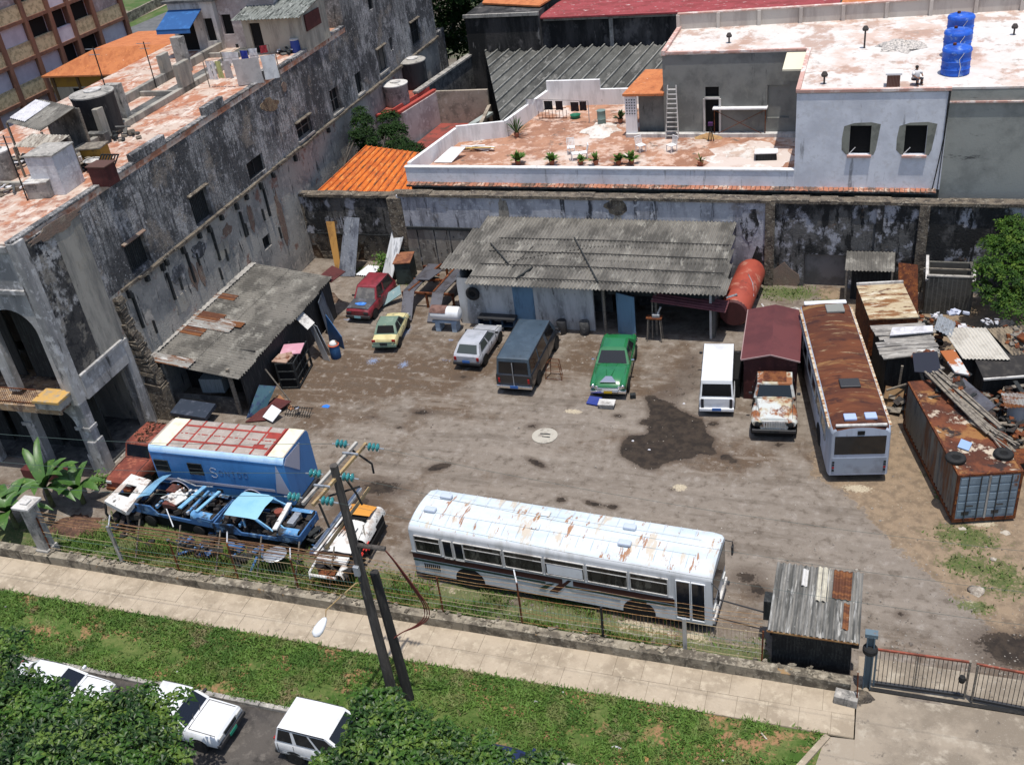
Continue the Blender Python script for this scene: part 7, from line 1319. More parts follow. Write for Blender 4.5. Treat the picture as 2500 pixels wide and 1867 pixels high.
boxthing('rusty_locker','tall dark locker with a rust orange top by the back wall','locker',(-27.3,52.5,0),(1.0,1.5,1.45),R(12),M('dark_green_locker',(.04,.055,.05),.75,0,[((.02,.025,.022),1.5,.45,.62)]),M('rust_orange_top',(.24,.1,.05),.85,0,[((.13,.05,.03),3,.45,.6)]))
panel('teal_sheet','teal painted sheet panel with an open window lying beside the red wagon','panel',[(-27.3,48.7,.1),(-26.4,49.6,.5),(-26.6,50.0,.9),(-27.35,49.3,.55)],.08,M('teal_door_paint',(.15,.24,.25),.6,0,[((.3,.33,.31),1.5,.5,.66)]))
mbp=thing('shrub','small bright green bush beside the white metal sheets','bush',(-29.2,53.4,0)); mb=MB(); rr=random.Random(3)
for i in range(260):
    c=V(rr.gauss(0,.3),rr.gauss(0,.2),rr.uniform(.1,1.3)); n_=V(rr.uniform(-1,1),rr.uniform(-1,.3),rr.uniform(.2,1)).normalized(); u=n_.orthogonal().normalized()*rr.uniform(.06,.13); v_=n_.cross(u); mb.add([c-u,c+v_*.7,c+u,c-v_*.7],[(0,1,2,3)])
mb.build('foliage',mGL,mbp)
# ---- inspection ramp ----
RP=obj1('car_ramp','steel car inspection ramp with two sloping tracks beside the workshop','ramp',(-24.6,49.6,0)); mRamp=M('ramp_steel',(.1,.1,.115),.6,.3,[((.06,.055,.06),1.5,.45,.62),((.2,.19,.2),3,.62,.74)])
for x0,x1,x2 in ((-.6,-1.0,-.7),(1.1,.9,1.3)):
    mb=MB(); w_=.36; mb.ext([(x0-w_,-2.3,.03),(x0+w_,-2.3,.03),(x1+w_,-.5,1.0),(x1-w_,-.5,1.0)],(0,0,.06)); mb.ext([(x1-w_,-.5,1.0),(x1+w_,-.5,1.0),(x2+w_,2.9,1.1),(x2-w_,2.9,1.1)],(0,0,.06)); mb.build('track',mRamp,RP)
mb=MB()
for y in (-.5,1.2,2.9): mb.beam((-1.4,y,.95),(1.9,y,.95),.12); 
for x in (-1.4,0.1,1.8):
    for y in (-.5,2.9): mb.beam((x,y,0),(x,y,1.0),.12)
mb.beam((-1.0,-.5,1.05),(-.2,2.9,1.15),.12); mb.beam((.6,-.5,1.05),(.9,2.9,1.15),.12); mb.build('frame',mRust,RP)
panel('sheet_board','dark slate board lying on the back of the ramp','board',[(-25.5,50.2,1.22),(-24.7,50.2,1.22),(-24.3,51.5,1.25),(-25.1,51.6,1.25)],.05,mRamp)
BO=obj1('boiler','white horizontal boiler tank on a pale blue stand with a brown rag on top','boiler',(-22.3,46.75,0)); MB().lathe([(.1,-.95),(.36,-.88),(.42,-.8),(.42,.75),(.36,.85),(.1,.92)],20,(0,0,1.05),axis='X').build('tank_body',mWpaint,BO,smooth=40)
mb=MB(); mb.bx(-.8,.7,-.3,.3,.55,.68); 
mPB=M('pale_blue_stand',(.34,.43,.52),.6,0,[((.25,.32,.4),1.5,.45,.65)]); mb.build('cradle',mPB,BO)
for x in (-.5,.5): mb=MB(); mb.bx(x-.14,x+.14,-.32,.32,0,.55); mb.build('leg',mPB,BO)
mb=MB(); loft(mb,[[(x,.45*math.cos(a),1.05+.45*math.sin(a)) for a in [.3+2.4*i/8 for i in range(9)]] for x in (-.85,-.5,-.1,.12)],caps=False); mb.build('brown_rag',M('brown_rag',(.19,.11,.09),.95,0,[((.11,.06,.05),4,.45,.62)],(9,.6,.05)),BO,smooth=True)
# things in front of the green car
panel('blue_bag','dark blue plastic bag under the front of the green saloon','bag',[(-12.5,40.4,.02),(-11.9,40.3,.02),(-11.75,40.75,.2),(-12.4,40.8,.2)],.1,M('blue_bag',(.012,.03,.2),.5))
boxthing('crate','pale flat crate on the ground before the green saloon','crate',(-11.45,40.35,0),(.7,.4,.22),.05,mConc,mWhiteDirty,topname='lid')
boxthing('battery','small dark box beside the front wheel of the green saloon','box',(-10.35,41.3,0),(.28,.22,.25),.3,mShut)
# manhole
t=obj1('manhole_cover','pale round manhole cover in the middle of the yard','manhole cover',tuple(g(1330,1064,.0))); MB().lathe([(.62,.0),(.62,.035),(.55,.045),(.02,.045)],26).build('cover',M('pale_cement_cover',(.4,.37,.31),.9,0,[((.24,.21,.18),3,.5,.65)],(18,.4)),t); mb=MB(); mb.box((0,.1,.05),(.5,.08,.01)); mb.box((.1,-.12,.05),(.4,.06,.01)); mb.build('markings',mShut,t)
# ---- maroon kiosk ----
KI=obj1('kiosk','plain maroon gabled metal kiosk between the white van and the rusty bus','kiosk',(-3.95,44.35,0),R(3)); mKi=M('maroon_kiosk_paint',(.075,.022,.022),.65,0,[((.05,.015,.016),.8,.43,.62,VS),((.1,.035,.033),3,.58,.7)]); mKr=M('maroon_roof_paint',(.115,.034,.034),.6,0,[((.085,.026,.027),.6,.43,.64)])
w_,d_,e_=1.22,2.3,2.25
mb=MB(); mb.ext([(-w_,-d_,0),(w_,-d_,0),(w_,-d_,e_),(0,-d_,e_+.28),(-w_,-d_,e_)],(0,2*d_,0)); mb.build('walls',mKi,KI)
for s in (-1,1): mb=MB(); mb.ext([(0,-d_-.12,e_+.34),(s*(w_+.12),-d_-.12,e_+.02),(s*(w_+.12),d_+.12,e_+.02),(0,d_+.12,e_+.34)],(0,0,.04)); mb.build('roof_slope',mKr,KI)
mb=MB(); mb.beam((-w_-.13,-d_-.14,e_+.03),(0,-d_-.14,e_+.36),.05,.06); mb.beam((0,-d_-.14,e_+.36),(w_+.13,-d_-.14,e_+.03),.05,.06); mb.beam((-w_-.14,-d_-.1,e_+.04),(-w_-.14,d_+.1,e_+.04),.04,.05); mb.build('roof_edge',M('pale_maroon_edge',(.3,.2,.19),.7),KI)
boxthing('skirting_crates','low pale crate behind the maroon kiosk','crate',(-2.9,47.6,0),(1.6,.6,1.6),R(3),mWood,mWhiteDirty,topname='lid')
boxthing('black_box','low black box standing left of the maroon kiosk','box',(-5.55,43.3,0),(.5,2.6,1.1),R(3),mVoid)  # plain near-black box along the left side of the kiosk
# ---- red tank ----
RT=obj1('steel_tank','faded red steel tank lying on its side against the back wall','tank',(-6.2,50.8,0),R(-4)); mTk=M('faded_red_tank',(.33,.065,.04),.65,0,[((.24,.045,.03),.8,.43,.62,None,7),((.4,.17,.12),1.2,.58,.7),((.1,.045,.035),2.2,.65,.74)],(12,.2)); MB().lathe([(.02,-2.55),(.5,-2.53),(.74,-2.46),(.8,-2.38),(.8,2.3),(.7,2.6),(.4,2.8),(.02,2.86)],28,(0,0,1.12),axis='Y').build('tank_body',mTk,RT,smooth=40)
MB().lathe([(.02,-2.575),(.7,-2.57),(.78,-2.4)],24,(0,0,1.12),axis='Y').build('end_plate',mKi,RT); mb=MB()
for y in (-1.5,1.5): mb.bx(-.6,.6,y-.12,y+.12,0,.55)
mb.build('saddles',mConcD,RT); mb=MB(); mb.tube([(.2,.5,1.92),(.55,-.1,1.72),(.75,-.9,1.35)],.03,5); mb.tube([(-.45,-2.2,1.85),(.1,-2.0,2.0)],.06,6); mb.build('loose_pipe',mGalv,RT)
mb=thing('white_wood_scraps','splayed white wood scraps between the red tank and maroon kiosk','scraps',(-4.6,48.6,0)); q=MB(); rr=random.Random(4)
for i in range(7): a=rr.uniform(0,2.2); q.beam((0,0,1.0),(math.cos(a)*.9,math.sin(a)*.4,1.0+rr.uniform(.1,.5)),.09,.03)
q.bx(-.5,.6,-.2,.4,0,1.0); q.build('boards',mWhiteDirty,mb)
for i,(x,y,rx,ry,h,lb) in enumerate([(-1.6,50.2,1.0,.6,.5,'heap of dark scrap and tyres behind the rusty bus'),(-3.4,50.6,.7,.5,.35,'small heap of white rubble on the grass behind the kiosk')]): mound(i*7+3,11,0,rx,ry,h,lb,mJunk if i==0 else M('white_rubble',(.45,.43,.4),.95,0,[((.1,.1,.09),5,.5,.6)],(9,.9,.06)),loc=(x,y,0))
# ---- shipping container ----
CN=obj1('shipping_container','blue-grey shipping container with a heavily rusted roof on the right side','container',(4.28,37.75,0),R(16)); mCnt=M('container_blue',(.2,.26,.31),.6,0,[((.14,.185,.225),.8,.44,.64,VS),((.13,.06,.035),1.5,.62,.7,VS,7)],None); mCnS=M('container_side_grey_rust',(.19,.175,.145),.75,0,[((.15,.075,.042),.7,.46,.6,(2,2,.3),8),((.09,.09,.09),1.6,.55,.7,(2,2,.25))])
mCnR=M('container_roof_rust',(.15,.048,.022),.9,0,[((.07,.024,.014),.5,.42,.56,None,9),((.27,.13,.045),.7,.54,.62,None,10,.9),((.5,.42,.32),1.0,.57,.63,None,10,.9),((.03,.02,.018),.8,.57,.65,None,9)],(22,.4))
w_,d_,h_=1.22,3.35,2.5
mb=MB(); mb.bx(-w_,w_,-d_,d_,.14,.3); mb.bx(-w_,-w_+.1,-d_,-d_+.12,.3,h_-.1); mb.bx(w_-.1,w_,-d_,-d_+.12,.3,h_-.1); mb.bx(-w_,w_,-d_,-d_+.1,h_-.1,h_); mb.bx(-w_,-w_+.08,-d_+.1,d_,h_-.1,h_); mb.bx(w_-.08,w_,-d_+.1,d_,h_-.1,h_); mb.build('frame',mRust,CN)
for s in (-1,1): mb=MB(); mb.corr((s*(w_-.05),-d_+.12,.3),(0,2*d_-.15,0),(0,0,h_-.4),.26,.03,n=8); mb.build('side_wall',mCnS,CN)
mb=MB(); mb.bx(-w_+.08,w_-.08,-d_+.1,d_-.02,h_-.06,h_-.015); mb.bx(-w_,w_,d_-.02,d_,.3,h_); mb.build('roof',mCnR,CN)
for s in (-1,1):
    mb=MB(); x0,x1=(-w_+.1,-.02) if s<0 else (.02,w_-.1); mb.bx(x0,x1,-d_+.02,-d_+.07,.3,h_-.1); dr=mb.build('door',mCnt,CN)
    mb=MB()
    for k in range(5): mb.bx(x0+.04,x1-.04,-d_-.0,-d_+.02,.42+k*.4,.72+k*.4)
    mb.build('door_ribs',mCnt,dr,bevel=.02); mb=MB()
    for k in (.3,.72): xx=x0+(x1-x0)*k; mb.tube([(xx,-d_-.03,.25),(xx,-d_-.03,h_-.05)],.02,6)
    mb.build('lock_rod',mDarkSteel,dr); mb=MB(); mb.bx(x0+(x1-x0)*.3,x0+(x1-x0)*.55,-d_-.06,-d_-.03,.95,1.0); mb.bx(x0+(x1-x0)*.2,x0+(x1-x0)*.45,-d_-.015,-d_-.003,.5,.66); mb.build('handle',mDarkSteel,dr)
mb=MB(); mb.bx(-.04,.04,-d_-.02,-d_+.05,.3,h_-.1); mb.build('door_seal',mGalv,CN)
def pile(name,label,cat,loc,rz,items,mat,part='boards'):
    t=obj1(name,label,cat,loc,rz); mb=MB()
    for a,b,w,h in items: mb.beam(a,b,w,h)
    mb.build(part,mat,t); return t
rr=random.Random(21); its=[]
for i in range(15): x=rr.uniform(-.35,.35); its.append(((x-.35,2.6+rr.uniform(-.4,.5),.25+rr.uniform(0,.25)),(x+.7+rr.uniform(-.2,.3),-1.2+rr.uniform(-.6,.8),.1+rr.uniform(0,.1)),rr.uniform(.07,.14),.06))
for i in range(6): its.append(((.4+rr.uniform(-.3,.3),-.6,.1),(1.2+rr.uniform(-.5,.3),-2.4+rr.uniform(-.4,.6),.12),.06,.05))
pile('timber_pile','bundle of old grey planks lying along the rusted container roof','planks',(4.28,38.2,h_),R(16),its,mWood)
mound(1,2,0,.5,.9,.25,'patch of pale crumbled plaster on the container roof',M('pale_crumble',(.5,.43,.32),.95,0,[((.25,.16,.09),4,.45,.6)],(9,.9,.05)),loc=(3.8,38.8,h_+.005),name='debris_heap')
tyre(0,0,0,'black tyre lying on the front corner of the container roof',(3.95,35.2,h_+.08),(0,0,0),.4); tyre(0,0,0,'second black tyre on the far front corner of the container roof',(5.7,35.75,h_+.08),(0,0,0),.38)
panel('rag','pale blue rag on the container roof','rag',[(4.05,36.0,h_+.03),(4.45,35.8,h_+.03),(4.6,36.3,h_+.06),(4.2,36.5,h_+.08)],.03,M('pale_blue_rag',(.25,.36,.55),.9))
panel('slate_board','dark slate board across the back of the container roof','board',[(4.2,39.4,h_+.2),(5.2,38.3,h_+.2),(5.6,38.8,h_+.25),(4.4,40.7,h_+.3)],.05,mRamp)
panel('black_sheet','big blue-black sheet tilted over the container back with white splashes','sheet',[(2.45,41.0,h_+.25),(3.55,41.0,h_+.25),(3.4,42.7,h_+.35),(2.35,42.4,h_+.35)],.05,M('blue_black_tarp',(.02,.022,.032),.5,0,[((.6,.6,.62),1.3,.7,.73)]))
panel('car_bonnet','white and rust-orange car bonnet resting behind the planks','car bonnet',[(4.1,41.2,h_+.2),(4.7,41.15,h_+.15),(4.1,42.8,h_+.4),(3.5,42.6,h_+.4)],.08,M('rust_centre_white',(.5,.5,.48),.7,0,[((.32,.1,.03),.9,.48,.54)]))
# ---- ruined lorry box, plank roof, tin huts on the right ----
LBX=obj1('truck_body','old lorry box body with a rust and cream streaked roof','truck body',(1.2,48.1,0),R(12)); mb=MB(); mb.bx(-1.12,1.12,-1.75,1.75,.3,2.35); mb.build('box',mRust,LBX); mb=MB(); mb.bx(-1.15,1.15,-1.78,1.78,2.36,2.42); mb.build('roof',M('cream_rust_roof',(.42,.34,.22),.85,0,[((.2,.09,.035),.8,.47,.57,(.8,2.5,1),9),((.6,.55,.43),1.2,.56,.66,(.8,2.5,1),8),((.09,.035,.018),1.4,.6,.68,(.8,2.5,1),8)],(18,.3)),LBX); mb=MB(); mb.bx(-1.15,1.15,1.7,1.82,2.42,2.55); mb.build('white_edge',mWhiteDirty,LBX)
rr=random.Random(13); PR=obj1('plank_roof','shack roofed with loose grey planks between the rusty bus and the tin huts','shack',(2.1,44.6,0),R(13)); mb=MB(); mb.bx(-1.1,1.2,-1.2,1.5,0,2.1); mb.build('walls',mShut,PR)
mGrW=M('bleached_planks',(.3,.28,.25),.9,0,[((.14,.13,.12),1.2,.42,.6,(.7,3,1),7),((.46,.44,.4),2.5,.55,.68,(.7,4,1))],(16,.4))
for i in range(9): mb=MB(); y=-1.25+i*.33; mb.box((rr.uniform(-.1,.2),y,2.2+rr.uniform(-.03,.06)),(2.5+rr.uniform(-.4,.3),.36,.05),rr.uniform(-.08,.08),0,rr.uniform(-.06,.06),rr.uniform(-.05,.03)); mb.build('roof_plank',mGrW,PR)
panel('white_slab','clean white slab on the plank roof','slab',[(1.4,44.7,2.36),(3.3,45.2,2.4),(3.3,45.75,2.42),(1.5,45.4,2.4)],.06,mSheet)
panel('white_board','small white board at the front edge of the plank roof','board',[(2.6,43.0,2.3),(3.3,43.2,2.32),(3.35,43.7,2.35),(2.6,43.55,2.35)],.06,mWhiteDirty)
panel('plywood','brown sheet of plywood leaning on the container by the rusty bus','board',[(1.3,42.2,.05),(2.1,41.8,.05),(2.2,42.5,.85),(1.4,42.8,.8)],.05,M('plywood_brown',(.24,.15,.075),.85,0,[((.15,.09,.05),2,.45,.65)]))
t=obj1('gate_post','bare timber frame post in front of the plank roof','post',(1.9,42.7,0)); mb=MB(); mb.beam((0,0,0),(.1,0,2.0),.1); mb.beam((-.5,-.6,1.0),(.7,-.1,1.25),.08); mb.beam((.8,.2,2.0),(1.1,-.4,1.3),.1); mb.build('beams',mWood,t)
TH=obj1('tin_hut','low hut with a bright off-white corrugated sheet roof beside the container','hut',(5.3,45.2,0),R(4)); mb=MB(); mb.bx(-.7,2.2,-1.2,1.2,0,1.85); mb.build('walls',mShut,TH); mb=MB(); mb.corr((-1.5,1.25,2.05),(2.0,.05,0),(.7,-2.7,-.08),.16,.028); mb.build('pale_sheet',M('pale_asbestos',(.5,.47,.41),.9,0,[((.38,.35,.3),1.5,.45,.65)],(20,.3)),TH); mb=MB(); mb.corr((.55,1.3,2.0),(1.9,.5,0),(.8,-2.3,-.05),.16,.028); mb.build('brown_sheet',M('brown_asbestos',(.24,.19,.13),.9,0,[((.1,.08,.06),1.2,.45,.6,(3,.6,1)),((.4,.32,.22),2,.6,.72,(3,.6,1))],(20,.3)),TH)
DR=obj1('black_shack','low black-roofed shack in front of the tin hut at the right edge','shack',(6.2,43.6,0),R(16)); mb=MB(); mb.bx(-.9,1.6,-.5,.5,0,1.6); mb.build('walls',mShut,DR); mb=MB(); mb.ext([(-1.0,-.7,1.62),(1.7,-.7,1.62),(1.7,.7,1.9),(-1.0,.7,1.9)],(0,0,.06)); mb.build('roof',M('black_felt_roof',(.025,.023,.022),.9,0,[((.05,.045,.04),2,.5,.68)]),DR); mb=MB(); mb.beam((-1.0,-.75,1.62),(1.7,-.75,1.62),.1,.08); mb.beam((-.3,-1.6,1.2),(1.6,-1.6,1.2),.1,.06); mb.build('edge_beam',mWhiteDirty,DR)
t=obj1('white_tank','white drum standing at the right edge behind the container','drum',(6.95,41.5,0)); MB().lathe([(.5,0),(.52,1.3),(.5,1.42),(.02,1.46)],22).build('barrel',mWpaint,t,smooth=35)
for i,(x,y,w__,lb) in enumerate([(5.6,40.9,.5,'dark oily drum among the junk right of the container'),(6.0,39.3,.45,'rusty drum behind the container at the right')]): t=obj1('drum',lb,'drum',(x,y,0)); MB().lathe([(w__*.7,0),(w__*.72,.95),(w__*.6,1.0)],16).build('barrel',mJunk if i==0 else mRust,t,smooth=35)
boxthing('engine_block','dark engine block lying beside the container','engine',(6.7,38.2,0),(1.1,.8,.7),.4,mJunk,mRust)
boxthing('dark_crates','dark board fence closing the right side behind the container','fence',(7.6,40.0,0),(.2,6,1.5),R(16),mShut)
BH=obj1('block_hut','roofless grey block hut with pale corner posts by the back wall','hut',(4.3,51.3,0)); mBk=M('dark_block_wall',(.085,.082,.072),.93,0,[((.045,.045,.04),1.2,.42,.62),((.15,.145,.13),2.2,.3,.8,(1,1,1),.06,.5,'b'),((.2,.18,.15),2,.66,.74)],(12,.4)); mb=MB(); mb.bx(-1.15,1.15,0,.15,0,2.2); mb.bx(-1.15,-1.0,.15,2.1,0,2.1); mb.bx(1.0,1.15,.15,2.1,0,2.1); mb.bx(-1.15,1.15,2.1,2.25,0,2.0); mb.build('walls',mBk,BH); mb=MB(); mb.bx(-1.16,1.16,-.01,.17,2.2,2.27); mb.build('pale_coping',mConc,BH)
for x,y in ((-1.15,0),(1.1,.0)): MB().beam((x,y,2.0),(x+.02,y+1.9 if x<0 else y+.5,2.45),.14).build('corner_post',mWhiteDirty,BH)
MB().beam((-1.3,1.0,2.15),(1.15,1.0,2.15),.09).build('cross_beam',mWood,BH)
SR=obj1('tin_shelter','small shelter with a mossy corrugated roof by the blocked doorway','shelter',(.3,52.2,0)); mb=MB(); mb.corr((-1.25,-.55,2.2),(2.5,.05,0),(0,1.9,.22),.19,.03); mb.build('roof_sheet',mAsb,SR); mb=MB(); mb.bx(-.9,1.15,.3,.4,0,2.15); mb.build('back_boards',mShut,SR)
for x in (-1.15,1.15): MB().beam((x,-.5,0),(x,-.5,2.2),.1).build('post',mWood,SR)
panel('rusty_sheet','rust-brown sheet propped between the shelter and the block hut','sheet',[(1.9,51.0,.05),(2.9,50.6,.05),(2.7,52.4,2.3),(1.75,52.6,2.3)],.05,mRust)
for i,(px,py,s,lb,mt) in enumerate([(2285,772,.26,'small white bag on the hut junk ledge',mSheet),(2330,768,.36,'crumpled white and blue plastic before the block hut',M('white_blue_plastic',(.45,.47,.55),.5)),(2412,788,.26,'white rag on the tyre beside the tin hut',mSheet)]): 
    p=g(px,py,1.9); t=thing('rubbish',lb,'rubbish',(p.x,p.y,1.75)); rr=random.Random(int(px)); mb=MB()
    for k in range(7): mb.box((rr.gauss(0,s*.6),rr.gauss(0,s*.4),.15+rr.random()*s*.5),(s*rr.uniform(.4,1),s*rr.uniform(.3,.8),s*rr.uniform(.1,.4)),rr.random()*3,0,rr.uniform(-.7,.7),rr.uniform(-.7,.7))
    mb.build('bags',mt,t)
for (x,y,z,rx,ry,n,lb,sd) in [(4.6,47.2,1.2,1.3,.7,40,'mixed junk heaped on the ledge between the block hut and the pale tin roof',1),(6.6,47.0,1.6,1.2,.7,34,'junk and weeds heaped behind the brown tin roof',2),(5.6,41.9,.6,1.1,1.2,46,'dark machine scrap packed between the container and the black shack',3),(6.3,40.0,.5,.9,1.6,46,'scrap metal piled along the right side of the container',4),(3.0,49.6,.2,.8,1.2,26,'dark scrap lying between the lorry box and the block hut',5),(1.9,42.3,.1,.7,.7,22,'loose boards on the ground between the rusty bus and the plank shack',6),(4.2,40.0,2.5,.9,1.3,30,'scraps and splinters strewn across the container roof',7),(-25.9,52.6,.0,1.0,.6,20,'scrap pieces around the foot of the rusty locker',8),(-30.4,45.2,.0,.5,1.6,24,'dark clutter along the open side of the patched shed',9),(-22.6,51.5,.1,1.0,.8,24,'clutter under the inspection ramp frame',10)]:
    scrapheap('scrap_heap',lb,'scrap',(x,y,z),rx,ry,n,[mWood,mJunk,mRust,mShut] if sd!=1 else [mWood,mJunk,mSheet,mRust],sd+300,.6)
tyre(0,0,0,'large brown tyre lying behind the pale tin hut roof',tuple(g(2440,805,1.85)),(0,0,0),.75)
# loose stones and litter on the ground
mSt=M('pale_stone',(.45,.4,.33),.95,0,[((.25,.21,.17),3,.45,.62)],(12,.6))
for i,(px,py,s,lb) in enumerate([(2385,1442,.42,'large pale stone at the asphalt edge'),(2455,1300,.2,'white lump on the grass below the container'),(2350,1290,.16,'small white lump near the container doors'),(2425,1365,.16,'white scrap on the right hand grass'),(1255,1470,.3,'brown stone on the grass by the long bus'),(1990,1600,.1,'white scrap beside the gatehouse')]): mound(px,py,0,s,s*.7,s*.5,lb,mSt if i!=4 else mRub,'stone','stone',9)
for i,(px,py,lb) in enumerate([(1505,1823,'crumpled white litter on the grass verge near the tree'),(1308,1712,'white scrap on the verge below the pavement, right of the pole'),(1375,1690,'small white scrap on the verge near the pavement edge'),(433,1640,'white scrap on the verge behind the parked cars'),(15,1480,'pale lump on the verge at the left edge'),(150,1344,'white litter at the foot of the boundary pillar'),(1765,1857,'white scrap at the bottom of the verge'),(1670,985,'white scrap on the wet stain, upper one'),(1585,1098,'white scrap on the wet stain, lower left one'),(1545,1076,'pale scrap at the left tip of the wet stain')]): mound(px,py,0,.08 if i else .2,.06,.05,lb,mSheet,'litter','litter',8)
panel('leaf','large dry brown leaf on the grass verge','leaf',[tuple(g(1574,1845,.05)),tuple(g(1584,1850,.05)),tuple(g(1582,1860,.06)),tuple(g(1574,1858,.06))],.01,M('dry_leaf_brown',(.3,.16,.06),.9))
panel('stick','short pale stick on the grass verge near the driveway','stick',[tuple(g(1857,1788,.05)),tuple(g(1860,1787,.05)),tuple(g(1874,1803,.05)),tuple(g(1871,1804,.05))],.04,mSt)

for (x,y,z,rx,ry,n,lb,sd) in [(3.3,46.4,.3,.6,1.6,30,'narrow strip of scrap between the plank shack and the pale tin roof',21),(6.9,42.6,.9,.8,.9,34,'scrap and pipes heaped around the white drum',22),(5.9,38.4,.3,.7,1.6,36,'rusty scrap lying along the far side of the container',23),(1.0,50.6,.2,.9,.7,24,'dark rubbish in front of the tin shelter',24),(3.2,42.6,2.4,.8,.6,20,'broken boards where the plank roof meets the container',25),(7.2,45.6,1.9,.8,.9,26,'junk strewn over the brown tin roof',26)]:
    scrapheap('scrap_heap',lb,'scrap',(x,y,z),rx,ry,n,[mWood,mJunk,mRust,mGrW],sd+400,.6)
panel('zinc_sheet','grey dented sheet lying across the junk beside the plank shack','sheet',[(3.4,45.9,2.2),(4.2,45.5,2.0),(4.4,46.8,2.1),(3.6,47.2,2.3)],.04,mGalv,None,True)
panel('zinc_sheet','rusty ribbed sheet over the junk at the right edge','sheet',[(6.2,40.6,1.5),(7.4,40.9,1.5),(7.3,41.9,1.6),(6.1,41.6,1.6)],.04,mRS,None,True)
# ================= street edge: fence, gate, poles, wires =================
mRW=M('rusty_wire',(.26,.13,.05),.75,.2,[((.4,.26,.12),3,.45,.62),((.12,.055,.03),5,.58,.7)]); mWire=M('grey_wire',(.3,.29,.25),.6,.3); mGW=M('green_wire',(.07,.13,.11),.6)
FE=thing('yard_fence','rusty rod and wire fence on posts standing on the low wall','fence',(-16,25.3,0)); X=lambda x:x+16
px_=[-33.0,-29.2,-26.3,-23.4,-20.6,-17.6,-14.3,-11.1,-8.0,-5.0,-2.35]
for i,x in enumerate(px_):
    mb=MB(); h=[2.3,2.4,1.9,2.4,2.0,1.9,2.2,2.5,1.9,1.95,1.9][i]; 
    if i in (1,9): mb.box((X(x),0,h/2),(.14,.1,h),.1)
    else: mb.tube([(X(x),0,0),(X(x)+.03,0,h)],.035 if i!=8 else .05,6)
    mb.build('post',mGalv if i in (1,9) else (mBlack if i==8 else mRust),FE)
    if i in (1,3,4,7): m_=MB(); m_.beam((X(x)+.02,.02,h-.05),(X(x)-.25,.55,h+.1),.05); m_.build('bracket',mGalv,FE)
for i in range(len(px_)-1):
    a,b=px_[i],px_[i+1]; mb=MB(); rr=random.Random(60+i); z1=1.8+.03*math.sin(i); n=int((b-a)/.135)
    if i==0: n=0
    for k in range(n): xx=a+(b-a)*(k+.5)/n; mb.tube([(X(xx),0,.5),(X(xx)+rr.uniform(-.015,.015),.005,z1)],.0075,3,caps=False)
    for z_ in ((z1,.55,1.05) if i else (1.5,.6)): mb.tube([(X(a),-.01,z_),(X((a+b)/2),-.01,z_-.03),(X(b),-.01,z_)],.012,4)
    mb.build('wire_panel',mRW if i%3 else M('pale_rust_wire',(.35,.27,.16),.8),FE)
for z_,mt,sg in ((2.05,mRW,.05),(2.2,mRW,.06),(2.4,mRW,.05),(2.62,mRW,.07),(.85,mWire,.02),(1.3,mGW,.03),(.38,mGW,.01)):
    mb=MB(); pts=[]
    for i,x in enumerate(px_): 
        pts.append((X(x),.05 if z_>2 else -.03,z_)); 
        if i<len(px_)-1: pts.append((X((x+px_[i+1])/2),.05 if z_>2 else -.03,z_-sg))
    mb.tube(pts,.009,4); mb.build('strand',mt,FE)
# coping bars leaning behind the fence on the left (stacked rails)
RS=thing('rail_stack','stack of long rusty rails lying behind the fence below the wrecks','rails',(-24.5,26.1,0)); mb=MB(); rr=random.Random(70)
for k in range(4): mb.beam((-5.2+rr.uniform(-.5,.3),.12*k-.1,1.55+.05*(k%3)),(5.6+rr.uniform(-.4,.6),.13*k+.05,1.35+.06*(k%2)),.035,.03)
mb.build('rails',M('dark_rusty_rails',(.1,.05,.03),.85,0,[((.2,.1,.045),2,.5,.65),((.04,.025,.02),4,.5,.65)]),RS); mb=MB()
for x in (-4.5,-2.4,-.4,1.6,3.4,5.0): mb=MB(); mb.beam((x,-.2,1.5),(x+.15,.7,0),.06); mb.beam((x,.75,1.5),(x-.1,-.2,.0),.05); mb.build('trestle',mWood,RS)
BP=thing('boundary_pillar','square weathered concrete pillar with a pale cap at the left end of the fence','pillar',(-33.3,25.4,0)); mb=MB(); mb.bx(-.27,.27,-.27,.27,0,2.9); mb.bx(-.34,.34,-.34,.34,0,.55); mb.build('shaft',mConc,BP,bevel=.03); mb=MB(); mb.bx(-.45,.45,-.45,.45,2.9,3.02); mb.bx(-.18,.18,-.18,.18,3.02,3.1); mb.build('cap',mWhiteDirty,BP,bevel=.02)
BL=thing('garden_kerb','low ochre stained kerb wall left of the boundary pillar','wall',(-37,25.1,0)); MB().bx(-6,3.4,-.2,.2,0,.5).build('wall_body',mLow,BL)
# gatehouse
GH=thing('gatehouse','small dark gatehouse with a patched corrugated roof beside the gate','hut',(-.75,26.9,0)); mGd=M('dark_gatehouse_boards',(.035,.035,.033),.85,0,[((.06,.06,.055),6,.5,.6,(6,1,.3)),((.02,.02,.02),3,.4,.55)]); mb=MB(); mb.bx(-1.3,1.3,-1.2,1.3,0,1.95); mb.build('walls',mGd,GH)
mb=MB()
for i in range(22): mb.bx(-1.29+i*.12,-1.25+i*.12,-1.225,-1.2,.1,1.9)
mb.build('board_battens',mGd,GH)
mGr_=M('gatehouse_roof_sheet',(.21,.2,.18),.9,0,[((.09,.088,.08),1.2,.43,.6,(4,.4,1)),((.42,.41,.38),1.6,.57,.68,(4,.4,1)),((.6,.58,.52),3,.68,.75)],(22,.3)); mb=MB(); mb.corr((-1.42,-1.68,2.06),(2.95,.0,0),(0,3.2,.16),.195,.04); mb.build('roof_sheet',mGr_,GH)
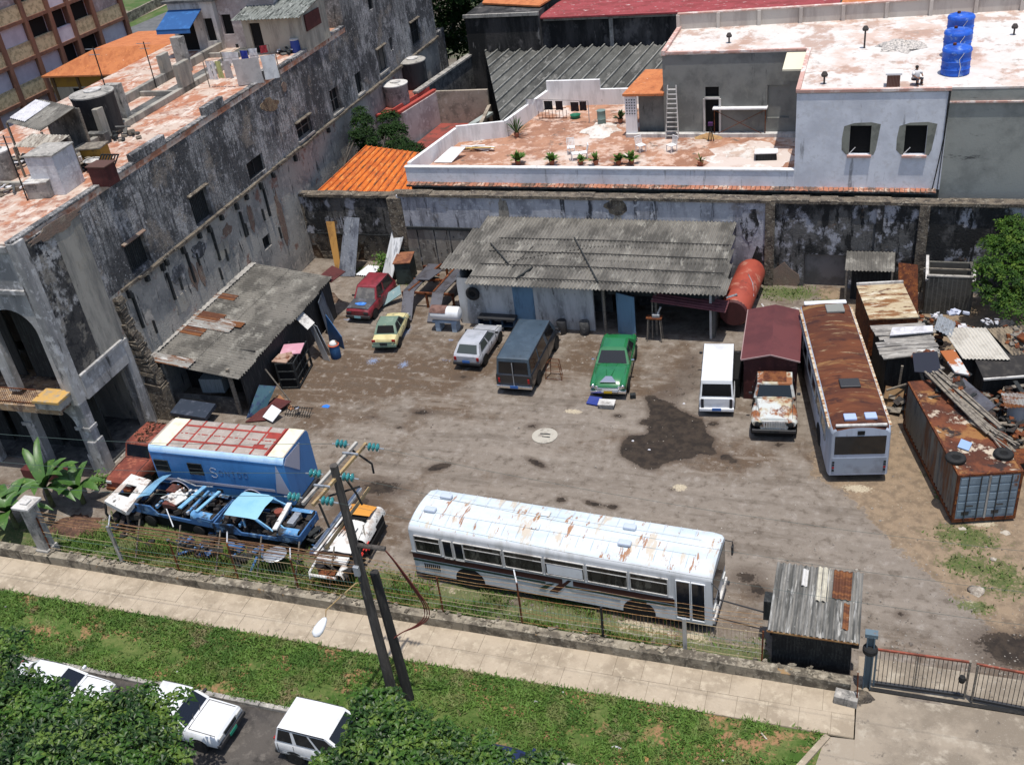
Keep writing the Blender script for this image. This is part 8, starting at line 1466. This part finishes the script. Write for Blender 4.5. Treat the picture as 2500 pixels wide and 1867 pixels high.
mb=MB(); mb.corr((.55,.1,2.2),(.62,0,0),(0,1.35,.06),.195,.03); mb.build('rust_patch_sheet',mRS2,GH); mb=MB(); mb.corr((.95,-1.2,2.12),(.2,0,0),(0,1.15,.06),.195,.03); mb.build('rust_strip',mRS2,GH); mb=MB(); mb.corr((.02,-.1,2.19),(.4,0,0),(0,1.6,.08),.195,.035); mb.build('pale_patch_sheet',M('cream_sheet',(.5,.46,.36),.85,0,[((.35,.32,.26),2,.45,.65)]),GH); mb=MB(); mb.corr((-.5,.5,2.22),(.2,0,0),(0,.8,.04),.195,.035); mb.build('white_patch_sheet',mWhiteDirty,GH)
mb=MB(); mb.beam((-1.45,-1.66,2.0),(1.5,-1.66,2.0),.05,.06); mb.build('eave_beam',mRW,GH); mb=MB(); mb.bx(-1.36,-1.3,-.6,.1,.9,1.7); mb.build('window',mVoid,GH); mb=MB(); mb.bx(-1.7,-1.31,-.3,.2,1.1,2.0); mb.build('shutter',mShut,GH); mb=MB(); mb.box((1.42,-1.0,1.5),(.24,.3,.55)); mb.build('meter_box',mBlack,GH,bevel=.03)
for i,(x,y,s,lb,mt) in enumerate([(-.35,-.55,.2,'white paper sheet stuck on the gatehouse roof',mSheet),(.45,-.95,.12,'white lump on the lower gatehouse roof',mWW),(.65,.75,.1,'yellowish stone on the rust sheet of the gatehouse roof',mCrm),(.9,.65,.11,'cream stone at the right of the rust sheet',mCrm),(.78,.95,.08,'small white stone between the cream ones',mWW)]): mound(i*3+1,5,0,s,s*.8,s*.4,lb,mt,'stone' if i else 'paper','stone' if i else 'paper',9,loc=(-.75+x,26.9+y,2.27+.05*y))
t=thing('barrier_arm','thin dark barrier bar reaching from the gatehouse towards the bus','bar',(-2.2,27.0,0)); MB().tube([(.1,0,1.0),(-2.0,.35,1.05)],.03,6).build('bar',mDarkSteel,t); MB().tube([(0,0,0),(0,0,1.05)],.05,6).build('post',mDarkSteel,t)
# gate
mGp=M('blue_grey_steel',(.12,.17,.2),.6,.2,[((.08,.1,.12),1.5,.45,.65,VS),((.2,.12,.08),3,.64,.74)])
t=thing('gate_post','tall blue-grey steel gate post','post',(1.12,25.25,0)); mb=MB(); mb.bx(-.13,.13,-.02,.02,0,2.5); mb.bx(-.13,-.09,-.12,.12,0,2.5); mb.bx(.09,.13,-.12,.12,0,2.5); mb.build('beam',mGp,t); MB().lathe([(.2,1.75),(.24,1.8),(.24,1.95),(.2,2.0)],14,(0,-.05,0)).build('chain_hoop',mBlack,t); MB().bx(-.2,.2,-.1,.15,2.44,2.6).build('hinge_cap',mGp,t)
mGred=M('red_rusted_rail',(.28,.075,.045),.7,.1,[((.16,.05,.03),2,.45,.6),((.33,.25,.18),3,.6,.7)])
for k,(x0,x1,lb) in enumerate([(1.32,4.2,'left leaf of the rusty barred yard gate, hung on the blue-grey post'),(4.34,8.4,'right leaf of the rusty barred yard gate, cut by the photo edge')]):
    t=thing('gate_leaf',lb,'gate',(x0,25.35,0),R(1.5 if k==0 else -3),'leaves of the yard gate'); L_=x1-x0; mb=MB(); mb.beam((0,0,1.78),(L_,0,1.74),.06,.07); mb.build('top_rail',mGred,t); mb=MB(); mb.beam((0,0,.16),(L_,0,.16),.08,.1); mb.build('bottom_rail',mDarkSteel,t)
    mb=MB(); n=int(L_/.135)
    for i in range(1,n): mb.beam((L_*i/n,0,.18),(L_*i/n,0,1.75),.018)
    mb.build('bars',mShut,t)
    for x in (0.02,L_-.03) if k==0 else (.05,L_-.03): mb=MB(); mb.beam((x,0,.08),(x,0,1.78),.1 if not(k and x<1) else .14,.06); mb.build('stile',mWood if x>1 or k else mGp,t)
    mb=MB(); mb.beam((L_*.45,.02,.18),(L_*.45,.02,1.75),.05,.04); mb.build('brace',mWood,t)
    if k==0: mb=MB(); mb.lathe([(.09,-.12),(.12,0),(.09,.12)],10,(L_-.2,-.08,1.0)); mb.build('padlock',mBlack,t)
o=MB().bx(1.2,8.5,25.1,25.25,.012,.06).build('gate_track',mBlack); tag(o,'dark sunken rail track under the yard gate','track')
boxthing('concrete_block','rounded pale concrete block at the corner of the pavement','block',(.5,24.5,0),(.75,.42,.36),R(-6),mConc)
mound(3,9,0,.5,.35,.32,'broken rubble lump at the foot of the gate post',mRub,'rubble','rubble',10,loc=(1.0,24.75,0))
t=thing('iron_stake','thin rusty iron stake leaning at the gate post','stake',(.85,24.35,0)); MB().tube([(0,0,0),(-.05,.3,1.3)],.025,5).build('rod',mRust,t)
# utility poles
mPole=M('dark_pole_timber',(.085,.075,.066),.9,0,[((.045,.04,.036),2,.43,.6,(3,3,.3)),((.14,.125,.11),3,.58,.72,(3,3,.4))],(14,.5)); mPoleB=M('tarred_pole_timber',(.028,.026,.024),.85,0,[((.05,.045,.04),3,.5,.68,(3,3,.4))],(14,.4))
UP=thing('utility_pole','tall grey timber utility pole with two pairs of crossarms','pole',(-14.6,21.14,0)); MB().tube([(0,0,-.3),(.0,0,3),(0,.0,7),(0,0,10.6)],.19,14,r2=.125).build('shaft',mPole,UP)
mGI=M('teal_glass_insulator',(.02,.16,.17),.12,0,[((.05,.28,.28),9,.45,.65)],None,.6,.5); mYA=M('yellowed_crossarm',(.36,.25,.12),.8,0,[((.2,.14,.08),2,.45,.65),((.45,.38,.26),4,.6,.72)]); mGA=M('pale_crossarm',(.42,.4,.36),.75,0,[((.25,.22,.19),2,.45,.65)])
def crossarm(z,xl,ya,yb,dx):
    for k,x in enumerate((xl,xl+.33)): MB().beam((x+dx*.5,yb,z),(x-dx*.5,ya,z),.09,.1).build('crossarm',mGA if k==0 else mYA,UP)
    for q in (.25,.78): yy=ya+(yb-ya)*q; MB().bx(xl-.08-dx*(.5-q),xl+.45-dx*(.5-q),yy-.03,yy+.03,z+.05,z+.12).build('spacer',mGalv,UP)
crossarm(10.15,-.3,-1.35,1.75,.3)
ins=[]
for (y,dx) in ((1.55,.12),(.0,-.02),(-1.15,-.14)):
    for s in (-1,1):
        xx=-.13+dx+s*.28; I=bpy.data.objects.new('insulator',None); COL.objects.link(I); I.parent=UP; I.location=(xx,y,10.2); I.empty_display_size=.1
        MB().tube([(0,0,0),(s*.62,0,-.03)],.022,6).build('rod',mGalv,I); m_=MB()
        for k in range(3): x_=s*(.14+k*.14); m_.lathe([(.04,x_-.04),(.13,x_-.02),(.14,x_+.0),(.06,x_+.03),(.04,x_+.05)],14,axis='X')
        m_.build('glass_discs',mGI,I,smooth=True); ins.append((xx+s*.62,y,10.17,s))
z_=8.3
MB().beam(g(880,1192,8.4)-V(-14.6,21.14,0),g(768,1340,8.2)-V(-14.6,21.14,0),.12,.08).build('lower_crossarm',mGalv,UP); MB().beam(g(902,1190,8.4)-V(-14.6,21.14,0),g(796,1338,8.2)-V(-14.6,21.14,0),.08,.08).build('lower_crossarm',mYA,UP)
for q in ([(-.3,1.5,10.1),(.25,1.7,9.4),(.3,1.6,9.1)],[(.1,.2,10.1),(.35,.3,9.3),(.45,.3,8.9)],[(-.5,.05,9.3),(.4,.5,9.45)],[(0,-1.2,10.1),(.2,-1.3,9.3)]): mb=MB(); mb.tube(q,.035,6); mb.build('hanging_fuse',mBlack,UP)
mb=MB(); mb.tube([(0,0,7.45),(1.05,.05,7.4)],.08,8); mb.build('stub_arm',mPole,UP)
mRC=M('dark_red_cable',(.13,.03,.022),.7); mb=MB(); e=V(1.0,.05,7.4)
def cat(p,n=5):
    p=[Vector(q) for q in p]; o=[]; P4=[p[0]]+p+[p[-1]]
    for i in range(len(p)-1):
        a,b,c,d=P4[i:i+4]
        for j in range(n): t_=j/n; o.append(.5*((2*b)+(c-a)*t_+(2*a-5*b+4*c-d)*t_*t_+(3*b-a-3*c+d)*t_**3))
    return o+[p[-1]]
for k in range(3): mb.tube(cat([e,(1.2+.02*k,.15,6.8),(1.42+.05*k,.25,6.0),(1.66+.06*k,.35,5.2),(1.76+.08*k,.4,4.65),(1.66+.08*k,.4,4.15),(1.3+.05*k,.35,3.75),(.8,.3,3.4),(.42,.2,3.1)]),.02,6)
mb.build('cable_bundle',mRC,UP)
mb=MB(); mb.tube([(0,-.1,5.9),(-.1,-.3,6.05),(-.5,-.6,5.75),(-1.0,-1.0,5.35)],.022,6); mb.build('lamp_arm',mYA,UP)
LM=MB(); c=g(783,1530,5.25)-V(-14.6,21.14,0); c2=g(795,1507,5.3)-V(-14.6,21.14,0); c1=g(768,1553,5.15)-V(-14.6,21.14,0); d_=(c1-c2); 
secs=[]
sd=V(-d_.y,d_.x,0).normalized()
for q,r in ((0,.04),(.1,.1),(.35,.16),(.65,.19),(.88,.16),(1,.05)):
    o_=c2+d_*q; secs.append([o_+sd*(r*math.cos(a))+V(0,0,r*.75*math.sin(a)) for a in [6.283*i/12 for i in range(12)]])
loft(LM,secs,closed=True); LM.build('street_lamp_head',mWpaint,UP,smooth=True)
MB().tube([(-1.0,-1.0,5.35),c2],.022,6).build('lamp_arm',mYA,UP)
mb=MB(); mb.box((-.02,-.2,6.5),(.2,.12,.4)); mb.build('junction_box',mGalv,UP,bevel=.02)
for k in range(9): pass
U2=thing('stub_pole','shorter tarred black pole leaning against the utility pole','pole',(-14.15,21.4,0)); MB().tube([(0,0,-.3),(-.1,.05,3),(-.2,.08,6.0)],.19,12,r2=.15).build('shaft',mPoleB,U2)
mWr=M('overhead_wire',(.05,.075,.07),.6)
OW=thing('power_lines','thin greenish power lines strung along the street from the pole insulators','power lines',(-14.6,21.14,0)); 
for (x,y,z,s) in ins:
    mb=MB(); n=10; Lg=34*s; mb.tube([(x+Lg*i/n,y+(-.0 if s<0 else 0)*i,z-1.2*(1-(2*i/n-1)**2)) for i in range(n+1)],.0095 if s<0 else .006,4); mb.build('wire',mWr,OW)
# ================= vegetation =================
def leafmat(name,*a,tr=.35):
    m=M(name,*a); n=m.node_tree; b=n.nodes['Principled BSDF']; out=n.nodes['Material Output']; t=n.nodes.new('ShaderNodeBsdfTranslucent'); mx=n.nodes.new('ShaderNodeMixShader'); mx.inputs[0].default_value=tr
    n.links.new(b.inputs['Base Color'].links[0].from_socket,t.inputs[0]); n.links.new(b.outputs[0],mx.inputs[1]); n.links.new(t.outputs[0],mx.inputs[2]); n.links.new(mx.outputs[0],out.inputs[0]); return m
mLeaf=leafmat('almond_leaves',(.05,.12,.014),.45,0,[((.013,.04,.006),.7,.45,.55),((.12,.19,.03),1.5,.53,.62),((.02,.055,.01),5,.54,.64),((.15,.2,.05),7,.62,.7)],None,.35,tr=.22); mLeafD=leafmat('shade_tree_leaves',(.022,.058,.01),.6,0,[((.01,.028,.006),1.5,.42,.58),((.05,.1,.02),3,.56,.68)],None,.2); mLeafB=leafmat('mango_leaves',(.06,.13,.016),.55,0,[((.022,.06,.01),1.1,.44,.58),((.13,.2,.03),2.4,.54,.66)],None,.2); mBark=M('tree_bark',(.1,.085,.07),.95,0,[((.05,.042,.035),3,.42,.62,(1,1,.3))],(12,.7))
def foliage(par,blobs,n,size,mat,seed,rosette=5,shell=.55,name='crown'):
    rs=np.random.RandomState(seed); vol=np.array([b[3]**2 for b in blobs]); pick=rs.choice(len(blobs),n//rosette,p=vol/vol.sum()); vs=[];fs=[]
    for bi in pick:
        bx_,by_,bz_,br=blobs[bi][:4]; d=rs.normal(size=3); d/=np.linalg.norm(d); 
        if d[2]<-.35: d[2]*=-.6
        r=br*(shell+(1.08-shell)*rs.rand()**.6)
        c=np.array([bx_,by_,bz_])+d*r*np.array([1,1,.8]); a0=rs.rand()*6.28
        up=d*.5+np.array([0,0,.9])+rs.normal(size=3)*.25; up/=np.linalg.norm(up); t1=np.cross(up,[1,.2,0]); t1/=np.linalg.norm(t1); t2=np.cross(up,t1)
        for k in range(rosette):
            a=a0+6.283*k/rosette+rs.uniform(-.3,.3); L=size*rs.uniform(.55,1.5); W=L*.42; dr=t1*math.cos(a)+t2*math.sin(a); sd=np.cross(up,dr); droop=rs.uniform(-.1,.45)
            p0=c+dr*L*.1; p1=c+dr*L*.6+up*L*.12; p2=c+dr*L-up*L*droop*.5; m=len(vs)
            vs+=[p0,p1-sd*W*.5+up*W*.12,p1+sd*W*.5+up*W*.12,p2,p1]; fs+=[(m,m+1,m+4),(m,m+4,m+2),(m+1,m+3,m+4),(m+4,m+3,m+2)]
    me=bpy.data.meshes.new(name); me.from_pydata([tuple(v) for v in vs],[],fs); me.materials.append(mat); o=bpy.data.objects.new(name,me); COL.objects.link(o); o.parent=par; return o
def tree(name,label,base,blobs,n,size,mat,seed,trunk_r=.2,cat='tree',shell=.5,rosette=5):
    t=thing(name,label,cat,base); B=Vector(base); lb=[(b[0]-B.x,b[1]-B.y,b[2]-B.z,b[3]) for b in blobs]
    cz=min(b[2]-b[3]*.4 for b in lb); mx=sum(b[0] for b in lb)/len(lb); my=sum(b[1] for b in lb)/len(lb); top=V(mx*.35,my*.35,max(cz,.8))
    MB().tube([(0,0,-.2),top*.5+V(.05,.03,0),top],trunk_r,10,r2=trunk_r*.7).build('trunk',mBark,t,smooth=True)
    for b in lb[:9]:
        e=V(b[0],b[1],b[2]); m_=(top+e)*.5+V(0,0,.15); MB().tube([top-V(0,0,.1),m_,e],trunk_r*.55,7,r2=.03).build('limb',mBark,t,smooth=True)
    foliage(t,lb,n,size,mat,seed,rosette,shell); return t
def PB(lst): return [tuple(g(a,b,c))+(r,) for a,b,c,r in lst]
tree('almond_tree','broad leafed street tree over the leftmost white saloons at the bottom left','n' and (-28.8,15.4,-.1),PB([(10,1585,4.6,.75),(0,1640,4.6,.9),(55,1690,4.6,.8),(20,1740,4.6,1.2),(110,1770,4.6,1.1),(190,1735,4.4,.75),(245,1745,4.4,.8),(310,1745,4.2,.8),(370,1745,3.9,.75),(130,1690,4.6,.5),(75,1820,4.6,1.3),(190,1830,4.6,1.3),(300,1820,4.3,1.15),(395,1800,3.9,.7),(430,1850,3.8,.55),(90,1900,4.6,1.5),(240,1910,4.5,1.4),(365,1890,4.2,.8),(440,1700,3.7,.3),(350,1690,4.0,.35)]),13500,.26,mLeaf,11,.22,shell=.3)
tree('almond_tree','broad leafed street tree hiding the front of the white wagon, bottom middle','n' and (-12.6,16.3,-.1),PB([(905,1725,3.9,.6),(950,1725,3.9,.55),(1000,1775,3.9,.75),(905,1790,3.9,.75),(870,1850,3.9,.7),(1080,1820,3.8,.75),(960,1850,3.9,1.0),(1150,1835,3.6,.6),(1185,1800,3.4,.3),(1215,1858,3.3,.45),(800,1870,3.7,.45),(1050,1885,3.8,1.0),(1340,1868,2.6,.45),(1290,1882,2.8,.5),(1000,1915,3.8,1.2),(1180,1890,3.4,.5)]),10000,.25,mLeaf,12,.2,shell=.3)
tree('mango_tree','bright green round tree against the back wall at the right edge','n' and (8.2,51.0,0),PB([(2465,610,3.6,1.1),(2415,655,3.2,.7),(2490,680,2.8,1.3),(2440,730,2.0,.8),(2420,600,3.6,.6),(2400,700,2.4,.5),(2500,600,3.8,1.3),(2475,560,4.2,.9),(2500,750,1.8,1.3)]),9000,.2,mLeafB,13,.16)
tree('dark_tree','dark dense tree in the gap between the mansion and the sooty warehouse','n' and (-42,92,-.5),PB([(1095,20,8,3.0),(1120,60,6.5,2.6),(1100,100,4.5,2.2),(1080,-20,10,3.0),(1140,10,8,2.6),(1125,120,3,1.8),(1150,-30,9,3)]),8000,.5,mLeafD,14,.4)
tree('vine_shrub','dark leafy creeper at the corner of the mansion below the pink house','n' and (-34.2,55.5,0),PB([(885,300,6.6,.8),(893,340,5.6,1.0),(878,275,7.2,.5),(905,372,4.6,1.0),(895,390,4.2,.8),(870,330,6.2,.5)]),5200,.22,mLeafD,15,.08,'shrub')
tree('vine_shrub','hanging leafy creeper on the wall below the pale round tank','n' and (-31.2,57.2,0),PB([(950,290,5.6,.75),(963,325,5.0,.95),(975,360,4.4,1.0),(942,320,5.4,.6),(955,385,4.3,.7)]),5200,.22,mLeafD,16,.08,'shrub')
tree('vine_shrub','low leafy creeper spreading above the orange tiles','n' and (-29.3,57.0,0),PB([(1010,372,4.8,.8),(1035,382,4.6,.6),(985,385,4.6,.8),(930,388,4.5,.7)]),3600,.22,mLeafD,17,.06,'shrub')
# banana plants and small agaves
def banana(label,loc,n,h,seed):
    t=thing('banana_plant',label,'plant',loc); rr=random.Random(seed); MB().tube([(0,0,0),(.03,0,h*.45)],.13,8,r2=.08).build('stem',M('banana_stem',(.12,.13,.05),.8,0,[((.07,.06,.03),3,.45,.62)]),t)
    for i in range(n):
        a=6.283*i/n+rr.uniform(-.3,.3); L=h*rr.uniform(.7,1.05); el=rr.uniform(.5,1.2); mb=MB(); secs=[]; W=.24*rr.uniform(.8,1.2); p=V(0,0,h*.42); d=V(math.cos(a)*math.cos(el),math.sin(a)*math.cos(el),math.sin(el)); s=V(-math.sin(a),math.cos(a),0)
        for k in range(8):
            q=k/7; w=W*(math.sin(math.pi*min(1,q*.85+.12))**.6)*(.25 if k==0 else 1)*(0.15 if k==7 else 1); up=V(0,0,.10*w/W); secs.append([p-s*w+up,p,p+s*w+up]); p=p+d*L/7; d=(d+V(0,0,-.19)).normalized()
        loft(mb,secs,caps=False); mb.build('leaf',mBan,t,smooth=True)
mBan=M('banana_leaves',(.06,.135,.025),.45,0,[((.035,.085,.018),2,.42,.6),((.13,.2,.05),4,.58,.7)],None,.5)
banana('tall banana plant with arching leaves before the arcade at the left','n' and (-35.6,28.4,0),11,2.6,1); banana('bushy banana plant beside the boundary pillar at the left edge','n' and (-36.3,26.7,0),12,2.2,2); banana('smaller banana plant between the arcade and the white car shell','n' and (-34.2,28.9,0),9,1.9,3)
def agave(px,py,label,s=.5,z=0):
    p=g(px,py,z); t=thing('shrub',label,'shrub',tuple(p)); mb=MB(); rr=random.Random(px)
    for i in range(160): a=rr.uniform(0,6.28); r=s*rr.random(); c=V(r*math.cos(a),r*math.sin(a),rr.uniform(.02,s*.9)); u=V(rr.uniform(-1,1),rr.uniform(-1,1),rr.uniform(-.3,.6)).normalized()*.09; v_=V(-u.y,u.x,rr.uniform(.0,.05)); mb.add([c-u,c+v_*.6,c+u,c-v_*.6],[(0,1,2,3)])
    mb.build('foliage',mGL,t)
agave(245,1180,'low yellow-green bush beside the white car shell',.55)
# bare garden soil rubble left of the wrecks
mound(5,6,0,1.4,.9,.25,'heap of broken red brick and soil under the banana plants',M('brick_soil',(.13,.07,.045),.95,0,[((.06,.035,.025),3,.42,.6),((.28,.15,.1),6,.6,.72)],(9,.9,.06)),loc=(-33.4,27.4,0))
t=thing('red_pot_ledge','red plastered ledge at the foot of the arcade','ledge',(-37.5,30.3,0)); MB().bx(-1.2,1.4,-.3,.3,0,.6).build('block',mRed,t,bevel=.03)

# far street seen between the apartment block and the mansion
